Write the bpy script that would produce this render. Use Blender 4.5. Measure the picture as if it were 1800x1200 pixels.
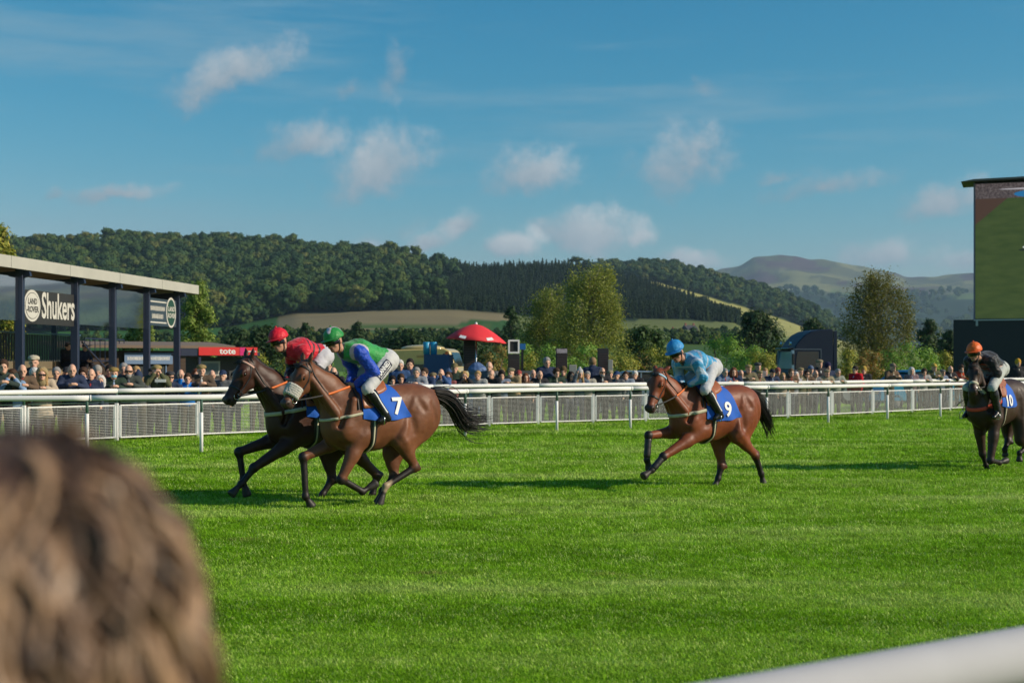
import bpy, bmesh, math, random
import numpy as np
from mathutils import Vector, Matrix, noise as mnoise

for o in list(bpy.data.objects):
    bpy.data.objects.remove(o)
scene = bpy.context.scene
R = math.radians

# ------------------------------------------------------------------ camera
F, HC, CX, HY = 2500.0, 1.8, 900.0, 640.0      # focal length in photo pixels, eye height, principal column, horizon row
cam_d = bpy.data.cameras.new('camera')
cam_d.sensor_width = 36.0
cam_d.lens = 50.0
cam_d.shift_y = 40.0 / 1800.0
cam_d.clip_start = 0.05
cam_d.clip_end = 30000
cam_d.dof.use_dof = True
cam_d.dof.focus_distance = 19.0
cam_d.dof.aperture_fstop = 3.4
cam_o = bpy.data.objects.new('camera', cam_d)
cam_o.location = (0, 0, HC)
cam_o.rotation_euler = (R(90), 0, 0)
scene.collection.objects.link(cam_o)
scene.camera = cam_o

# ------------------------------------------------------------------ light
SUN_EL, SUN_AZ = R(27.0), R(-12.0)              # azimuth measured from +X (right of picture), negative = towards the viewer's side
sun_dir = Vector((math.cos(SUN_AZ) * math.cos(SUN_EL), math.sin(SUN_AZ) * math.cos(SUN_EL), math.sin(SUN_EL)))
sun_d = bpy.data.lights.new('sun', 'SUN')
sun_d.energy = 5.0
sun_d.angle = R(0.5)
sun_d.color = (1.0, 0.87, 0.69)
sun_o = bpy.data.objects.new('sun', sun_d)
sun_o.rotation_euler = sun_dir.to_track_quat('Z', 'Y').to_euler()
sun_o.location = (60, -20, 60)
scene.collection.objects.link(sun_o)

scene.view_settings.view_transform = 'Standard'
scene.view_settings.look = 'None'
scene.view_settings.gamma = 1.0
scene.view_settings.use_curve_mapping = False
scene.view_settings.exposure = 0.0
scene.cycles.use_denoising = True
try:
    scene.cycles.denoiser = 'OPENIMAGEDENOISE'
except Exception:
    pass
scene.cycles.max_bounces = 8
scene.cycles.transparent_max_bounces = 24
scene.cycles.volume_bounces = 0

# ------------------------------------------------------------------ world: clear autumn sky with fair-weather cloud
world = bpy.data.worlds.new('World')
scene.world = world
world.use_nodes = True
wt = world.node_tree
wt.nodes.clear()
w_out = wt.nodes.new('ShaderNodeOutputWorld')
w_bg = wt.nodes.new('ShaderNodeBackground')
w_bg.inputs['Strength'].default_value = 0.10
wt.links.new(w_bg.outputs[0], w_out.inputs[0])
sky = wt.nodes.new('ShaderNodeTexSky')
sky.sky_type = 'NISHITA'
sky.sun_disc = False
sky.sun_elevation = SUN_EL
sky.sun_rotation = R(90.0) - SUN_AZ
sky.air_density = 1.0
sky.dust_density = 0.6
sky.ozone_density = 2.2

def w_math(op, a, b=None, clamp=False):
    n = wt.nodes.new('ShaderNodeMath'); n.operation = op; n.use_clamp = clamp
    for i, v in enumerate((a, b)):
        if v is None: continue
        if hasattr(v, 'is_output'): wt.links.new(v, n.inputs[i])
        else: n.inputs[i].default_value = v
    return n.outputs[0]

def w_mix(f, a, b, mode='MIX'):
    n = wt.nodes.new('ShaderNodeMix'); n.data_type = 'RGBA'; n.blend_type = mode
    for i, v in ((0, f), (6, a), (7, b)):
        if hasattr(v, 'is_output'): wt.links.new(v, n.inputs[i])
        elif isinstance(v, (int, float)): n.inputs[i].default_value = v
        else: n.inputs[i].default_value = (*v, 1)
    return n.outputs[2]

tcw = wt.nodes.new('ShaderNodeTexCoord')
sepw = wt.nodes.new('ShaderNodeSeparateXYZ'); wt.links.new(tcw.outputs['Generated'], sepw.inputs[0])
azi = w_math('ARCTAN2', sepw.outputs[0], sepw.outputs[1])
ele = w_math('ARCSINE', sepw.outputs[2])
def w_noise(scale, detail, vec=None, rough=0.6):
    n = wt.nodes.new('ShaderNodeTexNoise'); n.inputs['Scale'].default_value = scale; n.inputs['Detail'].default_value = detail
    n.inputs['Roughness'].default_value = rough
    wt.links.new(vec if vec is not None else tcw.outputs['Generated'], n.inputs['Vector']); return n
n1 = w_noise(16.0, 5.0); n2 = w_noise(60.0, 4.0); sepn = wt.nodes.new('ShaderNodeSeparateColor'); wt.links.new(n1.outputs['Color'], sepn.inputs[0])
sep2 = wt.nodes.new('ShaderNodeSeparateColor'); wt.links.new(n2.outputs['Color'], sep2.inputs[0])
def warp(base, a, b):
    x = w_math('ADD', base, w_math('MULTIPLY', w_math('SUBTRACT', a, 0.5), 0.022))
    return w_math('ADD', x, w_math('MULTIPLY', w_math('SUBTRACT', b, 0.5), 0.010))
cmb = wt.nodes.new('ShaderNodeCombineXYZ')
wt.links.new(warp(azi, sepn.outputs[0], sep2.outputs[0]), cmb.inputs[0]); wt.links.new(warp(ele, sepn.outputs[1], sep2.outputs[1]), cmb.inputs[1])
# cumulus: azimuth, elevation, half-length, half-height (degrees), tilt, thickness
CUMULUS = [(-11.2, 11.1, 2.9, 0.95, 24, .85), (-8.2, 8.6, 2.3, 0.85, 8, .85), (-5.2, 7.8, 2.2, 1.5, 24, 1.05), (0.9, 7.4, 1.9, 1.15, 4, 1.2),
           (6.9, 7.8, 2.3, 1.45, 26, .80), (3.0, 5.1, 2.5, 1.0, -2, 1.35), (0.0, 4.5, 1.1, 0.65, 0, 1.5), (-2.0, 5.4, 1.0, 0.65, 30, 1.1),
           (-5.3, 4.9, 1.8, 0.6, 20, .55), (-15.6, 6.5, 2.0, 0.42, 6, .80), (12.6, 6.9, 2.7, 0.55, 8, .50), (16.9, 6.2, 1.9, 0.75, 12, .80),
           (14.8, 4.0, 2.2, 0.75, 3, 1.0), (7.4, 4.0, 1.5, 0.5, -6, 1.2), (-4.6, 11.4, 1.1, 0.8, 60, .30), (7.7, 10.9, 0.7, 0.4, 0, .15),
           (-20, 14.2, 1.6, 0.5, 5, .4), (-3.4, 4.7, 1.1, 0.5, 15, .9), (-6.6, 4.4, 1.3, 0.45, 10, .7), (5.1, 4.9, 0.9, 0.45, 0, .9), (17.6, 3.9, 1.3, 0.5, 5, .9), (-17.9, 6.3, 0.6, 0.25, 25, .5), (10.6, 7.3, 1.2, 0.4, 12, .5), (-6.5, 10.6, 0.9, 0.4, 40, .15), (24, 7.0, 3.0, 1.2, 10, .8), (-27, 8.0, 3.2, 1.2, 12, .8), (33, 10, 3.5, 1.4, 5, .8), (-38, 7, 3.5, 1.2, 8, .8)]
body = None; lit = None
for (a0, e0, ra, re, tl, st) in CUMULUS:
    mp = wt.nodes.new('ShaderNodeMapping'); mp.vector_type = 'TEXTURE'
    mp.inputs['Location'].default_value = (R(a0), R(e0), 0); mp.inputs['Rotation'].default_value = (0, 0, R(tl)); mp.inputs['Scale'].default_value = (R(ra) * 1.45, R(re) * 1.6, 1)
    wt.links.new(cmb.outputs[0], mp.inputs[0])
    sp_ = wt.nodes.new('ShaderNodeSeparateXYZ'); wt.links.new(mp.outputs[0], sp_.inputs[0]); cb_ = wt.nodes.new('ShaderNodeCombineXYZ')
    wt.links.new(sp_.outputs[0], cb_.inputs[0]); wt.links.new(w_math('MAXIMUM', sp_.outputs[1], w_math('MULTIPLY', sp_.outputs[1], -1.55)), cb_.inputs[1])   # flatter bases
    ln = wt.nodes.new('ShaderNodeVectorMath'); ln.operation = 'LENGTH'; wt.links.new(cb_.outputs[0], ln.inputs[0])
    bd_ = w_math('MULTIPLY', w_math('SUBTRACT', 1.0, ln.outputs['Value']), 0.45 + 0.65 * st)
    dt = wt.nodes.new('ShaderNodeVectorMath'); dt.operation = 'DOT_PRODUCT'; dt.inputs[1].default_value = (0.45, 0.8, 0); wt.links.new(mp.outputs[0], dt.inputs[0])
    ms_ = wt.nodes.new('ShaderNodeMapRange'); ms_.interpolation_type = 'SMOOTHSTEP'; ms_.inputs[1].default_value = -0.45; ms_.inputs[2].default_value = 0.30; wt.links.new(bd_, ms_.inputs[0])
    L_ = w_math('MULTIPLY', ms_.outputs[0], w_math('ADD', w_math('MULTIPLY', dt.outputs['Value'], 0.20 + 0.32 * st), 0.42 * (0.2 + 0.8 * st), True))
    body = bd_ if body is None else w_math('MAXIMUM', body, bd_)
    lit = L_ if lit is None else w_math('MAXIMUM', lit, L_)
# billows: fine noise eats into the soft body of each cloud
n3 = w_noise(42.0, 8.0, None, 0.62)
body = w_math('ADD', body, w_math('MULTIPLY', w_math('SUBTRACT', n3.outputs[0], 0.5), 1.5))
mrb = wt.nodes.new('ShaderNodeMapRange'); mrb.interpolation_type = 'SMOOTHSTEP'
mrb.inputs[1].default_value = 0.12; mrb.inputs[2].default_value = 1.0; mrb.inputs[3].default_value = 0.0; mrb.inputs[4].default_value = 0.92
wt.links.new(body, mrb.inputs[0]); mask = mrb.outputs[0]
lit = w_math('ADD', lit, w_math('MULTIPLY', w_math('SUBTRACT', n3.outputs[0], 0.5), 0.7), True)
# thin high cirrus, everywhere
mpc = wt.nodes.new('ShaderNodeMapping'); mpc.inputs['Scale'].default_value = (1.6, 1.6, 13.0); mpc.inputs['Rotation'].default_value = (0, R(7), 0)
wt.links.new(tcw.outputs['Generated'], mpc.inputs[0])
nc_ = w_noise(2.2, 6.0, mpc.outputs[0], 0.62)
mrc = wt.nodes.new('ShaderNodeMapRange'); mrc.interpolation_type = 'SMOOTHSTEP'
mrc.inputs[1].default_value = 0.46; mrc.inputs[2].default_value = 0.74; mrc.inputs[3].default_value = 0.0; mrc.inputs[4].default_value = 0.5
wt.links.new(nc_.outputs[0], mrc.inputs[0])
# the air is clear and deep: the sky's own gradient, taken with more contrast
vn = wt.nodes.new('ShaderNodeVectorMath'); vn.operation = 'DIVIDE'; vn.inputs[1].default_value = (3.2, 4.0, 4.56); wt.links.new(sky.outputs[0], vn.inputs[0])
vm = wt.nodes.new('ShaderNodeVectorMath'); vm.operation = 'MINIMUM'; vm.inputs[1].default_value = (1.5, 1.5, 1.5); wt.links.new(vn.outputs[0], vm.inputs[0])
sc3 = wt.nodes.new('ShaderNodeSeparateXYZ'); wt.links.new(vm.outputs[0], sc3.inputs[0]); cc3 = wt.nodes.new('ShaderNodeCombineXYZ')
for i_, (g_, k_) in enumerate(((3.0, 1.55), (1.15, 3.55), (0.9, 4.6))):
    wt.links.new(w_math('MULTIPLY', w_math('POWER', sc3.outputs[i_], g_), k_), cc3.inputs[i_])
base = cc3.outputs[0]
base = w_mix(mrc.outputs[0], base, (2.4, 4.0, 5.0))
ccol = w_mix(lit, (1.9, 2.8, 3.6), (6.2, 6.5, 6.7))
wt.links.new(w_mix(mask, base, ccol), w_bg.inputs['Color'])
# ------------------------------------------------------------------ helpers
COL = scene.collection
rng = random.Random(7)

def at(px, py, d):
    """World point seen at photo pixel (px, py) at distance d."""
    return Vector(((px - CX) / F * d, d, HC - (py - HY) / F * d))

def ground_at(px, py):
    d = HC * F / (py - HY)
    return Vector(((px - CX) / F * d, d, 0.0))

def tag(o, label=None, cat=None, group=None, kind=None):
    if label: o['label'] = label
    if cat: o['category'] = cat
    if group: o['group'] = group
    if kind: o['kind'] = kind
    return o

def empty(name, loc=(0, 0, 0), rz=0.0, parent=None):
    o = bpy.data.objects.new(name, None)
    o.location = loc
    o.rotation_euler = (0, 0, rz)
    o.empty_display_size = 0.1
    COL.objects.link(o)
    o.parent = parent
    return o

def link(name, me, mat=None, parent=None, loc=None, rz=None):
    o = bpy.data.objects.new(name, me)
    COL.objects.link(o)
    if mat is not None and len(me.materials) == 0:
        me.materials.append(mat)
    if parent is not None: o.parent = parent
    if loc is not None: o.location = loc
    if rz is not None: o.rotation_euler = (0, 0, rz)
    return o

def V3(p): return np.array(p, float)
def unit(v):
    v = V3(v); return v / max(np.linalg.norm(v), 1e-9)

class MB:
    """Collects simple solids into one mesh."""
    def __init__(s):
        s.v, s.f = [], []
    def add(s, v, f):
        b = len(s.v)
        s.v.extend([tuple(p) for p in v])
        s.f.extend([tuple(b + i for i in q) for q in f])
        return s
    def box(s, c, d, M=None):
        c = Vector(c); hx, hy, hz = d[0] / 2, d[1] / 2, d[2] / 2
        P = [Vector((x, y, z)) for z in (-hz, hz) for y in (-hy, hy) for x in (-hx, hx)]
        if M is not None: P = [M @ p for p in P]
        P = [c + p for p in P]
        return s.add(P, [(0, 2, 3, 1), (4, 5, 7, 6), (0, 1, 5, 4), (2, 6, 7, 3), (0, 4, 6, 2), (1, 3, 7, 5)])
    def bar(s, a, b, w, h=None, up=(0, 0, 1)):
        """Rectangular bar from a to b, w wide, h high."""
        a, b = Vector(a), Vector(b); h = h or w
        t = (b - a).normalized(); up = Vector(up)
        sd = t.cross(up)
        if sd.length < 1e-4: sd = t.cross(Vector((1, 0, 0)))
        sd.normalize(); u = sd.cross(t)
        P = []
        for p in (a, b):
            for (i, j) in ((-1, -1), (1, -1), (1, 1), (-1, 1)):
                P.append(p + sd * (i * w / 2) + u * (j * h / 2))
        return s.add(P, [(0, 3, 2, 1), (4, 5, 6, 7), (0, 1, 5, 4), (1, 2, 6, 5), (2, 3, 7, 6), (3, 0, 4, 7)])
    def tube(s, pts, r, n=8, cap=True, flat=None):
        """Round tube along pts; r a number or one per point; flat = (axis, factor) squashes the section."""
        pts = [Vector(p) for p in pts]
        rr = [r] * len(pts) if isinstance(r, (int, float)) else r
        b = len(s.v); ref = None
        for i, p in enumerate(pts):
            t = (pts[min(i + 1, len(pts) - 1)] - pts[max(i - 1, 0)]).normalized()
            if ref is None:
                ref = t.cross(Vector((0, 0, 1)))
                if ref.length < 1e-3: ref = t.cross(Vector((1, 0, 0)))
            ref = (ref - t * ref.dot(t)).normalized()
            w = t.cross(ref)
            for k in range(n):
                a = 2 * math.pi * k / n
                o = (ref * math.cos(a) + w * math.sin(a)) * rr[i]
                if flat is not None:
                    ax = Vector(flat[0]); o = o - ax * (o.dot(ax) * (1 - flat[1]))
                s.v.append(tuple(p + o))
        for i in range(len(pts) - 1):
            for k in range(n):
                a0 = b + i * n + k; a1 = b + i * n + (k + 1) % n
                s.f.append((a0, a1, a1 + n, a0 + n))
        if cap:
            s.f.append(tuple(b + k for k in range(n))[::-1])
            s.f.append(tuple(b + (len(pts) - 1) * n + k for k in range(n)))
        return s
    def sheet(s, rows, closed=False):
        """Grid of points (list of rows) as quads."""
        b = len(s.v); m = len(rows[0])
        for r in rows: s.v.extend([tuple(p) for p in r])
        for i in range(len(rows) - 1):
            for k in range(m if closed else m - 1):
                k2 = (k + 1) % m
                s.f.append((b + i * m + k, b + i * m + k2, b + (i + 1) * m + k2, b + (i + 1) * m + k))
        return s
    def ball(s, c, r, nu=10, nv=7, M=None):
        c = Vector(c); r = (r, r, r) if isinstance(r, (int, float)) else r
        rows = []
        for i in range(nv + 1):
            a = math.pi * i / nv
            row = []
            for k in range(nu):
                b = 2 * math.pi * k / nu
                p = Vector((math.sin(a) * math.cos(b) * r[0], math.sin(a) * math.sin(b) * r[1], -math.cos(a) * r[2]))
                if M is not None: p = M @ p
                row.append(c + p)
            rows.append(row)
        return s.sheet(rows, True)
    def mesh(s, name, smooth=False, bevel=0.0):
        me = bpy.data.meshes.new(name)
        me.from_pydata(s.v, [], s.f)
        me.validate()
        if bevel or smooth:
            bm = bmesh.new(); bm.from_mesh(me)
            bmesh.ops.remove_doubles(bm, verts=bm.verts, dist=1e-5)
            if bevel:
                bmesh.ops.bevel(bm, geom=list(bm.edges), offset=bevel, segments=1, affect='EDGES', clamp_overlap=True)
            bm.to_mesh(me); bm.free()
        if smooth:
            me.polygons.foreach_set('use_smooth', [True] * len(me.polygons))
        me.update()
        return me
    def build(s, name, mat, parent=None, smooth=False, loc=None, rz=None, bevel=0.0):
        return link(name, s.mesh(name, smooth, bevel), mat, parent, loc, rz)

def extrude_outline(pts, y0, y1):
    """Solid from an outline in (x, z), thick along y."""
    n = len(pts); m = MB()
    v = [(x, y0, z) for x, z in pts] + [(x, y1, z) for x, z in pts]
    f = [tuple(range(n))[::-1], tuple(range(n, 2 * n))]
    f += [(i, (i + 1) % n, n + (i + 1) % n, n + i) for i in range(n)]
    return m.add(v, f)

# ---- distance-field modelling: bodies, garments and crowns grow as one continuous surface
class Field:
    def __init__(s, lo, hi, h):
        s.lo = np.array(lo, float); s.h = h
        s.n = np.maximum(np.ceil((np.array(hi, float) - s.lo) / h).astype(int) + 1, 3)
        s.d = np.full(s.n, 0.5); s.lab = np.zeros(s.n, np.int16)
    def _win(s, a, b):
        i0 = np.clip(np.floor((a - s.lo) / s.h).astype(int), 0, s.n - 1)
        i1 = np.clip(np.ceil((b - s.lo) / s.h).astype(int) + 1, 1, s.n)
        if np.any(i1 <= i0): return None
        sl = tuple(slice(p, q) for p, q in zip(i0, i1))
        ax = [s.lo[k] + s.h * np.arange(i0[k], i1[k]) for k in range(3)]
        return sl, np.stack(np.meshgrid(*ax, indexing='ij'), -1)
    def _mix(s, sl, q, k, lab, sub):
        d = s.d[sl]
        if sub:
            q = -q
            hh = np.clip(0.5 - 0.5 * (d - q) / k, 0, 1)
            s.d[sl] = d * (1 - hh) + q * hh + k * hh * (1 - hh)
            return
        L = s.lab[sl]; L[q < d] = lab
        hh = np.clip(0.5 + 0.5 * (d - q) / k, 0, 1)
        s.d[sl] = d * (1 - hh) + q * hh - k * hh * (1 - hh)
    def cone(s, a, b, ra, rb, k=0.03, lab=0, flat=None, grow=0.0, sub=False):
        a, b = np.array(a, float), np.array(b, float); ra += grow; rb += grow
        m = max(ra, rb) + k + 2 * s.h + 0.03
        w = s._win(np.minimum(a, b) - m, np.maximum(a, b) + m)
        if w is None: return
        sl, P = w
        if flat is not None:
            n = np.array(flat[0], float); n /= np.linalg.norm(n); g = 1.0 / flat[1] - 1.0
            P = P + ((P - a) @ n)[..., None] * n * g
            b = b + n * ((b - a) @ n) * g
        v = b - a; L2 = max(v @ v, 1e-9)
        t = np.clip(((P - a) @ v) / L2, 0, 1)
        q = np.linalg.norm(P - a - t[..., None] * v, axis=-1) - (ra + (rb - ra) * t)
        s._mix(sl, q, k, lab, sub)
    def ell(s, c, r, rot=None, k=0.03, lab=0, grow=0.0, sub=False):
        c = np.array(c, float); r = np.array(r, float) + grow
        m = r.max() + k + 2 * s.h + 0.03
        w = s._win(c - m, c + m)
        if w is None: return
        sl, P = w
        P = P - c
        if rot is not None: P = P @ np.array(rot, float)
        k0 = np.linalg.norm(P / r, axis=-1); k1 = np.linalg.norm(P / (r * r), axis=-1)
        q = k0 * (k0 - 1.0) / np.maximum(k1, 1e-6)
        s._mix(sl, q, k, lab, sub)
    def cut(s, p, n):
        """Keep only the side the plane normal n points away from."""
        n = np.array(n, float); n /= np.linalg.norm(n)
        ax = [s.lo[k] + s.h * np.arange(s.n[k]) for k in range(3)]
        P = np.stack(np.meshgrid(*ax, indexing='ij'), -1)
        s.d = np.maximum(s.d, (P - np.array(p, float)) @ n)
    def surface(s):
        d = s.d; n = s.n
        c = [d[i:n[0] - 1 + i, j:n[1] - 1 + j, k:n[2] - 1 + k] for i in (0, 1) for j in (0, 1) for k in (0, 1)]
        offs = [(i, j, k) for i in (0, 1) for j in (0, 1) for k in (0, 1)]
        ins = sum((x < 0).astype(np.int8) for x in c)
        idx = np.argwhere((ins > 0) & (ins < 8))
        if len(idx) == 0: return np.zeros((0, 3)), np.zeros((0, 4), int), np.zeros(0, int)
        vid = -np.ones(n - 1, np.int64); vid[tuple(idx.T)] = np.arange(len(idx))
        cv = np.stack([x[tuple(idx.T)] for x in c], 1)
        acc = np.zeros((len(idx), 3)); cnt = np.zeros(len(idx))
        for a in range(8):
            for b in range(a + 1, 8):
                oa, ob = np.array(offs[a]), np.array(offs[b])
                if np.abs(oa - ob).sum() != 1: continue
                m = (cv[:, a] < 0) != (cv[:, b] < 0)
                t = cv[m, a] / (cv[m, a] - cv[m, b])
                acc[m] += oa + t[:, None] * (ob - oa); cnt[m] += 1
        V = s.lo + s.h * (idx + acc / cnt[:, None])
        Q = []
        for ax in range(3):
            sl0 = [slice(None)] * 3; sl1 = [slice(None)] * 3
            sl0[ax] = slice(0, n[ax] - 1); sl1[ax] = slice(1, n[ax])
            A, B = d[tuple(sl0)] < 0, d[tuple(sl1)] < 0
            for flip in (False, True):
                e = np.argwhere((A & ~B) if not flip else (~A & B))
                u, w = (ax + 1) % 3, (ax + 2) % 3
                e = e[(e[:, u] > 0) & (e[:, w] > 0) & (e[:, u] < n[u] - 1) & (e[:, w] < n[w] - 1)]
                q = []
                for (du, dw) in ((-1, -1), (0, -1), (0, 0), (-1, 0)):
                    z = e.copy(); z[:, u] += du; z[:, w] += dw
                    q.append(vid[tuple(z.T)])
                q = np.stack(q, 1)
                Q.append(q[:, ::-1] if flip else q)
        Q = np.concatenate(Q)
        lab = s.lab[tuple(np.round((V - s.lo) / s.h).astype(int).T)]
        return V, Q, lab
    def mesh(s, name, color=None, wrinkle=0.0, wscale=8.0, seed=0, smooth_iter=1):
        V, Q, lab = s.surface()
        Q = Q[(Q >= 0).all(1)]
        if smooth_iter:                                   # light relaxation removes grid ripple
            for _ in range(smooth_iter):
                acc = np.zeros_like(V); cnt = np.zeros(len(V))
                for a, b in ((0, 1), (1, 2), (2, 3), (3, 0)):
                    np.add.at(acc, Q[:, a], V[Q[:, b]]); np.add.at(cnt, Q[:, a], 1)
                    np.add.at(acc, Q[:, b], V[Q[:, a]]); np.add.at(cnt, Q[:, b], 1)
                cnt[cnt == 0] = 1
                V = 0.5 * V + 0.5 * acc / cnt[:, None]
        if wrinkle:
            nr = np.zeros_like(V)
            fn = np.cross(V[Q[:, 2]] - V[Q[:, 0]], V[Q[:, 3]] - V[Q[:, 1]])
            for a in range(4): np.add.at(nr, Q[:, a], fn)
            nr /= np.maximum(np.linalg.norm(nr, axis=1), 1e-9)[:, None]
            off = Vector((seed * 7.3, seed * 3.1, seed * 1.7))
            w = np.array([mnoise.noise(Vector(p) * wscale + off) + 0.5 * mnoise.noise(Vector(p) * wscale * 2.3 + off) for p in V])
            V = V + nr * (w * wrinkle)[:, None]
        me = bpy.data.meshes.new(name)
        me.vertices.add(len(V)); me.vertices.foreach_set('co', V.astype(np.float32).ravel())
        me.loops.add(Q.size); me.loops.foreach_set('vertex_index', Q.astype(np.int32).ravel())
        me.polygons.add(len(Q)); me.polygons.foreach_set('loop_start', np.arange(0, Q.size, 4, dtype=np.int32))
        me.update(calc_edges=True)
        me.polygons.foreach_set('use_smooth', np.ones(len(Q), bool))
        if color is not None:
            ca = me.color_attributes.new('Col', 'FLOAT_COLOR', 'POINT')
            C = np.ones((len(V), 4), np.float32); C[:, :3] = color(V, lab)
            ca.data.foreach_set('color', C.ravel())
        me.update()
        return me

# ---- materials
def mat_new(name):
    m = bpy.data.materials.new(name); m.use_nodes = True
    nt = m.node_tree; nt.nodes.clear()
    out = nt.nodes.new('ShaderNodeOutputMaterial')
    b = nt.nodes.new('ShaderNodeBsdfPrincipled')
    nt.links.new(b.outputs[0], out.inputs[0])
    return m, nt, b

def sock(b, n, v):
    b.inputs[n].default_value = v

def N(nt, typ, **kw):
    n = nt.nodes.new(typ)
    for k, v in kw.items():
        if k.startswith('in_'):
            k2 = k[3:]
            n.inputs[int(k2) if k2.isdigit() else k2].default_value = v
        else:
            setattr(n, k, v)
    return n

def ramp(nt, fac, stops):
    r = nt.nodes.new('ShaderNodeValToRGB'); e = r.color_ramp.elements
    while len(e) > 1: e.remove(e[-1])
    e[0].position, e[0].color = stops[0][0], (*stops[0][1], 1)
    for p, c in stops[1:]:
        x = e.new(p); x.color = (*c, 1)
    nt.links.new(fac, r.inputs[0])
    return r.outputs[0]

def mixc(nt, fac, a, b, mode='MIX'):
    m = nt.nodes.new('ShaderNodeMix'); m.data_type = 'RGBA'; m.blend_type = mode; m.clamp_factor = True
    def put(i, v):
        if hasattr(v, 'is_output'): nt.links.new(v, m.inputs[i])
        elif isinstance(v, (int, float)): m.inputs[i].default_value = v
        else: m.inputs[i].default_value = (*v, 1)
    put(0, fac); put(6, a); put(7, b)
    return m.outputs[2]

def math_n(nt, op, a, b=None, c=None, clamp=False):
    m = nt.nodes.new('ShaderNodeMath'); m.operation = op; m.use_clamp = clamp
    for i, v in enumerate((a, b, c)):
        if v is None: continue
        if hasattr(v, 'is_output'): nt.links.new(v, m.inputs[i])
        else: m.inputs[i].default_value = v
    return m.outputs[0]

def coords(nt, kind='Object'):
    return nt.nodes.new('ShaderNodeTexCoord').outputs[kind]

def noise_n(nt, vec, scale, detail=3, rough=0.55, dist=0.0):
    n = nt.nodes.new('ShaderNodeTexNoise'); n.inputs['Scale'].default_value = scale
    n.inputs['Detail'].default_value = detail; n.inputs['Roughness'].default_value = rough
    n.inputs['Distortion'].default_value = dist
    if vec is not None: nt.links.new(vec, n.inputs['Vector'])
    return n.outputs[0]

def scaled(nt, vec, s):
    m = nt.nodes.new('ShaderNodeMapping'); m.inputs['Scale'].default_value = s
    nt.links.new(vec, m.inputs[0]); return m.outputs[0]

def bump(nt, b, h, strength=0.3, dist=0.02):
    n = nt.nodes.new('ShaderNodeBump'); n.inputs['Strength'].default_value = strength
    n.inputs['Distance'].default_value = dist
    nt.links.new(h, n.inputs['Height']); nt.links.new(n.outputs[0], b.inputs['Normal'])

def plain(name, col, rough=0.6, metal=0.0, vary=0.12, scale=6.0, bmp=0.0, spec=0.5):
    """Solid colour with fine, uneven wear."""
    m, nt, b = mat_new(name)
    tc = coords(nt)
    n = noise_n(nt, tc, scale, 5)
    c = mixc(nt, n, tuple(x * (1 - vary) for x in col), tuple(min(1, x * (1 + vary)) for x in col))
    nt.links.new(c, b.inputs['Base Color'])
    r = math_n(nt, 'MULTIPLY_ADD', n, 0.25, rough - 0.12)
    nt.links.new(r, b.inputs['Roughness'])
    sock(b, 'Metallic', metal); sock(b, 'Specular IOR Level', spec)
    if bmp: bump(nt, b, noise_n(nt, tc, scale * 6, 4), bmp, 0.01)
    return m

def vcol_mat(name, rough=0.6, sheen=0.0, bscale=40.0, bstr=0.2, vary=0.12, spec=0.4, bdist=0.01, coat=0.0, aniso_scale=None):
    """Colour comes from the mesh's own colour attribute, with fine variation on top."""
    m, nt, b = mat_new(name)
    a = N(nt, 'ShaderNodeAttribute', attribute_name='Col')
    tc = coords(nt)
    vec = tc if aniso_scale is None else scaled(nt, tc, aniso_scale)
    n = noise_n(nt, vec, bscale, 4)
    k = math_n(nt, 'MULTIPLY_ADD', n, 2 * vary, 1 - vary)
    v = nt.nodes.new('ShaderNodeVectorMath'); v.operation = 'SCALE'
    nt.links.new(a.outputs['Color'], v.inputs[0]); nt.links.new(k, v.inputs['Scale'])
    nt.links.new(v.outputs[0], b.inputs['Base Color'])
    sock(b, 'Roughness', rough); sock(b, 'Specular IOR Level', spec)
    sock(b, 'Sheen Weight', sheen); sock(b, 'Coat Weight', coat)
    if bstr: bump(nt, b, n, bstr, bdist)
    return m
# ------------------------------------------------------------------ racehorses
from mathutils.bvhtree import BVHTree

M_coat = vcol_mat('horse_coat', rough=0.5, sheen=0.0, bscale=10.0, bstr=0.14, vary=0.30, spec=0.35, bdist=0.03, aniso_scale=(1.0, 2.0, 1.6))
M_hair_black = plain('black_horsehair', (0.016, 0.013, 0.012), rough=0.5, vary=0.5, scale=30)
M_eye = plain('dark_eye', (0.008, 0.006, 0.005), rough=0.12, vary=0.0)
M_tack_black = plain('black_leather_strap', (0.018, 0.016, 0.016), rough=0.45, vary=0.3)
M_tack_cream = plain('cream_webbing', (0.50, 0.47, 0.33), rough=0.8, vary=0.25, scale=25)
M_tack_orange = plain('orange_red_webbing', (0.62, 0.07, 0.03), rough=0.7, vary=0.15, scale=25)
M_tack_pale = plain('pale_blue_browband', (0.30, 0.50, 0.66), rough=0.6, vary=0.2, scale=60)
M_leather_tan = plain('tan_saddle_leather', (0.30, 0.095, 0.035), rough=0.42, vary=0.25, scale=14, bmp=0.15)
M_fleece = plain('white_sheepskin', (0.55, 0.53, 0.47), rough=0.95, vary=0.3, scale=45, bmp=0.9)
M_metal = plain('bright_steel', (0.62, 0.62, 0.62), rough=0.25, metal=1.0, vary=0.1)
M_rubber = plain('black_rubber_grip', (0.03, 0.028, 0.027), rough=0.65, vary=0.3, scale=60)
M_grip_orange = plain('orange_rubber_grip', (0.75, 0.17, 0.03), rough=0.6, vary=0.15, scale=60)
M_cloth_blue = plain('royal_blue_cloth', (0.004, 0.100, 0.50), rough=0.75, vary=0.2, scale=9, bmp=0.25)
M_digit_white = plain('white_print', (0.78, 0.78, 0.76), rough=0.7, vary=0.06)
M_pad_grey = plain('grey_foam_pad', (0.22, 0.21, 0.19), rough=0.85, vary=0.3, scale=30)

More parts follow.
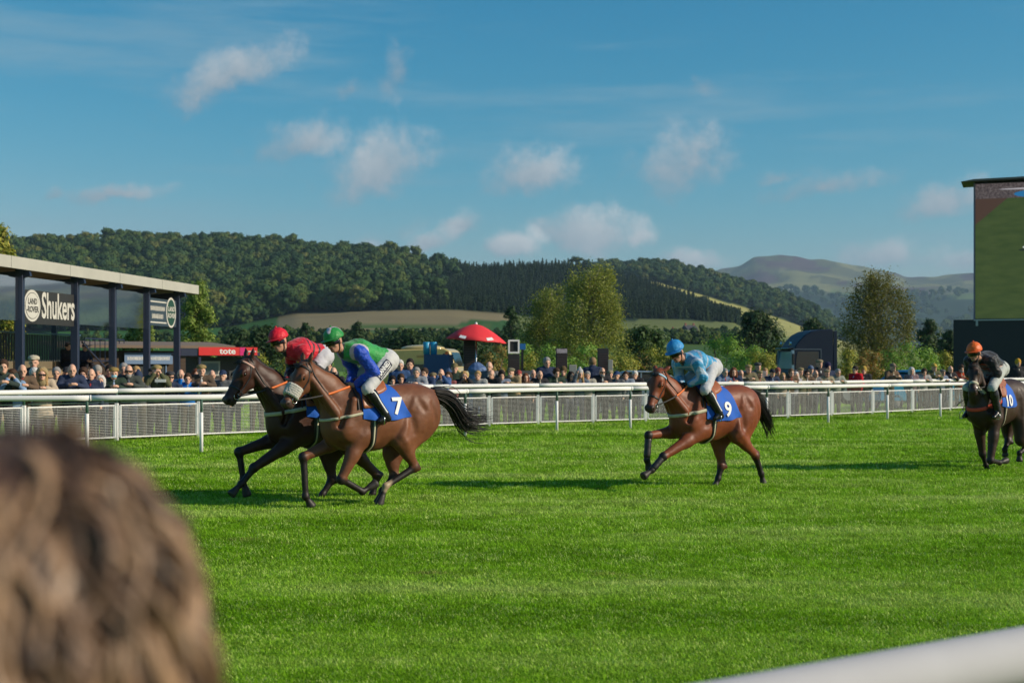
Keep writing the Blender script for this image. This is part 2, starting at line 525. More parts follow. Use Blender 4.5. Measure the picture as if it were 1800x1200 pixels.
class Frame:
    """Horse-local frame: x along the heading, y to the animal's near (left) side, z up."""
    def __init__(s, px, d, deg):
        s.o = Vector(((px - CX) / F * d, d, 0.0)); s.a = R(deg)
        s.h = Vector((math.cos(s.a), math.sin(s.a), 0)); s.l = Vector((-math.sin(s.a), math.cos(s.a), 0))
    def loc(s, px, py, lat):
        c = Vector((0, 0, HC)); v = Vector(((px - CX) / F, 1.0, -(py - HY) / F))
        k = (lat - (c - s.o).dot(s.l)) / v.dot(s.l)
        p = c + v * k
        return Vector(((p - s.o).dot(s.h), lat, p.z))

def V3(p): return np.array(p, float)

def smooth_colors(me, it):
    nv = len(me.vertices); E = np.zeros(len(me.edges) * 2, np.int32); me.edges.foreach_get('vertices', E); E = E.reshape(-1, 2)
    ca = me.color_attributes['Col']; C = np.zeros(nv * 4, np.float32); ca.data.foreach_get('color', C); C = C.reshape(-1, 4)
    for _ in range(it):
        acc = np.zeros_like(C); cnt = np.zeros(nv)
        np.add.at(acc, E[:, 0], C[E[:, 1]]); np.add.at(acc, E[:, 1], C[E[:, 0]])
        np.add.at(cnt, E[:, 0], 1); np.add.at(cnt, E[:, 1], 1)
        C = 0.4 * C + 0.6 * acc / np.maximum(cnt, 1)[:, None]
    ca.data.foreach_set('color', C.ravel())

def bvh_of(me):
    return BVHTree.FromPolygons([v.co.copy() for v in me.vertices], [tuple(p.vertices) for p in me.polygons])

def skin(bv, c, d, off, reach=0.9):
    """Point of the body seen from outside along direction d through c, lifted by off."""
    c, d = Vector(c), Vector(d).normalized()
    hit = bv.ray_cast(c + d * reach, -d, reach)
    if hit[0] is None: return c + d * 0.05
    return hit[0] + d * off

def band(bv, c, ea, eb, ew, w, off, a0=0.0, a1=360.0, n=28, th=0.008, reach=0.9):
    """Strap of width w (along ew) wrapped round the body in the plane (ea, eb) about c."""
    m = MB(); c, ea, eb, ew = Vector(c), Vector(ea), Vector(eb), Vector(ew)
    rows = []
    for i in range(n + 1):
        a = R(a0 + (a1 - a0) * i / n)
        d = ea * math.cos(a) + eb * math.sin(a)
        p0 = skin(bv, c - ew * (w / 2), d, off, reach); p1 = skin(bv, c + ew * (w / 2), d, off, reach)
        rows.append([p0 - d * th, p0, p1, p1 - d * th])
    return m.sheet(rows, True)

def strap(pts, w, th, side):
    """Flat strap through pts; side = the direction its width runs along."""
    m = MB(); side = Vector(side).normalized(); rows = []
    pts = [Vector(p) for p in pts]
    for i, p in enumerate(pts):
        t = (pts[min(i + 1, len(pts) - 1)] - pts[max(i - 1, 0)]).normalized()
        s = (side - t * side.dot(t)).normalized(); u = t.cross(s)
        rows.append([p - s * w / 2 - u * th / 2, p + s * w / 2 - u * th / 2, p + s * w / 2 + u * th / 2, p - s * w / 2 + u * th / 2])
    return m.sheet(rows, True)

def spline(pts, n):
    pts = [Vector(p) for p in pts]; out = []
    P = [pts[0] * 2 - pts[1]] + pts + [pts[-1] * 2 - pts[-2]]
    for i in range(1, len(P) - 2):
        for k in range(n):
            t = k / n; a, b, c, d = P[i - 1], P[i], P[i + 1], P[i + 2]
            out.append(0.5 * ((2 * b) + (c - a) * t + (2 * a - 5 * b + 4 * c - d) * t * t + (3 * b - a - 3 * c + d) * t ** 3))
    out.append(pts[-1])
    return out

def text_mesh(txt, size, bold=0.0, align='CENTER', sub=0):
    cu = bpy.data.curves.new('lettering', 'FONT'); cu.body = txt; cu.size = size
    cu.align_x = align; cu.align_y = 'CENTER'; cu.offset = bold; cu.resolution_u = 3
    o = bpy.data.objects.new('lettering', cu); COL.objects.link(o)
    dg = bpy.context.evaluated_depsgraph_get(); dg.update()
    me = bpy.data.meshes.new_from_object(o.evaluated_get(dg))
    bpy.data.objects.remove(o); bpy.data.curves.remove(cu)
    if sub:
        bm = bmesh.new(); bm.from_mesh(me)
        bmesh.ops.triangulate(bm, faces=bm.faces[:])
        for _ in range(sub): bmesh.ops.subdivide_edges(bm, edges=[e for e in bm.edges if e.calc_length() > size * 0.08], cuts=1)
        bmesh.ops.triangulate(bm, faces=bm.faces[:])
        bm.to_mesh(me); bm.free()
    return me

def make_horse(S):
    fr = S['frame']; sc = S.get('scale', 1.0); tx, tz = S.get('tx', 0), S.get('tz', 0); pit = R(S.get('pitch', 0))
    cp, sp = math.cos(pit), math.sin(pit)
    def T(p):                                   # template torso point -> local
        x, y, z = p[0] * sc, p[1] * sc, (p[2] - 1.15) * sc
        return V3((x * cp - z * sp + tx, y, x * sp + z * cp + 1.15 * sc + tz))
    Rt = np.array([[cp, 0, -sp], [0, 1, 0], [sp, 0, cp]])
    def tilt(a):
        a = R(a) + pit; return np.array([[math.cos(a), 0, -math.sin(a)], [0, 1, 0], [math.sin(a), 0, math.cos(a)]])
    h = 0.0125
    fd = Field((-1.5, -0.55, -0.03), (1.9, 0.55, 2.05), h)
    def E(c, r, a=0, k=0.06, lab=0): fd.ell(T(c), V3(r) * sc, tilt(a), k, lab)
    # trunk
    E((0.10, 0, 1.115), (0.54, 0.275, 0.410))
    E((0.38, 0, 1.12), (0.33, 0.235, 0.395), 8)
    E((0.22, 0, 1.40), (0.34, 0.085, 0.15), -6, 0.10)
    E((-0.28, 0, 1.29), (0.42, 0.225, 0.24), 0, 0.08)
    E((-0.20, 0, 1.07), (0.42, 0.245, 0.27), 13, 0.08)
    E((-0.56, 0, 1.30), (0.36, 0.235, 0.245), 4, 0.07)
    E((0.56, 0, 1.08), (0.19, 0.18, 0.27), 14, 0.08)
    for s in (1, -1):
        E((-0.60, 0.115 * s, 1.14), (0.27, 0.155, 0.35), 12, 0.05)
        E((-0.76, 0.085 * s, 1.17), (0.15, 0.12, 0.24), -8, 0.05)
        E((0.40, 0.165 * s, 1.16), (0.13, 0.085, 0.31), 24, 0.035)      # shoulder blade
        E((0.50, 0.15 * s, 0.99), (0.13, 0.095, 0.15), -30, 0.035)      # point of shoulder and upper arm
        E((0.22, 0.16 * s, 0.92), (0.16, 0.085, 0.12), 30, 0.04)        # triceps edge
    # neck and head
    poll, muz = V3(S['poll']), V3(S['muzzle'])
    nb = T(S.get('neck_base', (0.50, 0, 1.24))); mid = V3(S['neck_mid'])
    lat = (0, 1, 0)
    e1 = muz - poll; HL = np.linalg.norm(e1); e1 /= HL; hs = HL / 0.60
    side = V3(S.get('head_side', (0, 1, 0))); side = side - e1 * (side @ e1); side /= np.linalg.norm(side)
    e3 = np.cross(e1, side); e3 /= np.linalg.norm(e3)
    if e3[0] < 0: e3 = -e3                      # forehead looks ahead
    thr = poll + (e1 * 0.14 - e3 * 0.13) * hs
    nb2 = T((0.42, 0, 1.30))
    fd.cone(nb, mid - (0, 0, 0.02), 0.255 * sc, 0.165 * sc, 0.10, 0, (lat, 0.60))
    fd.cone(nb2, mid + (0.0, 0, 0.05), 0.17 * sc, 0.13 * sc, 0.08, 0, (lat, 0.50))
    fd.cone(mid, poll * 0.55 + thr * 0.45, 0.165 * sc, 0.115 * sc, 0.06, 0, (lat, 0.62))
    HD = 1.20                                   # head depth and breadth against its length
    def Hp(u, y, w): return poll + (e1 * u + side * (y * 1.12) + e3 * (w * HD)) * hs
    RH = np.stack([e1, side, e3], 1)
    def HE(c, r, k=0.03, lab=1, sub=False): fd.ell(Hp(*c), V3((r[0], r[1] * 1.12, r[2] * HD)) * hs, RH, k, lab, sub=sub)
    HE((0.10, 0, -0.045), (0.155, 0.088, 0.105))
    HE((0.20, 0, -0.02), (0.12, 0.092, 0.07))
    fd.cone(Hp(0.14, 0, -0.04), Hp(0.50, 0, -0.03), 0.100 * hs, 0.060 * hs, 0.04, 1, (side, 0.86))
    HE((0.185, 0.028, -0.115), (0.125, 0.038, 0.10), 0.03)
    HE((0.185, -0.028, -0.115), (0.125, 0.038, 0.10), 0.03)
    fd.cone(Hp(0.24, 0, -0.135), Hp(0.50, 0, -0.075), 0.062 * hs, 0.042 * hs, 0.04, 1, (side, 0.8))
    HE((0.545, 0, -0.038), (0.064, 0.052, 0.054), 0.03, 4)
    HE((0.535, 0, -0.090), (0.050, 0.040, 0.030), 0.02, 4)
    for s in (1, -1):
        HE((0.555, 0.040 * s, -0.020), (0.040, 0.022, 0.034), 0.02, 4)
        HE((0.575, 0.062 * s, -0.020), (0.022, 0.016, 0.018), 0.010, 4, sub=True)
        HE((0.205, 0.080 * s, 0.010), (0.050, 0.026, 0.026), 0.02)
        HE((0.215, 0.100 * s, -0.008), (0.024, 0.014, 0.018), 0.01, sub=True)
        HE((0.38, 0.050 * s, -0.045), (0.10, 0.014, 0.02), 0.02)
        eb = V3(S.get('ear', (-0.11, 0.0, 0.05)))
        ea = Hp(0.0, 0.052 * s, -0.005); et = Hp(eb[0], (0.075 + eb[1]) * s, eb[2])
        fd.cone(ea, ea * 0.45 + et * 0.55, 0.030 * hs, 0.033 * hs, 0.02, 1, (e3, 0.6))
        fd.cone(ea * 0.45 + et * 0.55, et, 0.033 * hs, 0.010, 0.015, 5, (e3, 0.55))
    for s in (1, -1):                                            # neck muscle down to the shoulder, chest, triceps
        fd.cone(thr + V3((0, 0.055 * s, 0.03)), T((0.53, 0.165 * s, 1.06)), 0.045, 0.080, 0.016, 0)
        fd.ell(T((0.60, 0.085 * s, 1.03)), (0.10, 0.075, 0.13), None, 0.014, 0)
        fd.cone(T((0.24, 0.20 * s, 1.16)), T((0.30, 0.19 * s, 0.93)), 0.062, 0.058, 0.016, 0)
        fd.cone(T((0.42, 0.205 * s, 1.36)), T((0.50, 0.195 * s, 1.06)), 0.046, 0.062, 0.016, 0)
    # legs
    def lerp(a, b, t): return V3(a) * (1 - t) + V3(b) * t
    hooves, cannons = [], []
    for nm, s in (('lf', 1), ('rf', -1)):
        J = S[nm]; el = V3(J.get('elbow', T((0.30, 0.155 * s, 0.90)))); kn, fl, ho = V3(J['knee']), V3(J['fet']), V3(J['hoof'])
        sh = T((0.50, 0.15 * s, 1.02))
        ax = kn - el; ax /= np.linalg.norm(ax)
        fd.cone(sh, el, 0.13 * sc, 0.105 * sc, 0.06, 0, (lat, 0.75))
        fd.cone(el - ax * 0.02, lerp(el, kn, 0.45), 0.128 * sc, 0.092 * sc, 0.06, 0, (lat, 0.8))
        fd.cone(lerp(el, kn, 0.40), kn, 0.090 * sc, 0.054 * sc, 0.04, 0)
        fd.ell(kn, (0.060, 0.057, 0.066), None, 0.025, 2)
        cn = fl - kn; cn /= np.linalg.norm(cn)
        bk = np.cross(cn, lat); bk /= np.linalg.norm(bk)
        if bk @ (ho - fl) < 0 and False: bk = -bk
        fd.cone(kn, fl, 0.044, 0.034, 0.03, 2)
        fd.cone(lerp(kn, fl, 0.15) - bk * 0.020, fl - bk * 0.012, 0.025, 0.026, 0.02, 2)
        fd.ell(fl, (0.046, 0.044, 0.046), None, 0.025, 2)
        pa = ho - fl; pl = np.linalg.norm(pa); pa /= pl
        fd.cone(fl, fl + pa * pl * 0.60, 0.035, 0.036, 0.02, 2)
        fd.cone(fl + pa * pl * 0.60, ho, 0.043, 0.060, 0.010, 3); fd.ell(ho + pa * 0.165, (0.14, 0.14, 0.14), None, 0.006, 3, sub=True)
        o_ = V3((0, 0.036 * s, 0)); fw_ = np.cross(ax, lat); fw_ = fw_ / np.linalg.norm(fw_)
        fd.cone(el + o_ + fw_ * 0.03, lerp(el, kn, 0.55) + o_ * 0.5 + fw_ * 0.02, 0.070, 0.034, 0.014, 0)          # forearm extensors
        fd.cone(el + o_ * 0.8 - fw_ * 0.045, lerp(el, kn, 0.50) + o_ * 0.4 - fw_ * 0.03, 0.056, 0.028, 0.014, 0)
        hooves.append((ho, pa)); cannons.append((kn, fl))
    for nm, s in (('lh', 1), ('rh', -1)):
        J = S[nm]; st = V3(J['stifle']); hk, fl, ho = V3(J['hock']), V3(J['fet']), V3(J['hoof'])
        hip = T((-0.58, 0.12 * s, 1.20))
        fd.cone(hip, st, 0.21 * sc, 0.135 * sc, 0.08, 0, (lat, 0.72))
        fd.cone(T((-0.70, 0.10 * s, 1.04)), lerp(st, hk, 0.35), 0.14 * sc, 0.085 * sc, 0.07, 0, (lat, 0.70))
        fd.cone(st, lerp(st, hk, 0.5), 0.118 * sc, 0.078 * sc, 0.05, 0, (lat, 0.78))
        fd.cone(lerp(st, hk, 0.45), hk, 0.078 * sc, 0.050, 0.04, 0, (lat, 0.85))
        g = hk - st; g /= np.linalg.norm(g)
        cn = fl - hk; cn /= np.linalg.norm(cn)
        fd.cone(st + V3((0, 0.05 * s, 0)), lerp(st, hk, 0.6) + V3((0, 0.025 * s, 0)), 0.070, 0.030, 0.015, 0)        # gaskin
        fd.cone(T((-0.66, 0.205 * s, 1.30)), lerp(T((-0.70, 0.19 * s, 1.05)), st, 0.35), 0.062, 0.075, 0.018, 0)   # hamstring
        fd.cone(T((-0.46, 0.20 * s, 1.34)), st + V3((0.03, 0.035 * s, 0.06)), 0.050, 0.080, 0.020, 0)               # quadriceps
        pt = g - cn; pt = pt / max(np.linalg.norm(pt), 1e-6)
        fd.ell(hk, (0.058, 0.052, 0.066), None, 0.03, 6)
        fd.cone(hk, hk + pt * 0.070, 0.045, 0.024, 0.03, 6)
        fd.cone(hk + pt * 0.065, lerp(st, hk, 0.55) + pt * 0.03, 0.022, 0.03, 0.04, 0)
        fd.cone(hk, fl, 0.050, 0.038, 0.03, 2)
        fd.ell(fl, (0.047, 0.045, 0.047), None, 0.025, 2)
        pa = ho - fl; pl = np.linalg.norm(pa); pa /= pl
        fd.cone(fl, fl + pa * pl * 0.60, 0.035, 0.036, 0.02, 2)
        fd.cone(fl + pa * pl * 0.60, ho, 0.043, 0.058, 0.010, 3); fd.ell(ho + pa * 0.165, (0.14, 0.14, 0.14), None, 0.006, 3, sub=True)
        hooves.append((ho, pa)); cannons.append((hk, fl))
    for s in (1, -1):                                       # grooves between the muscles
        def G(a, b, r, k=0.05): fd.cone(T((a[0], a[1] * s, a[2])), T((b[0], b[1] * s, b[2])), r * 1.45, r * 1.45, k, 0, sub=True)
        G((0.20, 0.315, 1.32), (0.33, 0.30, 0.98), 0.022)
        G((-0.36, 0.30, 1.16), (-0.42, 0.30, 0.92), 0.030, 0.06)
        G((-0.70, 0.285, 1.30), (-0.80, 0.245, 0.98), 0.018)
        G((-0.46, 0.285, 1.38), (-0.56, 0.300, 1.22), 0.020)
        G((0.54, 0.215, 1.26), (0.60, 0.185, 1.05), 0.022)
    # dock
    dock = T((-0.86, 0, 1.42))
    fd.cone(T((-0.74, 0, 1.42)), dock + (-0.02, 0, 0.0), 0.06, 0.04, 0.05, 0)

    base, dark, muzc = V3(S['coat']), V3(S.get('points', (0.014, 0.010, 0.009))), V3(S.get('muzc', (0.055, 0.032, 0.026)))
    pal = {0: base, 1: base * 0.95, 2: dark, 3: V3((0.035, 0.030, 0.027)), 4: muzc, 5: base * 0.35, 6: base * 0.4}
    def color(V, lab):
        C = np.zeros((len(V), 3))
        for k2, c in pal.items(): C[lab == k2] = c
        mot = np.array([mnoise.noise(Vector(p) * 2.6 + Vector((S['seed'], 0, 0))) * 0.55 + mnoise.noise(Vector((p[0] * 7, p[1] * 7, p[2] * 4))) * 0.35 for p in V])   # uneven coat
        C = C * (1 + 0.45 * mot)[:, None]
        for s_ in (1, -1):
            C[np.linalg.norm(V - Hp(0.575, 0.058 * s_, -0.020), axis=1) < 0.026] = (0.006, 0.004, 0.004)
        for (p, q, r0, c2) in S.get('marks', []):                       # socks and stripes
            p, q = V3(p), V3(q); v = q - p
            t = np.clip(((V - p) @ v) / (v @ v), 0, 1)
            C[np.linalg.norm(V - p - t[:, None] * v, axis=1) < r0] = c2
        return C
    body_me = fd.mesh('body', color, 0.0022, 7.0, S['seed'], smooth_iter=1)
    smooth_colors(body_me, 3)
    root = empty('racehorse', fr.o, fr.a)
    tag(root, S['label'], 'horse', 'racehorses galloping on the turf')
    link('body', body_me, M_coat, root)
    bv = bvh_of(body_me)

    for s in (1, -1):
        MB().ball(Hp(0.215, 0.080 * s, -0.006), 0.026 * hs, 10, 8).build('eye', M_eye, root, True)
    # tail: many strands along a swinging path
    r2 = random.Random(S['seed'])
    path = spline([dock] + [V3(p) for p in S['tail']], 5)
    m = MB()
    for i in range(330):
        u, v = r2.gauss(0, 1), r2.gauss(0, 1); ln = r2.uniform(0.55, 1.0); sw = r2.gauss(0, 1); pts = []
        nn = max(4, int(len(path) * ln))
        for j in range(nn):
            t = j / (len(path) - 1)
            sp_ = 0.022 + S.get('tail_spread', 0.062) * math.sin(min(1, t * 1.25) * 1.9) ** 1.0
            wv = (0.030 * math.sin(t * 6 + sw * 3) + 0.05 * v * max(0, t - .6)) * t
            pts.append(path[j] + Vector((sw * 0.03 * t, u * sp_ * 0.7, v * sp_ + wv)))
        m.tube(pts, [0.0080 * (1 - 0.8 * j / nn) for j in range(nn)], 3)
    m.build('tail', M_hair_black, root, True)
    # mane and forelock
    m = MB()
    crest = spline([T((0.30, 0, 1.52)), mid + (0.0, 0, 0.15 * sc), poll + e3 * 0.02 - e1 * 0.03], 10)
    for i in range(700):
        t = r2.random(); ti = t * (len(crest) - 1.001); q = crest[int(ti)].lerp(crest[int(ti) + 1], ti % 1)
        sidey = S.get('mane_side', -1)
        p0 = skin(bv, (q[0], 0, q[2] - 0.12), (0, 0.05 * sidey, 1), -0.004)
        fl_ = r2.uniform(0.06, 0.12); back = V3((-0.6, 0, 0.25))
        p1 = p0 + Vector((-0.02 - r2.random() * 0.02, sidey * 0.025, 0.006 + r2.random() * 0.010))
        p2 = p1 + Vector((-0.04 - r2.random() * 0.03, sidey * fl_ * 0.6, -fl_ * 0.35 + r2.random() * 0.02))
        m.tube([p0, p1, p2], [0.0045, 0.004, 0.0015], 3)
    for i in range(40):
        p0 = Vector(Hp(0.01, r2.gauss(0, 0.02), 0.02)); m.tube([p0, Vector(Hp(0.08, r2.gauss(0, 0.03), 0.07)), Vector(Hp(0.14, r2.gauss(0, 0.035), 0.075))], [0.006, 0.005, 0.002], 3)
    m.build('mane', M_hair_black, root, True)

    # ---- tack
    X, Y, Z = Vector((1, 0, 0)), Vector((0, 1, 0)), Vector((0, 0, 1))
    ux, uz = Vector(Rt @ V3((1, 0, 0))), Vector(Rt @ V3((0, 0, 1)))
    sx = S.get('saddle_x', 0.12)
    ctr = lambda x, z=1.16: Vector(T((x, 0, z)))
    # number cloth draped over the back
    x0, x1 = S.get('cloth', (-0.36, 0.34))
    def drape(x, a, off): return skin(bv, ctr(x), uz * math.cos(a) + Y * math.sin(a), off)
    def shear(x, w): return x + 0.24 * (1 - w) * (x1 - x) / (x1 - x0) - 0.02 * w   # rear edge slants back as it falls
    def cloth_low(x): return R(S.get('cloth_low', 96)) + R(6) * math.sin((x - x0) / (x1 - x0) * 3.1)
    nx, na = 22, 30
    top, bot = [], []
    for i in range(nx + 1):
        x = x0 + (x1 - x0) * i / nx; ra, rb = [], []
        for j in range(na + 1):
            a = cloth_low(x) * (2 * j / na - 1)
            wv = 0.010 * math.sin(x * 21 + j * 0.35) * abs(2 * j / na - 1) ** 2
            xs = shear(x, abs(2 * j / na - 1)); ra.append(drape(xs, a, 0.022 + wv)); rb.append(drape(xs, a, 0.012 + wv))
        top.append(ra); bot.append(rb)
    cl = MB(); cl.sheet(top); cl.sheet(bot)
    nc = cl.build('number_cloth', M_cloth_blue, root, True)
    num = text_mesh(S['number'], S.get('num_size', 0.30), 0.008, sub=3)
    nm_x, nm_a = S.get('num_at', (-0.17, R(70)))
    for v in num.vertices:
        a = nm_a - v.co.y / 0.31
        x = nm_x - v.co.x + 0.0
        w = abs(a) / cloth_low(x)
        v.co = drape(x, a, 0.034 + 0.006 * w ** 2)
    num.update()
    link('number', num, M_digit_white, nc)
    # saddle: seat, cantle and short flaps
    sd = MB(); rows = []
    for i in range(15):
        u = i / 14.0; x = sx - 0.20 + 0.36 * u
        lift = 0.025 + 0.030 * (2 * u - 1) ** 2
        wd = R(26 + 12 * math.sin(u * math.pi))
        row = []
        for j in range(11):
            a = wd * (2 * j / 10 - 1)
            row.append(drape(x, a, 0.012 + lift * math.cos((2 * j / 10 - 1) * 1.45)))
        rows.append(row)
    sd.sheet(rows)
    for s in (1, -1):
        f2 = []
        for i in range(9):
            u = i / 8; a0 = R(18) ; row = []
            for j in range(9):
                w = j / 8; a = s * (a0 + R(52) * w)
                x = sx + 0.05 + (0.125 - 0.03 * w) * (2 * u - 1) * (0.45 + 0.55 * math.sin(w * 2.7)) + 0.09 * w
                row.append(drape(x, a, 0.034))
            f2.append(row)
        sd.sheet(f2)
    so = sd.build('saddle', M_leather_tan, root, True)
    md = so.modifiers.new('thick', 'SOLIDIFY'); md.thickness = 0.012
    # girth
    gx = sx + 0.05
    band(bv, ctr(gx), uz, Y, ux, 0.085, 0.012, 60, 300, 40, reach=0.53).build('girth', M_tack_black, root, True)
    band(bv, ctr(gx), uz, Y, ux, 0.022, 0.020, 60, 300, 40, reach=0.53).build('girth_stripe', S.get('girth_stripe', M_tack_cream), root, True)
    # breast girth: loop from the girth round the chest
    bc = S.get('breast', M_tack_cream)
    bt = R(S.get('breast_tilt', 12)) + pit
    ba = Vector((math.cos(bt), 0, -math.sin(bt) * 1.0)); bw = Vector((math.sin(bt), 0, math.cos(bt)))
    bc_c = Vector(T((0.22, 0, S.get('breast_z', 1.22))))
    band(bv, bc_c, ba, Y, bw, S.get('breast_w', 0.05), 0.014, -100, 100, 40, reach=1.1).build('breast_girth', bc, root, True)
    for s in (1, -1):
        q0 = skin(bv, ctr(0.36, 1.3), (0, s, 0.9), 0.012); pts = []
        for k in range(7):
            a = R(22 + 62 * k / 6) * s; pts.append(skin(bv, ctr(0.38 + 0.0 * k, 1.22), uz * math.cos(a) + Y * math.sin(a), 0.014))
        strap(pts, 0.02, 0.006, X).build('neck_strap', M_tack_black, root, True)
    # bridle
    br = S.get('bridle', M_tack_black)
    E1, SD, E3 = Vector(e1), Vector(side), Vector(e3)
    hc = lambda u, w=-0.05: Vector(Hp(u, 0, w))
    nbm = S.get('noseband', M_tack_black); nbw = S.get('noseband_w', 0.028)
    nbn = MB()
    if nbm is M_fleece:
        for s_ in range(-110, 111, 4):
            a = R(s_); d = E3 * math.cos(a) + SD * math.sin(a)
            for u in (0.34, 0.365, 0.39, 0.415, 0.44):
                p = skin(bv, hc(u), d, 0.016, 0.4); q = r2.uniform(0.021, 0.030)
                nbn.ball(p, (q, q, q), 6, 5)
        nbn.build('sheepskin_noseband', nbm, root, True)
    else:
        band(bv, hc(0.40), E3, SD, E1, nbw, 0.006, 0, 360, 26, 0.006, 0.4).build('noseband', nbm, root, True)
    bb = S.get('browband', M_tack_black)
    band(bv, hc(0.085), E3, SD, E1, 0.026, 0.007, -95, 95, 22, 0.006, 0.4).build('browband', bb, root, True)
    for s in (1, -1):
        pts = [skin(bv, hc(u, w), SD * s + E3 * g_, 0.007, 0.4) for u, w, g_ in ((0.03, 0.0, 0.5), (0.10, -0.03, 0.0), (0.20, -0.07, -0.1), (0.30, -0.085, -0.1), (0.40, -0.08, -0.1), (0.475, -0.07, -0.1))]
        strap(pts, 0.018, 0.006, E3).build('cheek_strap', br, root, True)
        pts = [skin(bv, hc(u, w), SD * s + E3 * g_, 0.007, 0.4) for u, w, g_ in ((0.01, -0.02, 0.4), (0.09, -0.10, 0), (0.17, -0.17, -0.5), (0.20, -0.20, -1.0))]
        strap(pts, 0.014, 0.005, E1).build('throat_lash', br, root, True)
        c = skin(bv, hc(0.475, -0.07), SD * s, 0.012, 0.4)
        ring = [c + (E1 * math.cos(R(a)) + E3 * math.sin(R(a))) * 0.038 for a in range(0, 361, 30)]
        MB().tube(ring, 0.006, 6, False).build('bit_ring', M_metal, root, True)
    hand = Vector(S['rein_hand'])
    for s in (1, -1):
        c = skin(bv, hc(0.475, -0.07), SD * s, 0.018, 0.4)
        e = hand + Vector((0, 0.05 * s, 0))
        mids = [c.lerp(e, t) + Vector((0, 0.055 * s * math.sin(t * math.pi), -0.02 * math.sin(t * math.pi))) for t in (0.0, 0.2, 0.4, 0.6, 0.8, 1.0)]
        q = []
        for p in mids:                                       # keep the rein outside the neck
            near = bv.find_nearest(p)
            if near[0] is not None and (p - near[0]).dot(near[1]) < 0.015 and near[3] < 0.2: p = near[0] + near[1] * 0.015
            q.append(p)
        q[0], q[-1] = mids[0], mids[-1]
        pts = spline(q, 4); k = int(len(pts) * S.get('rein_split', 0.55))
        rn = strap(pts[:k + 1], 0.020, 0.007, Z).build('rein', M_rubber, root, True)
        strap(pts[k:], 0.026, 0.011, Z).build('rein_grip', M_grip_orange, rn, True)
    # stirrups
    for s in (1, -1):
        ft = S['foot'] if s > 0 else Vector((S['foot'][0], -S['foot'][1], S['foot'][2]))
        ft = Vector(ft)
        a = drape(sx + 0.06, R(40) * s, 0.045)
        iron = MB()
        iron.tube([ft + Vector((0.0, -0.055, -0.050)), ft + Vector((0, -0.055, 0.03)), ft + Vector((0, 0, 0.085)), ft + Vector((0, 0.055, 0.03)), ft + Vector((0, 0.055, -0.050)), ft + Vector((0, -0.055, -0.050))], 0.008, 6)
        io = iron.build('stirrup', M_metal, root, True)
        strap([a, a.lerp(ft + Vector((0, 0, 0.085)), 0.5) + Vector((0, 0.03 * s, 0)), ft + Vector((0, 0, 0.085))], 0.022, 0.006, X).build('stirrup_leather', M_tack_black, io, True)
    # leg boots and bandages
    for (i, t0, t1, rad, mt) in S.get('boots', []):
        p, q = cannons[i]; a, b = Vector(lerp(p, q, t0)), Vector(lerp(p, q, t1))
        n = 9; MB().tube([a.lerp(b, k / (n - 1)) for k in range(n)], [rad * (1 + 0.05 * math.sin(k * 2.4)) * (0.92 if k in (0, n - 1) else 1) for k in range(n)], 12).build('leg_boot', mt, root, True)
    return root, bv, T
# ------------------------------------------------------------------ land
def interp(pts, x):
    if x <= pts[0][0]: return pts[0][1]
    for (a, b), (c, d) in zip(pts, pts[1:]):
        if x <= c: return b + (d - b) * (x - a) / (c - a)
    return pts[-1][1]

def turf_mat(name, near):
    m, nt, b = mat_new(name)
    tc = coords(nt)
    g1 = noise_n(nt, scaled(nt, tc, (0.16, 0.55, 1)), 1.0, 4, 0.6)          # broad mown and trodden bands
    g1 = math_n(nt, 'ADD', math_n(nt, 'MULTIPLY', g1, 0.55), math_n(nt, 'MULTIPLY', noise_n(nt, scaled(nt, tc, (0.035, 0.42, 1)), 1.0, 3, 0.5, 0.3), 0.45))
    g2 = noise_n(nt, tc, 2.2, 5, 0.65)
    g3 = noise_n(nt, tc, 34.0, 4, 0.7)
    c = ramp(nt, g1, [(0.40, (0.100, 0.220, 0.010)), (0.48, (0.135, 0.270, 0.016)), (0.54, (0.180, 0.305, 0.036)), (0.61, (0.260, 0.345, 0.090))])
    c = mixc(nt, math_n(nt, 'MULTIPLY', g2, 0.55), c, (0.060, 0.180, 0.012))
    c = mixc(nt, math_n(nt, 'MULTIPLY_ADD', g3, 1.6, -0.55, True), c, (0.20, 0.32, 0.06))
    nt.links.new(c, b.inputs['Base Color'])
    sock(b, 'Roughness', 0.75); sock(b, 'Specular IOR Level', 0.25)
    bump(nt, b, noise_n(nt, tc, 26.0, 6, 0.75), 1.0, 0.05)
    return m
M_turf = turf_mat('racecourse_turf', True)
MB().add([(-7000, -60, 0), (7000, -60, 0), (7000, 9800, 0), (-7000, 9800, 0)], [(0, 1, 2, 3)]).build('ground', M_turf)
tag(bpy.data.objects['ground'], kind='structure')

# ---- hills: each a real relief standing at its distance
M_hill = vcol_mat('hill_ground', rough=0.9, bscale=0.02, bstr=0.0, vary=0.22, spec=0.1)
M_moor = vcol_mat('moor_ground', rough=0.95, bscale=0.006, bstr=0.0, vary=0.45, spec=0.1)

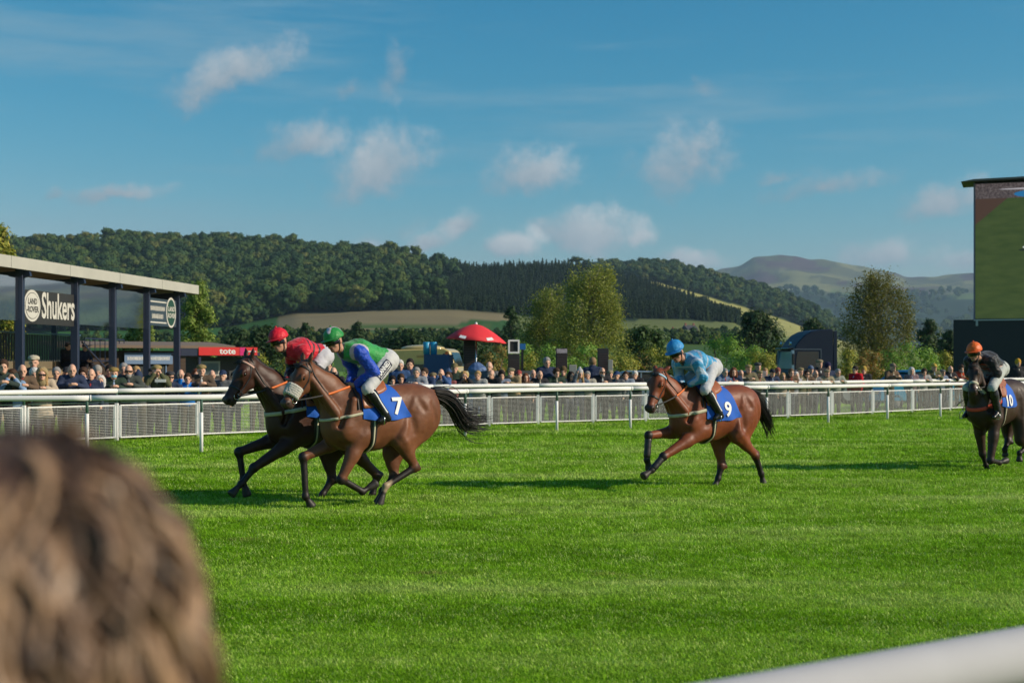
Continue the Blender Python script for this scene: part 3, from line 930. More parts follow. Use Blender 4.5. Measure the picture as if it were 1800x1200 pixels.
def hill(name, lines, x0, x1, step, sub, colour, mat, rough=2.0, back=0.7):
    """lines: list of (distance, [(px, py)...]) from foot to ridge; the relief interpolates them."""
    rows = []; meta = []
    L = []
    for (d0, p0), (d1, p1) in zip(lines, lines[1:]):
        for k in range(sub): L.append((d0, p0, d1, p1, k / sub))
    L.append((lines[-1][0], lines[-1][1], lines[-1][0], lines[-1][1], 0))
    cols = np.arange(x0, x1 + 1, step)
    for (d0, p0, d1, p1, t) in L:
        d = d0 + (d1 - d0) * t; row = []
        for px in cols:
            py = interp(p0, px) * (1 - t) + interp(p1, px) * t
            q = at(px, py, d)
            q.z += rough * mnoise.noise(Vector((q.x * 0.012, q.y * 0.012, 3.3)))
            if rough > 10: q.z += 55 * t * (1 - t) * mnoise.noise(Vector((q.x * 0.0035, q.y * 0.002, 7.7))) + 18 * mnoise.noise(Vector((q.x * 0.006, q.y * 0.003, 1.7)))
            row.append(q); meta.append((px, py))
        rows.append(row)
    rows.insert(0, [Vector((p.x * 0.8, p.y * 0.8, -0.4)) for p in rows[0]])
    dr = lines[-1][0]                                             # falls away behind the ridge
    rows.append([Vector((p.x, p.y + dr * 0.25, p.z * back)) for p in rows[-1]]); meta += [(0, 0)] * len(cols)
    rows.append([Vector((p.x, p.y + dr * 0.10, -0.5)) for p in rows[-1]]); meta += [(0, 0)] * len(cols)
    me = MB().sheet(rows).mesh(name, True)
    o = link(name, me, mat)
    ca = me.color_attributes.new('Col', 'FLOAT_COLOR', 'POINT')
    # mesh() merges doubles but keeps order for a regular sheet
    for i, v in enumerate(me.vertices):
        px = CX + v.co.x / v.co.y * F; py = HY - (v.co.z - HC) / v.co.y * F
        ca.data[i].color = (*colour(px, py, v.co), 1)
    tag(o, kind='structure')
    return o, bvh_of(me)

RIDGE_A = [(-500, 460), (-200, 450), (0, 446), (110, 441), (210, 437), (350, 439), (480, 442), (545, 453), (620, 462), (700, 461), (780, 471), (860, 476), (940, 470), (1000, 468), (1060, 480), (1110, 493), (1165, 512), (1235, 536), (1290, 560), (1330, 585), (1420, 612)]
FOOT_A = [(-500, 600), (-100, 590), (100, 584), (300, 580), (400, 576), (480, 560), (520, 551), (700, 546), (800, 546), (880, 552), (930, 560), (1000, 564), (1200, 563), (1290, 568), (1330, 592), (1420, 616)]
LOW_A = [(-500, 622), (0, 618), (400, 612), (600, 606), (900, 604), (1100, 606), (1250, 610), (1420, 622)]
def col_a(px, py, p):
    n = mnoise.noise(Vector((p.x * 0.01, p.y * 0.01, 0))) * 0.5 + 0.5
    foot = interp(FOOT_A, px)
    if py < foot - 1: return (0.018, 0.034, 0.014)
    if 485 < px < 893 and py < 583 - (px - 485) * 0.012:
        if py > 566 and 620 < px < 860 and 571 < py < 577: return (0.075, 0.125, 0.030)
        if px > 810 and py > 563: return (0.040, 0.110, 0.024)
        return (0.20 + 0.04 * n, 0.165 + 0.03 * n, 0.095)
    if px < 485: return (0.038, 0.120, 0.026)
    if px > 905 and py < 585: return (0.125 + 0.05 * n, 0.155 + 0.04 * n, 0.055)
    return (0.050 + 0.02 * n, 0.105 + 0.02 * n, 0.030)
hill_a, bv_a = hill('hill', [(420, LOW_A), (850, FOOT_A), (1350, RIDGE_A)], -500, 1420, 8, 16, col_a, M_hill, 2.5)

RIDGE_B = [(940, 500), (1040, 478), (1090, 477), (1150, 474), (1210, 480), (1250, 490), (1310, 507), (1380, 527), (1440, 553), (1470, 580), (1520, 606), (1650, 622)]
EDGE_B = [(940, 520), (1040, 500), (1100, 492), (1160, 500), (1220, 517), (1280, 535), (1340, 553), (1400, 573), (1450, 594), (1520, 612), (1650, 626)]
FOOT_B = [(940, 612), (1250, 606), (1350, 602), (1420, 604), (1520, 620), (1650, 630)]
def col_b(px, py, p):
    n = mnoise.noise(Vector((p.x * 0.008, p.y * 0.008, 5))) * 0.5 + 0.5
    e = interp(EDGE_B, px)
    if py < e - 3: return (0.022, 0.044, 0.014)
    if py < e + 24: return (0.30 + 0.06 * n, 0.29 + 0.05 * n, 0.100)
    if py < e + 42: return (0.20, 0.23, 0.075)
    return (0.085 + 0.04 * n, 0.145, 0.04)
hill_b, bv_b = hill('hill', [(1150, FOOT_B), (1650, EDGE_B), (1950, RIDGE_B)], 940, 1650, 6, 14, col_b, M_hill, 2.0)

RIDGE_C = [(1000, 560), (1130, 520), (1200, 500), (1255, 480), (1300, 466), (1325, 455), (1350, 450.5), (1372, 449), (1400, 451), (1440, 456), (1480, 464), (1500, 469), (1520, 472), (1560, 478), (1578, 482), (1590, 487), (1640, 486), (1720, 482), (1800, 478), (2000, 470), (2400, 478), (2700, 490)]
MID_C = [(1000, 575), (1200, 545), (1300, 520), (1400, 512), (1500, 514), (1600, 520), (1700, 516), (1800, 512), (2000, 508), (2700, 515)]
FOOT_C = [(1000, 600), (1300, 585), (1500, 572), (1600, 566), (1720, 564), (2000, 560), (2700, 566)]
LOW_C = [(1000, 628), (1600, 610), (2000, 606), (2700, 610)]
def col_c(px, py, p):
    n = mnoise.noise(Vector((p.x * 0.0040, p.y * 0.0016, 9))) + 0.5 * mnoise.noise(Vector((p.x * 0.008, p.y * 0.004, 2)))
    t = (py - interp(RIDGE_C, px)) / max(1.0, interp(MID_C, px) - interp(RIDGE_C, px))
    if t < 1.0:
        if n > 0.12: return (0.190, 0.190, 0.085)
        if n < -0.18: return (0.085, 0.050, 0.062)
        return (0.100, 0.105, 0.058)
    if n > 0.28: return (0.10, 0.15, 0.05)
    return (0.022, 0.045, 0.020)
hill_c, bv_c = hill('hill', [(3000, LOW_C), (4300, FOOT_C), (5200, MID_C), (6800, RIDGE_C)], 1000, 2700, 6, 12, col_c, M_moor, 14.0)

# ---- woods on the hills: far masses of trees
def tree_mat(name, stops, rough=0.85):
    m, nt, b = mat_new(name)
    oi = nt.nodes.new('ShaderNodeObjectInfo'); tc = coords(nt)
    n = noise_n(nt, tc, 0.9, 4, 0.7)
    f = math_n(nt, 'ADD', math_n(nt, 'MULTIPLY', oi.outputs['Random'], 0.8), math_n(nt, 'MULTIPLY', n, 0.3))
    nt.links.new(ramp(nt, f, stops), b.inputs['Base Color'])
    sock(b, 'Roughness', rough); sock(b, 'Specular IOR Level', 0.1)
    return m
M_wood_leaf = tree_mat('autumn_broadleaf', [(0.0, (0.020, 0.050, 0.022)), (0.38, (0.032, 0.068, 0.024)), (0.66, (0.056, 0.098, 0.026)), (0.88, (0.082, 0.116, 0.030)), (1.0, (0.145, 0.138, 0.036))])
M_wood_fir = tree_mat('dark_conifer', [(0.0, (0.011, 0.026, 0.012)), (0.6, (0.018, 0.037, 0.014)), (1.0, (0.030, 0.050, 0.018))])

def crown_mesh(name, seed, w, h):
    """Far tree crown: lobes of leaf sprays over a dark core."""
    r = random.Random(seed); m = MB()
    for i in range(15):
        a = r.uniform(0, 6.283); u = r.uniform(-0.7, 1); k = math.sqrt(max(0, 1 - u * u)) * r.random() ** 0.4 * w * 0.34
        c = Vector((math.cos(a) * k, math.sin(a) * k, h * (0.58 + 0.32 * u))); s = r.uniform(0.15, 0.25) * w
        m.ball(c, (s * .8, s * .8, s * .68), 6, 4)
        for q in range(30):
            d = Vector((r.gauss(0, 1), r.gauss(0, 1), r.gauss(0, 1) + .4)).normalized(); p = c + Vector((d.x * s, d.y * s, d.z * s * .85)) * r.uniform(.8, 1.12)
            t = d.cross(Vector((r.gauss(0, 1), r.gauss(0, 1), r.gauss(0, 1)))).normalized(); b = d.cross(t); z = r.uniform(.06, .12) * w * .55
            d2 = (t * r.uniform(-.5, .5) + d * r.uniform(-.5, .5)) * z
            m.add([p - t * z, p + b * z * .7 + d2, p + t * z, p - b * z * .7 - d2], [(0, 1, 2, 3)])
    return m.mesh(name)
def fir_mesh(name, seed, w, h):
    r = random.Random(seed); m = MB(); n = 7
    m.add([Vector((math.cos(6.283 * k / n) * w * .30, math.sin(6.283 * k / n) * w * .30, h * .08)) for k in range(n)] + [Vector((0, 0, h * .9))], [(k, (k + 1) % n, n) for k in range(n)])
    for i in range(210):
        t = r.random() ** 1.35; z = h * (.06 + .92 * t); rr = w * .5 * (1 - t) ** .8 * r.uniform(.55, 1.1) + .12; a = r.uniform(0, 6.283)
        o = Vector((math.cos(a), math.sin(a), 0)); p = o * rr + Vector((0, 0, z)); s = Vector((-o.y, o.x, 0)); k = r.uniform(.35, .75) * (1.2 - .6 * t)
        m.add([p - s * k, p - o * k * .9 + Vector((0, 0, k * .8)), p + s * k, p + o * k * .9 - Vector((0, 0, k * .7))], [(0, 1, 2, 3)])
    return m.mesh(name)

lib = bpy.data.collections.new('wood_library_broadleaf'); libf = bpy.data.collections.new('wood_library_conifer')
# prototypes are only reached through the instancing nodes, so their collections stay out of the scene
for i in range(6):
    o = bpy.data.objects.new('crown_form', crown_mesh('crown_form', i + 1, 12.0, (13, 15, 12, 16, 14, 11)[i])); o.data.materials.append(M_wood_leaf); lib.objects.link(o)
for i in range(4):
    o = bpy.data.objects.new('conifer_form', fir_mesh('conifer_form', i + 1, (6.0, 5.0, 6.5, 7.0)[i], (14, 12.5, 15, 11)[i])); o.data.materials.append(M_wood_fir); libf.objects.link(o)

def wood(name, pts, scales, coll, label):
    me = bpy.data.meshes.new(name); me.from_pydata([tuple(p) for p in pts], [], [])
    at_ = me.attributes.new('size', 'FLOAT', 'POINT'); at_.data.foreach_set('value', np.array(scales, np.float32))
    o = link(name, me); tag(o, label, 'trees', kind='stuff')
    g = bpy.data.node_groups.new(name + '_nodes', 'GeometryNodeTree')
    g.interface.new_socket('Geometry', in_out='INPUT', socket_type='NodeSocketGeometry'); g.interface.new_socket('Geometry', in_out='OUTPUT', socket_type='NodeSocketGeometry')
    gi, go = g.nodes.new('NodeGroupInput'), g.nodes.new('NodeGroupOutput')
    ci = g.nodes.new('GeometryNodeCollectionInfo'); ci.inputs[0].default_value = coll; ci.inputs[1].default_value = True; ci.inputs[2].default_value = True
    ip = g.nodes.new('GeometryNodeInstanceOnPoints'); ip.inputs['Pick Instance'].default_value = True
    rv = g.nodes.new('FunctionNodeRandomValue'); rv.data_type = 'FLOAT_VECTOR'; rv.inputs[0].default_value = (-0.05, -0.05, 0); rv.inputs[1].default_value = (0.05, 0.05, 6.28)
    na = g.nodes.new('GeometryNodeInputNamedAttribute'); na.data_type = 'FLOAT'; na.inputs[0].default_value = 'size'
    mp = g.nodes.new('GeometryNodeMeshToPoints')
    g.links.new(gi.outputs[0], mp.inputs[0]); g.links.new(mp.outputs[0], ip.inputs['Points']); g.links.new(ci.outputs[0], ip.inputs['Instance'])
    g.links.new(rv.outputs[0], ip.inputs['Rotation']); g.links.new(na.outputs[0], ip.inputs['Scale']); g.links.new(ip.outputs[0], go.inputs[0])
    md = o.modifiers.new('scatter', 'NODES'); md.node_group = g
    return o

def drop(bv, x, y):
    h_ = bv.ray_cast(Vector((x, y, 900)), Vector((0, 0, -1)))
    return h_[0]
def pix(p): return CX + p.x / p.y * F, HY - (p.z - HC) / p.y * F
def conifer_side(px): return px + rngw.gauss(0, 55) > 690
rngw = random.Random(21)
leafp, leafs, firp, firs = [], [], [], []
for i in range(21000):
    d = rngw.uniform(845, 1420); px = rngw.uniform(-420, 1300); x = (px - CX) / F * d
    p = drop(bv_a, x, d)
    if p is None: continue
    qx, qy = pix(p)
    if d < 1352 and qy > interp(FOOT_A, qx) - 1: continue
    dens = 0.62
    if conifer_side(px) or mnoise.noise(Vector((x * 0.006, d * 0.006, 1))) > 0.42:
        firp.append(p - Vector((0, 0, 3))); firs.append(rngw.uniform(0.5, 1.0))
    elif rngw.random() < dens:
        leafp.append(p - Vector((0, 0, 2.5))); leafs.append(rngw.uniform(0.6, 1.5))
for i in range(5200):                                    # second hill: trees along its crest and flank
    d = rngw.uniform(1640, 2020); px = rngw.uniform(950, 1500); x = (px - CX) / F * d
    p = drop(bv_b, x, d)
    if p is None: continue
    qx, qy = pix(p); e = interp(EDGE_B, qx)
    if d < 1952 and qy > e - 3: continue
    if rngw.random() < 0.45: leafp.append(p - Vector((0, 0, 2.0))); leafs.append(rngw.uniform(0.8, 1.35))
wood('broadleaf_woodland', leafp, leafs, lib, 'mixed broadleaf woodland covering the hill')
wood('conifer_woodland', firp, firs, libf, 'dark conifer plantation on the hill flank')
# far hedges and copses on the moor's lower slopes
farp, fars = [], []
for i in range(2600):
    d = rngw.uniform(3200, 5200); px = rngw.uniform(1250, 2300); x = (px - CX) / F * d
    p = drop(bv_c, x, d)
    if p is None: continue
    if mnoise.noise(Vector((x * 0.004, d * 0.002, 4))) > -0.05: farp.append(p); fars.append(rngw.uniform(1.3, 2.4))
wood('distant_woodland', farp, fars, lib, 'distant woods at the foot of the moor')
# field hedges and copses in front of the hill
hp, hs_ = [], []
for (xa, ya, xb, yb, n, s) in ((480, 583, 620, 590, 40, .45), (620, 588, 900, 586, 60, .4), (910, 573, 1180, 589, 70, .38), (390, 596, 520, 600, 60, .7), (340, 604, 900, 606, 220, .6), (880, 604, 1300, 604, 200, .6),
                               (380, 588, 470, 592, 26, .55), (150, 582, 330, 577, 40, .5), (120, 600, 340, 600, 60, .6), (1180, 596, 1300, 590, 40, .6)):
    for i in range(n):
        t = rngw.random(); px = xa + (xb - xa) * t; py = ya + (yb - ya) * t + rngw.uniform(-1.5, 1.5)
        c = Vector((0, 0, HC)); v = Vector(((px - CX) / F, 1.0, -(py - HY) / F))
        h_ = bv_a.ray_cast(c, v.normalized())
        if h_[0] is None: continue
        hp.append(h_[0] - Vector((0, 0, 0.8))); hs_.append(s * 0.5 * rngw.uniform(0.6, 1.25))
wood('field_hedgerows', hp, hs_, lib, 'hedgerow trees between the fields below the hill')
# ------------------------------------------------------------------ trees, bushes and hedge
def leaf_mat(name, rough=0.6):
    m, nt, b = mat_new(name)
    a = N(nt, 'ShaderNodeAttribute', attribute_name='Col')
    nt.links.new(a.outputs['Color'], b.inputs['Base Color']); sock(b, 'Roughness', rough); sock(b, 'Specular IOR Level', 0.25)
    tr = nt.nodes.new('ShaderNodeBsdfTranslucent'); mx = nt.nodes.new('ShaderNodeMixShader'); mx.inputs[0].default_value = 0.28
    br = mixc(nt, 1.0, a.outputs['Color'], (1.5, 1.45, 0.8), 'MULTIPLY'); nt.links.new(br, tr.inputs[0])
    nt.links.new(b.outputs[0], mx.inputs[1]); nt.links.new(tr.outputs[0], mx.inputs[2])
    out = [n for n in nt.nodes if n.type == 'OUTPUT_MATERIAL'][0]; nt.links.new(mx.outputs[0], out.inputs[0])
    return m
M_leaf = leaf_mat('leaves')
M_bark = plain('grey_bark', (0.10, 0.085, 0.07), rough=0.9, vary=0.5, scale=12, bmp=0.6)
M_birch = plain('pale_birch_bark', (0.26, 0.24, 0.21), rough=0.85, vary=0.5, scale=10, bmp=0.4)

def leaf_mesh(name, P, size, cols, seed, up_bias=0.35):
    """One four-cornered leaf spray per point."""
    g = np.random.default_rng(seed); n = len(P); P = np.asarray(P)
    nr = g.normal(size=(n, 3)); nr[:, 2] = np.abs(nr[:, 2]) + up_bias; nr /= np.linalg.norm(nr, axis=1)[:, None]
    t = np.cross(nr, g.normal(size=(n, 3))); t /= np.linalg.norm(t, axis=1)[:, None]; b = np.cross(nr, t)
    s = (size * g.uniform(0.6, 1.4, n))[:, None]; l = s * g.uniform(1.0, 1.7, (n, 1))
    V = np.empty((n, 4, 3)); V[:, 0] = P - t * l * 0.5; V[:, 1] = P + b * s * 0.32 + nr * s * 0.10; V[:, 2] = P + t * l * 0.5; V[:, 3] = P - b * s * 0.32 + nr * s * 0.10
    me = bpy.data.meshes.new(name); nv = n * 4
    me.vertices.add(nv); me.vertices.foreach_set('co', V.astype(np.float32).ravel())
    me.loops.add(nv); me.loops.foreach_set('vertex_index', np.arange(nv, dtype=np.int32))
    me.polygons.add(n); me.polygons.foreach_set('loop_start', np.arange(0, nv, 4, dtype=np.int32))
    me.update(calc_edges=True)
    cols = np.asarray(cols); w = g.random(n); k = np.minimum((w * (len(cols) - 1)).astype(int), len(cols) - 2); f = (w * (len(cols) - 1) - k)[:, None]
    C = cols[k] * (1 - f) + cols[k + 1] * f; C = C * g.uniform(0.75, 1.25, (n, 1))
    C4 = np.ones((n, 4, 4), np.float32); C4[:, :, :3] = C[:, None, :]
    ca = me.color_attributes.new('Col', 'FLOAT_COLOR', 'POINT'); ca.data.foreach_set('color', C4.ravel())
    me.update()
    return me

GREEN = [(0.105, 0.225, 0.044), (0.179, 0.328, 0.060), (0.299, 0.447, 0.085)]
BIRCH = [(0.140, 0.185, 0.042), (0.235, 0.275, 0.062), (0.360, 0.360, 0.092)]
OLIVE = [(0.090, 0.105, 0.034), (0.155, 0.160, 0.048), (0.225, 0.205, 0.062)]
DARK = [(0.023, 0.048, 0.018), (0.035, 0.073, 0.023), (0.058, 0.100, 0.029)]
YELLOW = [(0.131, 0.187, 0.035), (0.265, 0.299, 0.047), (0.420, 0.365, 0.066)]
RUST = [(0.131, 0.166, 0.040), (0.242, 0.211, 0.053), (0.352, 0.187, 0.066)]

def tree(name, label, px, d, base_y, top_y, half, cols, n, seed, cat='tree', droop=0.0, shape=None, leaf=0.16, bark=None, clumps=60, lean=0.0, group=None):
    """Trunk and limbs that carry clumps of leaves; half = half width in photo pixels, shape = outline (height share, width share)."""
    r = random.Random(seed); g = np.random.default_rng(seed)
    base = at(px, HY, d); base.z = 0.0
    top = at(px, top_y, d).z; W = half / F * d; z0 = max(0.0, at(px, base_y, d).z)
    shape = shape or [(0, 0.55), (0.25, 0.95), (0.5, 1.0), (0.75, 0.75), (1.0, 0.15)]
    root = empty(name, base); tag(root, label, cat, group)
    tm = MB(); H = top
    spine_ = [Vector((lean * t * W + 0.05 * W * math.sin(t * 5 + seed), 0.04 * W * math.cos(t * 4), H * 0.92 * t)) for t in np.linspace(0, 1, 9)]
    r0 = max(0.05, H * 0.018)
    tm.tube(spine_, [r0 * (1 - 0.85 * i / 8) + (0.6 * r0 if i == 0 else 0) for i in range(9)], 8)
    P = []
    for i in range(clumps):
        t = (i + r.random()) / clumps; z = z0 + (H - z0) * t
        wr = interp(shape, t) * W
        a = r.uniform(0, 6.283); q = r.random() ** 0.45
        c = Vector((lean * t * W + math.cos(a) * wr * q, math.sin(a) * wr * q * 0.9, z))
        if i % 2 == 0:
            zt = max(0.15 * H, c.z - r.uniform(0.1, 0.35) * H); s0 = Vector((lean * zt / H * W, 0, zt)); m_ = s0.lerp(c, 0.5) + Vector((0, 0, 0.06 * H))
            tm.tube([s0, m_, c], [r0 * 0.38, r0 * 0.22, r0 * 0.06], 5)
        k = max(8, int(n / clumps * r.uniform(0.5, 1.5)))
        rad = r.uniform(0.10, 0.22) * W * (0.7 + 0.5 * interp(shape, t)) + 0.10
        X = g.normal(size=(k, 3)) * rad * (0.62, 0.62, 0.55)
        if droop: X[:, 2] -= np.abs(g.normal(size=k)) * droop * rad * 2.2; X[:, :2] *= 0.75
        P.append(X + V3(c))
    P = np.concatenate(P); P[:, 2] = np.maximum(P[:, 2], 0.05)
    tm.build('trunk', bark or M_bark, root, True)
    link('crown', leaf_mesh('crown', P, leaf, cols, seed), M_leaf, root)
    return root

def bush(label, px, d, top_y, half, cols, n, seed, cat='bush', leaf=0.11, group='bushes of the hedge behind the crowd', depth=0.8):
    r = random.Random(seed); g = np.random.default_rng(seed)
    base = at(px, HY, d); base.z = 0; H = at(px, top_y, d).z; W = half / F * d
    root = empty('bush', base); tag(root, label, cat, group)
    sm = MB(); P = []
    for i in range(26):
        a = r.uniform(0, 6.283); u = r.random(); q = r.random() ** 0.5
        wr = W * math.sqrt(max(0.05, 1 - (u * 0.95) ** 2.4)) * q
        c = Vector((math.cos(a) * wr, math.sin(a) * wr * depth, H * (0.12 + 0.80 * u) * r.uniform(0.85, 1.04)))
        if i % 3 == 0: sm.tube([Vector((c.x * 0.2, c.y * 0.2, 0)), Vector((c.x * 0.6, c.y * 0.6, c.z * 0.6)), c], [0.05, 0.03, 0.01], 5)
        k = int(n / 26 * r.uniform(0.6, 1.4)); rad = r.uniform(0.20, 0.34) * W
        P.append(g.normal(size=(k, 3)) * (rad * 0.7, rad * 0.7, rad * 0.55) + V3(c))
    P = np.concatenate(P); P[:, 2] = np.abs(P[:, 2])
    sm.build('stems', M_bark, root, True)
    link('foliage', leaf_mesh('foliage', P, leaf, cols, seed), M_leaf, root)
    return root

B_SHAPE = [(0, 0.8), (0.2, 0.95), (0.45, 0.78), (0.62, 0.78), (0.8, 0.66), (0.92, 0.55), (1, 0.35)]
tree('birch_tree', 'tall drooping yellow green birch behind the bookmakers\' boards', 1032, 92, 640, 466, 80, BIRCH, 32000, 31, leaf=0.105, droop=0.9, shape=B_SHAPE, bark=M_birch, clumps=120, lean=0.12)
tree('birch_tree', 'shorter green birch touching the tall birch, nearer the red parasol', 966, 96, 640, 508, 66, [(0.120, 0.165, 0.038), (0.195, 0.240, 0.055), (0.300, 0.315, 0.080)], 22000, 32, leaf=0.105, droop=0.7, shape=B_SHAPE, bark=M_birch, clumps=80)
tree('birch_tree', 'thin brownish birch behind the dark lorry cab, sky showing through', 1540, 88, 640, 478, 66, OLIVE, 24000, 33, droop=0.8, shape=[(0, 0.6), (0.25, 0.9), (0.5, 1.0), (0.75, 0.85), (0.9, 0.62), (1, 0.3)], bark=M_birch, clumps=130, leaf=0.105)
tree('poplar_tree', 'bright green upright tree at the end of the grandstand', 348, 82, 640, 500, 32, [(0.096, 0.168, 0.029), (0.176, 0.264, 0.045), (0.288, 0.344, 0.072)], 12000, 34, leaf=0.12, shape=[(0, 0.8), (0.3, 1.0), (0.6, 0.85), (0.85, 0.5), (1, 0.2)], clumps=90)
tree('poplar_tree', 'leafy tree seen through the glass of the grandstand', 245, 84, 640, 560, 34, [(0.096, 0.152, 0.032), (0.160, 0.224, 0.045), (0.240, 0.288, 0.064)], 4200, 35, clumps=70)
tree('oak_tree', 'yellowing tree rising above the grandstand roof at the left edge', 2, 78, 640, 402, 34, YELLOW, 8000, 36, clumps=110)
tree('dark_tree', 'dark round tree on the field left of the lorry cab', 1330, 165, 640, 552, 46, DARK, 8000, 37, leaf=0.32, clumps=90, shape=[(0, 0.9), (0.3, 1.0), (0.6, 0.95), (0.85, 0.6), (1, 0.25)])
tree('dark_tree', 'dark narrow fir at the left foot of the birches', 897, 190, 640, 542, 17, DARK, 3500, 38, leaf=0.30, clumps=60)
tree('dark_tree', 'dark tree behind the lorry roof, partly hidden', 1432, 150, 640, 566, 34, DARK, 5000, 39, leaf=0.3, clumps=70)
tree('dark_tree', 'dark tree standing between the brown birch and the video screen', 1635, 150, 640, 566, 24, DARK, 4500, 40, leaf=0.28, clumps=60)
tree('dark_tree', 'low dark tree just left of the video screen base', 1668, 130, 640, 585, 20, DARK, 4000, 41, leaf=0.26, clumps=50)
tree('dark_tree', 'small dark tree in the field behind the red jockey', 537, 210, 640, 570, 15, DARK, 2200, 42, leaf=0.34, clumps=40)
tree('dark_tree', 'pair of small dark trees right of the green jockey, the wider one', 628, 230, 640, 569, 20, DARK, 2600, 43, leaf=0.36, clumps=40)
tree('dark_tree', 'dark leafy tree behind the betting hut roof', 470, 130, 640, 578, 40, DARK, 6000, 44, leaf=0.26, clumps=70)
tree('dark_tree', 'dark hedge tree behind the ice cream van', 720, 140, 640, 590, 52, DARK, 6500, 45, leaf=0.28, clumps=80)
tree('dark_tree', 'dark hedge tree behind the red parasol', 820, 150, 640, 590, 48, DARK, 6000, 46, leaf=0.28, clumps=80)
tree('dark_tree', 'dark green tree behind the pale blue jockey', 1130, 120, 640, 580, 48, [(0.036, 0.076, 0.022), (0.061, 0.112, 0.029), (0.094, 0.153, 0.040)], 6500, 47, leaf=0.22, clumps=80)
tree('dark_tree', 'low dark tree between the hut and the red jockey', 420, 150, 640, 588, 34, DARK, 5000, 48, leaf=0.28, clumps=60)
# the lone pine on the skyline
pb = drop(bv_a, (1012 - CX) / F * 1345, 1345); pr = empty('pine_tree', pb + Vector((0, 0, -5))); tag(pr, 'lone flat topped pine standing on the wooded skyline', 'tree')
MB().tube([(0, 0, 0), (0.3, 0, 6), (0.8, 0, 13)], [0.6, 0.45, 0.2], 6).build('trunk', M_bark, pr, True)
gp = np.random.default_rng(5); cl_ = [(-3.5, 10.5, 2.0), (0.5, 12.5, 2.6), (4.0, 11.5, 2.2), (1.5, 9.8, 1.6), (-1.0, 11.8, 2)]
link('crown', leaf_mesh('crown', np.concatenate([gp.normal(size=(160, 3)) * (q[2] * 0.8, q[2] * 0.8, q[2] * 0.35) + (q[0], 0, q[1] + 3) for q in cl_]), 1.3, DARK, 5), M_leaf, pr)

BUSHES = [(905, 70, 596, 36, GREEN, 'tall green bush between the parasol and the birches'), (1160, 74, 606, 38, YELLOW, 'yellow green bush left of the pale blue jockey\'s cap'), (1310, 74, 604, 40, GREEN, 'green bush between the big bright bush and the lorry'), (868, 64, 606, 34, RUST, 'rusty green bush right of the red parasol'), (925, 67, 618, 36, YELLOW, 'yellowish bush behind the white framed betting board'),
          (975, 66, 606, 40, GREEN, 'tall green bush behind the board with a printed header'), (1030, 67, 598, 42, GREEN, 'biggest green bush, between the two dark upright boards'),
          (1085, 68, 608, 40, YELLOW, 'yellow green bush right of the plain dark board'), (1135, 69, 622, 36, RUST, 'low rusty bush left of the pale blue jockey'),
          (1190, 70, 622, 34, RUST, 'brownish bush just behind the pale blue jockey'), (1270, 70, 584, 50, GREEN, 'large bright green bush right of the pale blue jockey'),
          (1345, 71, 608, 40, YELLOW, 'yellow tinged bush touching the front of the lorry cab'), (1490, 70, 612, 28, YELLOW, 'yellow green bush against the back of the lorry cab'),
          (1530, 71, 606, 36, RUST, 'olive bush below the brown birch'), (1580, 72, 604, 42, GREEN, 'dense green bush above the bright blue car'),
          (1632, 73, 608, 38, GREEN, 'round green bush right of the bright blue car'), (1668, 74, 616, 26, YELLOW, 'small bush beside the video screen base'),
          (445, 66, 616, 26, YELLOW, 'yellow bush between the betting hut and the horses'), (560, 68, 614, 36, GREEN, 'green bush behind the red jockey\'s back'),
          (640, 68, 622, 34, GREEN, 'green bush hidden behind the green jockey'), (520, 67, 622, 30, YELLOW, 'low yellow bush behind the two leading horses')]
for i, (px, d, ty, hw, cols, lab) in enumerate(BUSHES):
    bush(lab, px, d, ty, hw, cols, 5200, 60 + i, leaf=0.085)
# ------------------------------------------------------------------ rails and fence
M_white = plain('white_rail_plastic', (0.74, 0.74, 0.72), rough=0.7, vary=0.08, scale=3.0, spec=0.2)
M_post = plain('white_painted_post', (0.78, 0.78, 0.76), rough=0.7, vary=0.12, scale=8.0, spec=0.2)
M_green = plain('green_bracket', (0.035, 0.095, 0.065), rough=0.5, vary=0.2)
M_wire = plain('pale_mesh_wire', (0.42, 0.43, 0.41), rough=0.6, vary=0.15)

NEAR = [(-140, 27.2), (0, 27.4), (153, 27.7), (354, 28.4), (560, 30.6), (690, 32.7), (818, 34.7), (979, 37.3), (1108, 38.9), (1240, 40.3), (1348, 41.2), (1456, 42.3), (1560, 44.6), (1653, 46.8), (1740, 49), (1850, 52), (1960, 55)]
FAR = [(-110, 29.2), (42, 30.8), (205, 32.6), (349, 34.2), (500, 36), (640, 37.6), (760, 39), (860, 40.2), (946, 41.3), (1043, 42.4), (1135, 43.6), (1220, 44.7), (1306, 45.6), (1385, 46.6), (1461, 48), (1533, 50), (1603, 52), (1670, 54.4), (1740, 57), (1810, 59.6), (1890, 62.5)]
def gp_(px, tab, z=0.0):
    d = interp(tab, px); return Vector(((px - CX) / F * d, d, z))
def smooth_line(tab, a, b, z, n):
    return [gp_(a + (b - a) * i / n, tab, z) for i in range(n + 1)]

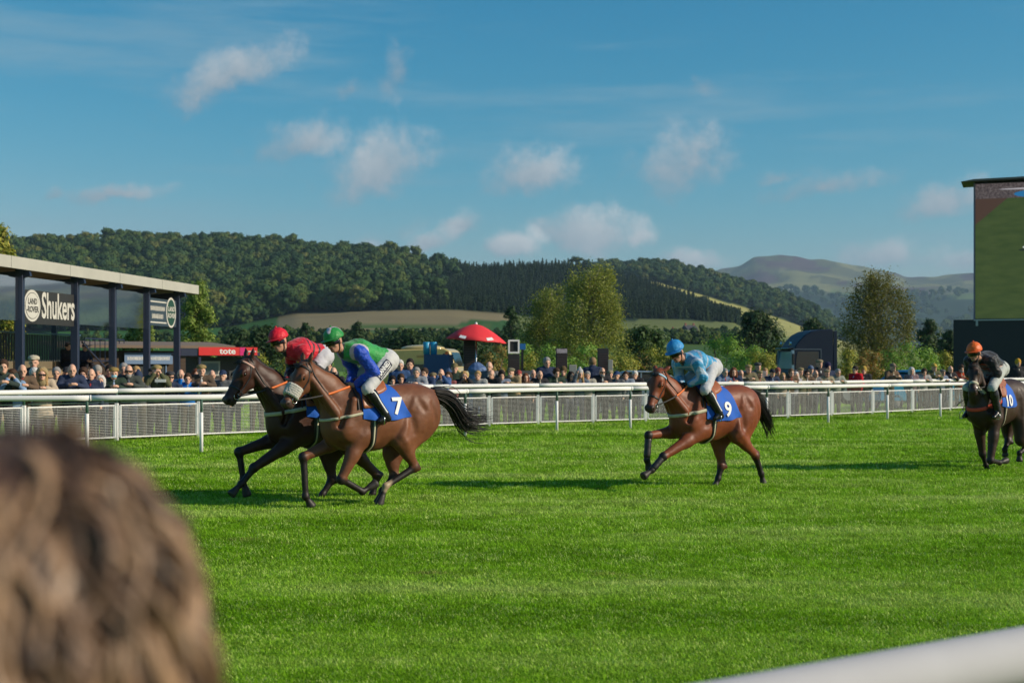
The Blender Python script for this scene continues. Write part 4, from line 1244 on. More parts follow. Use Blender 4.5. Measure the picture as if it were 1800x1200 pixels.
nr = empty('running_rail', gp_(900, NEAR)); tag(nr, 'white plastic running rail on swan neck posts, nearest the horses', 'rail')
def rel(o, p): return Vector(p) - o.location
joints = [-140, 157, 560, 818, 1108, 1348, 1560, 1740, 1960]
for a, b in zip(joints, joints[1:]):                             # rail in lengths, each sleeved into the next
    MB().tube([rel(nr, p) for p in smooth_line(NEAR, a, b, 1.14, 10)], 0.056, 14).build('rail_length', M_white, nr, True)
    q = gp_(a, NEAR, 1.14); q2 = gp_(a + 3, NEAR, 1.14)
    MB().tube([rel(nr, q), rel(nr, q2)], 0.061, 14).build('sleeve', M_post, nr, True)
POSTS_N = [-90, 153, 354, 545, 690, 818, 979, 1108, 1235, 1348, 1456, 1560, 1653, 1745, 1840]
for px in POSTS_N:
    p = gp_(px, NEAR); off = Vector((0.02, 0.30, 0))               # the post stands behind, a green neck reaches forward to the rail
    m = MB().tube([rel(nr, p + Vector((0, 0, -0.05))), rel(nr, p + Vector((0, 0, 0.84)))], 0.036, 10)
    po = m.build('post', M_post, nr, True)
    MB().tube([rel(nr, p + Vector((0, 0, 0.80))), rel(nr, p + Vector((0, 0, 0.98))), rel(nr, p + Vector((0, 0.0, 1.10)))], 0.030, 8).build('bracket', M_green, po, True)

ff = empty('crowd_fence', gp_(900, FAR)); tag(ff, 'white mesh panel fence with top rail, crowd leaning on it', 'fence')
jf = [-110, 205, 500, 760, 946, 1135, 1306, 1461, 1603, 1740, 1890]
for a, b in zip(jf, jf[1:]):
    MB().tube([rel(ff, p) for p in smooth_line(FAR, a, b, 1.19, 8)], 0.056, 14).build('top_rail', M_white, ff, True)
fx = [p for p, d in FAR]
for px in fx:
    p = gp_(px, FAR)
    po = MB().box(rel(ff, p + Vector((0, 0, 0.44))), (0.075, 0.075, 0.94)).build('post', M_post, ff, bevel=0.006)
    MB().tube([rel(ff, p + Vector((0, 0, 0.90))), rel(ff, p + Vector((0, 0, 1.16)))], 0.03, 8).build('bracket', M_green, po, True)
for a, b in zip(fx, fx[1:]):
    A, B = gp_(a, FAR), gp_(b, FAR); t = (B - A).normalized(); A2, B2 = A + t * 0.075, B - t * 0.075; L = (B2 - A2).length
    fm = MB(); z0, z1 = 0.13, 0.86; o_ = Vector((t.y, -t.x, 0)) * 0.03
    for p in (A2, B2): fm.bar(rel(ff, p + o_ + Vector((0, 0, z0))), rel(ff, p + o_ + Vector((0, 0, z1))), 0.045)
    for z in (z0, z1): fm.bar(rel(ff, A2 + o_ + Vector((0, 0, z))), rel(ff, B2 + o_ + Vector((0, 0, z))), 0.028)
    fo = fm.build('panel_frame', M_post, ff)
    fm = MB()
    for z in (0.93, 1.02): fm.bar(rel(ff, A2 + o_ + Vector((0, 0, z))), rel(ff, B2 + o_ + Vector((0, 0, z))), 0.012)
    for k in range(2): fm.bar(rel(ff, A.lerp(B, 0.02 + 0.96 * k) + o_ + Vector((0, 0, 0.55))), rel(ff, A.lerp(B, 0.06 + 0.88 * k) + o_ + Vector((0, 0, 0.55))), 0.02)
    fm.build('strand', M_green, fo)
    wm = MB(); n = 20
    for i in range(1, n): wm.bar(rel(ff, A2 + o_ + Vector((0, 0, z0 + (z1 - z0) * i / n))), rel(ff, B2 + o_ + Vector((0, 0, z0 + (z1 - z0) * i / n))), 0.006, 0.0092)
    nvw = int(L / 0.22)
    for i in range(1, nvw):
        p = A2.lerp(B2, i / nvw) + o_; wm.bar(rel(ff, p + Vector((0, 0, z0))), rel(ff, p + Vector((0, 0, z1))), 0.005, 0.005)
    w = wm.build('wire_mesh', M_wire, fo); w['kind'] = 'stuff'

# ---- the rail at the photographer's own side
c0 = Vector((1.187, 3.30, 1.125)); c1 = Vector((0.311, 2.68, 1.125)); u_ = (c0 - c1).normalized()
near_rail = empty('spectator_rail', c1 - u_ * 3.0 - Vector((0, 0, 1.125))); tag(near_rail, 'thick white rail crossing the lower right corner, close up', 'rail')
MB().tube([rel(near_rail, c1 - u_ * 5.0 + u_ * 1.2 * i) for i in range(14)], 0.066, 24).build('rail_length', plain('weathered_white_rail', (0.43, 0.43, 0.44), 0.8, vary=0.08, scale=5, spec=0.1), near_rail, True)
for k in (-4.2, -1.8, 2.6, 5.0, 7.4):
    p = c1 + u_ * k
    MB().tube([rel(near_rail, Vector((p.x, p.y, -0.05))), rel(near_rail, Vector((p.x, p.y, 1.10)))], 0.036, 12).build('post', M_post, near_rail, True)

# ------------------------------------------------------------------ spectators
_cm = {}
def cloth(c, rough=0.85):
    k = (tuple(round(x, 4) for x in c), rough)
    if k not in _cm: _cm[k] = plain('woven_cloth', c, rough, vary=0.18, scale=22, bmp=0.3, spec=0.2)
    return _cm[k]
M_face = {k: vcol_mat('face_skin', 0.5, bstr=0.0, vary=0.05, bscale=50) for k in ('s',)}['s']
M_shade = plain('dark_sunglasses', (0.008, 0.008, 0.01), 0.15, vary=0)
M_shoe = plain('dark_shoe_leather', (0.02, 0.017, 0.015), 0.5, vary=0.3)

def P_stand():
    J = {'head': (0.03, 0, 1.62), 'neck': (0, 0, 1.47), 'chest': (0, 0, 1.28), 'pel': (0, 0, 0.97)}
    for n, s in (('L', 1), ('R', -1)):
        J.update({'sh' + n: (0, .185 * s, 1.42), 'el' + n: (-.03, .26 * s, 1.14), 'wr' + n: (.08, .25 * s, .90), 'hip' + n: (0, .09 * s, .93), 'kn' + n: (.03, .11 * s, .50), 'an' + n: (0, .12 * s, .09)})
    return J
def P_lean():
    J = P_stand(); J.update({'head': (0.20, 0, 1.58), 'neck': (0.13, 0, 1.44), 'chest': (0.08, 0, 1.26)})
    for n, s in (('L', 1), ('R', -1)): J.update({'sh' + n: (.12, .19 * s, 1.40), 'el' + n: (.22, .29 * s, 1.22), 'wr' + n: (.44, .09 * s, 1.28)})
    return J
def P_fold():
    J = P_stand()
    for n, s in (('L', 1), ('R', -1)): J.update({'el' + n: (.04, .27 * s, 1.14), 'wr' + n: (.21, .02 * s, 1.19 + .03 * s)})
    return J
def P_look():
    J = P_lean()
    for n, s in (('L', 1), ('R', -1)): J.update({'el' + n: (.36, .25 * s, 1.28), 'wr' + n: (.37, .075 * s, 1.53)})
    return J
def P_raise():
    J = P_lean(); J.update({'elR': (.34, -.24, 1.32), 'wrR': (.44, -.18, 1.58)})
    return J
def P_sit():
    J = {'head': (0.10, 0, 1.16), 'neck': (0.04, 0, 1.01), 'chest': (0.0, 0, .82), 'pel': (-.03, 0, .50)}
    for n, s in (('L', 1), ('R', -1)):
        J.update({'sh' + n: (.03, .19 * s, .97), 'el' + n: (.16, .25 * s, .72), 'wr' + n: (.38, .10 * s, .66), 'hip' + n: (0, .09 * s, .47), 'kn' + n: (.42, .13 * s, .50), 'an' + n: (.40, .13 * s, .09)})
    return J
HS = 1.10
POSES = {'stand': P_stand(), 'lean': P_lean(), 'fold': P_fold(), 'look': P_look(), 'raise': P_raise(), 'sit': P_sit()}
_pm = {}
def person_meshes(pose):
    if pose in _pm: return _pm[pose]
    J = {k: V3(v) for k, v in POSES[pose].items()}
    pts = np.array(list(J.values())); lo, hi = pts.min(0) - .24, pts.max(0) + .24; h = 0.022
    lo[2] = -0.02
    mid = lambda a, b, t: a * (1 - t) + b * t
    def torso(f, g):
        f.ell(J['pel'], (.13, .165, .13), None, .05, 2, g); f.cone(J['pel'], J['chest'], .125, .14, .06, 2, ((0, 1, 0), 1.28), g)
        f.cone(J['chest'], mid(J['chest'], J['neck'], .6), .14, .10, .05, 2, ((0, 1, 0), 1.3), g)
        for s in 'LR': f.cone(mid(J['chest'], J['neck'], .7), J['sh' + s], .085, .075, .04, 2, None, g)
    def arms(f, g, e=1.0):
        for s in 'LR':
            f.cone(J['sh' + s], J['el' + s], .062, .050, .03, 3, None, g); f.cone(J['el' + s], mid(J['el' + s], J['wr' + s], e), .050, .035, .02, 3, None, g)
    def legs_(f, g, e=1.0):
        for s in 'LR':
            f.cone(J['hip' + s], J['kn' + s], .095, .066, .04, 4, None, g); f.cone(J['kn' + s], mid(J['kn' + s], J['an' + s], e), .064, .044, .03, 4, None, g)
    fb = Field(lo, hi, h); torso(fb, 0); arms(fb, 0); legs_(fb, 0)
    hd = J['head']; fb.cone(J['neck'], hd - (0.01, 0, .06), .058, .055, .03, 1)
    E = lambda c, r, k=.02, lab=1: fb.ell(hd + V3(c) * HS, V3(r) * HS, None, k, lab)
    E((0, 0, .02), (.100, .078, .115)); E((.03, 0, -.06), (.070, .058, .068)); E((.104, 0, -.02), (.024, .016, .024), .012); E((.085, 0, -.09), (.022, .03, .02))
    E((.085, 0, .022), (.022, .055, .014), .015)
    for s in (1, -1): E((-.005, .082 * s, -.01), (.022, .014, .034), .01)
    for s in 'LR':
        w = J['wr' + s]; d = unit(w - J['el' + s]); sg = 1 if s == 'L' else -1; inn = unit(V3((0, -sg, .15))); q = np.cross(d, inn)
        fb.cone(w, w + d * .085, .034, .034, .02, 1, (inn, .75))
        for i in range(4): fb.cone(w + d * .075 + q * (-.032 + .021 * i), w + d * .125 + q * (-.030 + .020 * i) + inn * .035, .013, .011, .006, 1)
        fb.cone(w + d * .03 - q * .03, w + d * .08 - q * .045 + inn * .03, .014, .012, .006, 1)
    def skincol(V, L):
        C = np.tile(V3((.62, .36, .25)), (len(V), 1)); r_ = V - hd
        eye = (r_[:, 0] > .06) & (np.abs(r_[:, 2] + .0) < .014) & (np.abs(np.abs(r_[:, 1]) - .036) < .02); C[eye] = (.10, .06, .05)
        mth = (r_[:, 0] > .06) & (np.abs(r_[:, 2] + .066) < .010) & (np.abs(r_[:, 1]) < .028); C[mth] = (.26, .08, .07)
        return C
    out = {'body': fb.mesh('body', skincol), 'head': hd}
    fj = Field(lo, hi, h); torso(fj, .022)
    if pose != 'sit': fj.cut((0, 0, .84), (0, 0, -1))
    arms(fj, .020, .93); fj.cone(J['neck'] - (0, 0, .03), J['neck'] + (0, 0, .035), .075, .068, .02, 2)
    out['jacket'] = fj.mesh('jacket', None, .012, 10, 3)
    fc = Field(lo, hi, h); torso(fc, .026); arms(fc, .024, .95)
    if pose != 'sit': fc.cone(J['pel'], (0, 0, .62), .17, .22, .06, 2, ((0, 1, 0), 1.15)); fc.cut((0, 0, .60), (0, 0, -1))
    fc.cone(J['neck'] - (0, 0, .04), J['neck'] + (0, 0, .05), .085, .080, .02, 2)
    out['coat'] = fc.mesh('coat', None, .012, 10, 5)
    ft = Field(lo, hi, h); ft.ell(J['pel'], (.13, .165, .13), None, .05, 2, .012); legs_(ft, .014, .96)
    out['trousers'] = ft.mesh('trousers', None, .008, 12, 4)
    fs = Field(lo, hi, h); nk = J['neck']; fw = unit(J['head'] - nk); fs.cone(nk + (.072, 0, .005), mid(nk, J['chest'], .7) + (.142, 0, 0), .042, .030, .02, 2, ((1, 0, 0), .7)); fs.cone(nk + (-.01, 0, .02), nk + (.0, 0, .055), .074, .066, .02)
    out['shirt'] = fs.mesh('shirt', None, .004, 14, 2)
    for s in 'LR':
        f = Field(J['an' + s] - .16, J['an' + s] + .30, .018); a = J['an' + s]
        f.cone(a + (-.05, 0, -.045), a + (.17, 0, -.055), .045, .036, .02); f.cone(a, a + (0, 0, -.04), .045, .045, .02); f.cut((0, 0, .004), (0, 0, -1))
        out['shoe' + s] = f.mesh('shoe')
    _pm[pose] = out
    return out

_hm = {}
def headwear(kind):
    """Hair and hats, built round a head centred on the origin that looks along x."""
    if kind in _hm: return _hm[kind]
    f = Field((-.28, -.28, -.36), (.28, .28, .32), .014)
    if kind == 'short': f.ell((-.008, 0, .045), (.116, .094, .110)); f.cut((.084, 0, .055), (.8, 0, -.5)); f.cut((0, 0, -.05), (.45, 0, -1))
    elif kind == 'thick': f.ell((-.008, 0, .052), (.126, .104, .118)); f.cut((.088, 0, .045), (.8, 0, -.5)); f.cut((0, 0, -.07), (.45, 0, -1))
    elif kind == 'sides': f.ell((-.02, 0, .0), (.104, .092, .085)); f.cut((.02, 0, 0), (1, 0, -.1)); f.cut((0, 0, .055), (0, 0, 1)); f.cut((0, 0, -.06), (0, 0, -1))
    elif kind in ('long', 'bob'):
        z = -.26 if kind == 'long' else -.13
        f.ell((-.015, 0, .045), (.120, .104, .115)); f.cone((-.06, 0, 0), (-.07, 0, z), .085, .085, .05, 0, ((0, 1, 0), 1.3))
        for s in (1, -1): f.cone((-.0, .078 * s, 0), (.02, .088 * s, z), .04, .035, .03)
        f.cone((.088, 0, .02), (.13, 0, -.2), .062, .05, .01, sub=True)
    elif kind == 'flat_cap':
        f.ell((-.005, 0, .082), (.128, .108, .062)); f.cone((.085, 0, .062), (.135, 0, .050), .055, .040, .02, 0, ((0, 0, 1), .35)); f.cut((0, 0, .040), (.1, 0, -1))
    elif kind == 'ball_cap':
        f.ell((-.008, 0, .058), (.112, .092, .098)); f.cut((0, 0, .040), (0, 0, -1)); f.cone((.09, 0, .048), (.175, 0, .038), .065, .045, .015, 0, ((0, 0, 1), .25))
    elif kind in ('beanie', 'bobble'):
        f.ell((-.010, 0, .065), (.112, .094, .108)); f.cut((0, 0, .030), (.25, 0, -1)); f.cone((-.01, 0, .038), (-.01, 0, .060), .112, .112, .01, 0, ((0, 1, 0), .86))
        if kind == 'bobble': f.ell((-.02, 0, .185), (.038, .038, .036))
    elif kind == 'brim_hat':
        f.ell((-.005, 0, .085), (.102, .086, .085)); f.cut((0, 0, .045), (0, 0, -1)); f.ell((0, 0, .052), (.165, .145, .013), None, .02)
    elif kind == 'hood':
        f.ell((-.03, 0, .02), (.135, .125, .155)); f.cone((.06, 0, -.01), (.20, 0, -.03), .088, .11, .01, sub=True); f.cone((-.08, 0, -.13), (-.05, 0, -.16), .11, .12, .04)
    elif kind == 'beard': f.ell((.045, 0, -.075), (.062, .062, .052)); f.ell((.075, 0, -.105), (.035, .04, .03)); f.cone((.02, 0, .0), (.14, 0, -.015), .055, .05, .01, sub=True)
    elif kind == 'mask': f.ell((.055, 0, -.052), (.066, .064, .045)); f.cut((0.01, 0, 0), (-1, 0, 0))
    _hm[kind] = f.mesh(kind, None, .004 if kind not in ('long', 'bob', 'thick') else .010, 30, 1)
    return _hm[kind]
_sg = MB(); rows_ = []
for i in range(9):
    a = R(-64 + 128 * i / 8); rows_.append([Vector((.108 * math.cos(a) + .008, .088 * math.sin(a), z)) for z in (-.018, .018)])
_sg.sheet(rows_); SUNGLASS = _sg.mesh('sunglasses')

def share(name, me, mat, parent, loc=(0, 0, 0)):
    o = bpy.data.objects.new(name, me); COL.objects.link(o); o.parent = parent; o.location = loc
    if hasattr(loc, 'shape'): o.scale = (HS, HS, HS)                # worn on the head
    if len(me.materials) == 0: me.materials.append(None)
    o.material_slots[0].link = 'OBJECT'; o.material_slots[0].material = mat
    return o

def spectator(label, pos, yaw, hz, pose, top, trous=(.03, .03, .04), hat=None, hat_c=None, hair=None, hair_c=(.06, .035, .02), extra=(), coat=False, group='spectators along the crowd fence', zbase=0.0, shirt=None):
    M = person_meshes(pose); hd = M['head']
    s = min(1.20, max(.80, (hz - zbase) / hd[2] * 1.02))
    root = empty('person', (pos.x, pos.y, zbase + 0.0), yaw); root.scale = (s, s, s)
    tag(root, label, 'person', group)
    body = share('body', M['body'], M_face, root)
    share('coat' if coat else 'jacket', M['coat' if coat else 'jacket'], cloth(top), root)
    share('trousers', M['trousers'], cloth(trous), root)
    if shirt is not None: share('scarf' if shirt[0] > 2 * shirt[2] else 'shirt', M['shirt'], cloth(shirt), root)
    for q in 'LR': share('shoe', M['shoe' + q], M_shoe, root)
    if hair: share('hair', headwear(hair), cloth(hair_c, .7), root, hd)
    if hat: share({'beanie': 'knitted_hat', 'bobble': 'knitted_hat', 'ball_cap': 'cap', 'hood': 'hood'}.get(hat, hat), headwear(hat), cloth(hat_c), root, hd)
    for e in extra:
        if e == 'shades': share('sunglasses', SUNGLASS, M_shade, root, hd)
        elif e == 'beard': share('beard', headwear('beard'), cloth((.30, .28, .26), .8), root, hd)
        elif e == 'mask': share('face_mask', headwear('mask'), cloth((.28, .52, .60)), root, hd)
    return root

BLK, NAVY, GRY, OLV, BRN, TAN, BGE = (.026, .026, .030), (.028, .040, .080), (.120, .125, .130), (.095, .100, .050), (.120, .080, .052), (.30, .22, .12), (.42, .34, .25)
WHT_H, GRY_H, BRN_H, BLD_H, AUB_H, DRK_H = (.55, .53, .50), (.26, .25, .24), (.055, .030, .018), (.36, .23, .10), (.13, .045, .02), (.018, .013, .011)
TWD, DGR, LBL = (.14, .125, .075), (.025, .045, .032), (.20, .30, .45)
# photo column, head row, row behind the fence, pose, turn, clothes ..., label
CROWD = [
 (11, 648, 0, 'lean', 8, dict(top=(.03, .045, .04), hair='short', hair_c=BRN_H), 'brown haired man in dark jacket with pale trim, first from the left'),
 (27, 664, 0, 'look', 0, dict(top=LBL, hair='thick', hair_c=BRN_H), 'person in pale blue sleeves holding both hands before the face'),
 (44, 655, 0, 'lean', 12, dict(top=BRN, hair=None), 'bald man in brown gilet between pale blue sleeves and fur hood'),
 (60, 640, 2, 'stand', 0, dict(top=BLK, hat='flat_cap', hat_c=(.45, .40, .30)), 'person in light cap standing behind the fur hooded woman'),
 (61, 661, 1, 'stand', 10, dict(top=GRY, hair='thick', hair_c=WHT_H), 'white haired head peeping out left of the fur hooded woman'),
 (79, 661, 0, 'lean', 4, dict(top=BGE, coat=True, hair='long', hair_c=BLD_H, hat='hood', hat_c=(.30, .23, .12), extra=('shades',)), 'blonde woman in beige coat, fur trimmed hood and sunglasses'),
 (118, 659, 1, 'stand', 0, dict(top=BLK, hat='ball_cap', hat_c=BLK), 'person in black cap behind the balding man in navy'),
 (131, 654, 0, 'lean', 8, dict(top=NAVY, hair='sides', hair_c=GRY_H), 'balding man in navy coat with open collar leaning on rail'),
 (161, 661, 0, 'stand', -10, dict(top=NAVY, hair=None), 'tanned bald man in navy jumper before the tan steps'),
 (181, 672, 0, 'lean', 0, dict(top=(.05, .06, .09), hair='bob', hair_c=WHT_H), 'small elderly woman with white hair and spectacles'),
 (193, 655, 1, 'stand', 0, dict(top=BLK, hair='short', hair_c=DRK_H), 'dark haired man half hidden behind the masked man'),
 (204, 659, 0, 'lean', 6, dict(top=DGR, hat='flat_cap', hat_c=(.26, .18, .06), extra=('mask',)), 'man in mustard flat cap wearing a pale blue face mask'),
 (218, 652, 1, 'stand', 0, dict(top=GRY, hair='short', hair_c=GRY_H), 'grey man between the masked man and the bearded bald man'),
 (230, 655, 0, 'lean', 2, dict(top=(.05, .06, .055), hair=None, extra=('shades', 'beard')), 'bald man with grey beard, sunglasses and dark green jacket'),
 (247, 667, 0, 'lean', 0, dict(top=GRY, hat='bobble', hat_c=(.03, .045, .09)), 'person in navy and white knitted hat'),
 (269, 659, 1, 'stand', 0, dict(top=BLK, hat='flat_cap', hat_c=(.04, .04, .035)), 'man in dark cap behind the one raising a white paper'),
 (279, 655, 0, 'look', 6, dict(top=OLV, hat='flat_cap', hat_c=(.30, .22, .09)), 'man in tan flat cap holding a white paper with both hands'),
 (303, 665, 0, 'lean', 6, dict(top=NAVY, hat='flat_cap', hat_c=(.05, .05, .055), extra=('shades',)), 'man in charcoal flat cap, sunglasses and navy suit'),
 (333, 668, 0, 'raise', 0, dict(top=(.01, .16, .55), hair='short', hair_c=BRN_H), 'person in bright blue padded jacket with an arm raised'),
 (357, 654, 0, 'lean', 4, dict(top=(.085, .062, .045), hat='flat_cap', hat_c=(.26, .19, .08), hair='sides', hair_c=WHT_H), 'stout man in tan flat cap and brown jacket, folded arms'),
 (373, 662, 1, 'stand', 0, dict(top=GRY, hair=None), 'bald man behind the stout man\'s shoulder'),
 (392, 663, 0, 'stand', -20, dict(top=GRY, hat='ball_cap', hat_c=(.02, .035, .08), hair='sides', hair_c=WHT_H), 'man in navy cap next to the leading horse\'s nose'),
 (455, 660, 0, 'lean', 0, dict(top=BLK, hair='short', hair_c=GRY_H), 'grey haired man glimpsed between the two horses\' heads'),
 (577, 646, 1, 'stand', 0, dict(top=BLK, hair='short', hair_c=DRK_H), 'dark haired man between the two jockeys, standing back'),
 (588, 657, 0, 'lean', -20, dict(top=BLK, hair='sides', hair_c=GRY_H, extra=('shades',)), 'balding man in black jacket between the two leading jockeys'),
 (703, 645, 1, 'stand', 0, dict(top=(.03, .07, .17), hair='short', hair_c=WHT_H), 'white haired man in blue top beside the ice cream van'),
 (721, 643, 1, 'fold', -15, dict(top=NAVY, hair='short', hair_c=DRK_H), 'dark haired man in navy with folded arms by the van'),
 (691, 671, 0, 'lean', 0, dict(top=GRY, hair='thick', hair_c=DRK_H), 'dark haired child just behind the green jockey\'s back'),
 (706, 668, 0, 'lean', 0, dict(top=BLK, hair='thick', hair_c=BRN_H), 'brown haired boy below the white haired man'),
 (747, 658, 0, 'lean', -35, dict(top=(.03, .05, .11), hair='short', hair_c=BRN_H), 'young man in navy and white jacket before the blue stall cover'),
 (776, 659, 0, 'look', -20, dict(top=(.05, .10, .24), hair=None), 'bald man with hands to his face, right of the stall cover'),
 (799, 650, 1, 'stand', -10, dict(top=DGR, hat='ball_cap', hat_c=(.16, .13, .06)), 'man in olive cap left of the parasol post'),
 (816, 663, 0, 'look', 0, dict(top=BLK, hair='bob', hair_c=BLD_H), 'fair haired woman taking a photograph below the parasol'),
 (860, 647, 1, 'stand', -30, dict(top=GRY, hair='sides', hair_c=GRY_H), 'tall grey man standing behind the bald man in black'),
 (864, 660, 0, 'lean', -40, dict(top=BLK, hair='sides', hair_c=GRY_H), 'bald man in black jacket looking right, below the blue stall'),
 (898, 657, 0, 'lean', -40, dict(top=TAN, hat='flat_cap', hat_c=(.16, .15, .10), extra=('beard',)), 'bearded man in grey flat cap and camel coat'),
 (924, 666, 0, 'stand', 0, dict(top=BRN, hair='long', hair_c=AUB_H), 'auburn long haired woman beside the camel coat'),
 (949, 661, 0, 'lean', 0, dict(top=BLK, hair='sides', hair_c=GRY_H), 'red faced bald man in black left of the printed board'),
 (961, 640, 2, 'stand', 0, dict(top=NAVY, coat=True, hair='short', hair_c=GRY_H), 'tall grey haired man in navy coat standing back by the board'),
 (978, 658, 0, 'lean', 5, dict(top=DGR, hair='thick', hair_c=BRN_H), 'brown haired boy in dark green under the printed board'),
 (990, 655, 1, 'stand', -25, dict(top=OLV, hat='beanie', hat_c=(.10, .07, .03)), 'man in brown hat and olive coat beside the grey post'),
 (1019, 659, 0, 'raise', 0, dict(top=(.10, .13, .17), hair='long', hair_c=BLD_H, hat='bobble', hat_c=(.42, .42, .42)), 'woman in pale grey bobble hat with long fair hair'),
 (1042, 640, 2, 'stand', 160, dict(top=NAVY, coat=True, hair='short', hair_c=(.25, .16, .08)), 'person in navy turned away beside the plain dark board'),
 (1058, 656, 0, 'lean', 0, dict(top=BLK, hair=None, extra=('shades', 'beard')), 'bald man in sunglasses with grey beard below the plain board'),
 (1084, 662, 0, 'stand', -30, dict(top=GRY, hat='ball_cap', hat_c=(.025, .05, .13)), 'person in blue cap left of the pale blue jockey\'s horse'),
 (1115, 661, 0, 'lean', -30, dict(top=BLK, hair='short', hair_c=WHT_H), 'silver haired man in black next to the number 9 horse\'s face'),
 (1273, 657, 0, 'lean', 10, dict(top=(.12, .17, .27), hair='short', hair_c=GRY_H), 'grey haired man in light blue behind the jockey\'s saddle'),
 (1288, 656, 0, 'lean', -10, dict(top=NAVY, hair='bob', hair_c=AUB_H), 'woman with dark red bob next to the light blue jacket'),
 (1314, 651, 0, 'lean', 0, dict(top=TWD, hat='flat_cap', hat_c=(.30, .22, .10)), 'man in tan flat cap and green tweed jacket'),
 (1332, 647, 1, 'stand', 0, dict(top=GRY, hat='flat_cap', hat_c=(.07, .07, .065)), 'man in dark grey flat cap standing behind the tweed jackets'),
 (1334, 660, 0, 'lean', 15, dict(top=TWD, hat='flat_cap', hat_c=(.22, .19, .10)), 'stooping man in checked cap below the dark grey cap'),
 (1356, 658, 0, 'lean', 0, dict(top=NAVY, hat='ball_cap', hat_c=(.02, .025, .035)), 'man in black cap and navy coat under the lorry\'s windscreen'),
 (1376, 664, 0, 'stand', 0, dict(top=BGE, hair='bob', hair_c=BLD_H), 'small fair haired head under the lorry\'s front wheel arch'),
 (1389, 657, 0, 'lean', 0, dict(top=BRN, hair='short', hair_c=(.12, .08, .05)), 'brown haired man left under the lorry door'),
 (1407, 655, 0, 'stand', 0, dict(top=TWD, hat='flat_cap', hat_c=(.24, .19, .10)), 'man in pale tweed cap under the middle of the lorry'),
 (1417, 659, 0, 'lean', -10, dict(top=BRN, hair='short', hair_c=DRK_H, extra=('shades',)), 'dark haired man in sunglasses under the lorry window'),
 (1432, 659, 0, 'lean', 10, dict(top=GRY, hair='sides', hair_c=WHT_H), 'white haired balding man under the rear of the lorry'),
 (1440, 642, 2, 'stand', 0, dict(top=BLK, hat='flat_cap', hat_c=(.25, .20, .12)), 'tall man in tan cap standing against the lorry'),
 (1455, 647, 2, 'stand', 0, dict(top=NAVY, hat='beanie', hat_c=(.02, .02, .06)), 'person in navy knitted hat at the back corner of the lorry'),
 (1452, 658, 0, 'lean', 0, dict(top=(.26, .23, .15), hat='flat_cap', hat_c=(.24, .20, .13)), 'man in cap and stone coloured coat right of the lorry'),
 (1503, 652, 0, 'stand', -60, dict(top=(.50, .01, .02), hair='short', hair_c=DRK_H), 'dark haired person in bright red jacket by the bushes'),
 (1518, 653, 0, 'stand', -30, dict(top=BLK, hat='beanie', hat_c=(.42, .28, .06)), 'person in mustard hat next to the red jacket'),
 (1567, 648, 0, 'lean', 12, dict(top=BRN, hat='ball_cap', hat_c=(.20, .15, .11)), 'man in brown cap and jacket left of the bright blue car'),
 (1602, 654, 0, 'stand', -15, dict(top=(.22, .15, .16), hair='bob', hair_c=WHT_H), 'grey haired woman in dusky pink before the bright blue car'),
 (1639, 648, 0, 'lean', 0, dict(top=OLV, hat='ball_cap', hat_c=(.46, .32, .06)), 'man in yellow cap and olive jacket'),
 (1668, 651, 0, 'lean', 0, dict(top=BLK, hair=None), 'bald man in black left of the orange jacket'),
 (1687, 650, 0, 'lean', -10, dict(top=(.45, .07, .03), hair='thick', hair_c=BRN_H, extra=('beard',)), 'bearded man in orange jacket beside the last horse'),
 (100, 659, 1, 'stand', 0, dict(top=BGE, hair='short', hair_c=GRY_H), 'grey haired person in beige behind the fur hooded woman\'s shoulder'),
 (147, 660, 1, 'stand', -8, dict(top=(.30, .32, .36), hair='thick', hair_c=BRN_H), 'brown haired person in pale grey between the two bald men'),
 (172, 657, 1, 'stand', 5, dict(top=(.20, .05, .06), hat='beanie', hat_c=(.30, .28, .25)), 'person in maroon with stone knitted hat behind the white haired woman'),
 (240, 657, 1, 'stand', 0, dict(top=TAN, hair='short', hair_c=BLD_H), 'fair haired person in tan behind the navy knitted hat'),
 (318, 661, 1, 'stand', -10, dict(top=(.28, .34, .42), hair='sides', hair_c=WHT_H), 'white haired man in pale blue beside the charcoal flat cap'),
 (345, 661, 1, 'stand', 12, dict(top=BLK, hair='bob', hair_c=AUB_H), 'red haired person between bright blue jacket and stout man'),
 (412, 665, 1, 'stand', -15, dict(top=BGE, hair='short', hair_c=DRK_H), 'dark haired person in beige hidden by the leading horse\'s head'),
 (733, 657, 0, 'lean', -20, dict(top=(.26, .28, .32), hair='short', hair_c=GRY_H), 'grey man in pale jacket left of the navy and white jacket'),
 (762, 665, 0, 'lean', -10, dict(top=(.34, .30, .24), hat='flat_cap', hat_c=(.20, .16, .09)), 'low man in brown cap and cream jacket under the cyan tubs'),
 (788, 664, 0, 'stand', -20, dict(top=(.24, .08, .08), hair='bob', hair_c=BRN_H), 'brown haired woman in dull red right of the stall cover'),
 (840, 662, 0, 'lean', -25, dict(top=(.30, .31, .30), hair='short', hair_c=BLD_H), 'fair haired man in light grey under the blue sheeting'),
 (882, 662, 0, 'lean', -10, dict(top=(.16, .20, .28), hair='thick', hair_c=DRK_H), 'dark haired person in slate blue left of the camel coat'),
 (912, 661, 1, 'stand', -15, dict(top=(.34, .30, .22), hat='ball_cap', hat_c=(.30, .06, .05)), 'person in red cap between camel coat and auburn hair'),
 (937, 659, 1, 'stand', 0, dict(top=(.28, .28, .30), hair='sides', hair_c=WHT_H), 'pale haired man in light grey behind the auburn haired woman'),
 (1004, 663, 0, 'lean', 10, dict(top=(.30, .22, .20), hair='bob', hair_c=DRK_H), 'dark bobbed woman in dusty rose left of the bobble hat'),
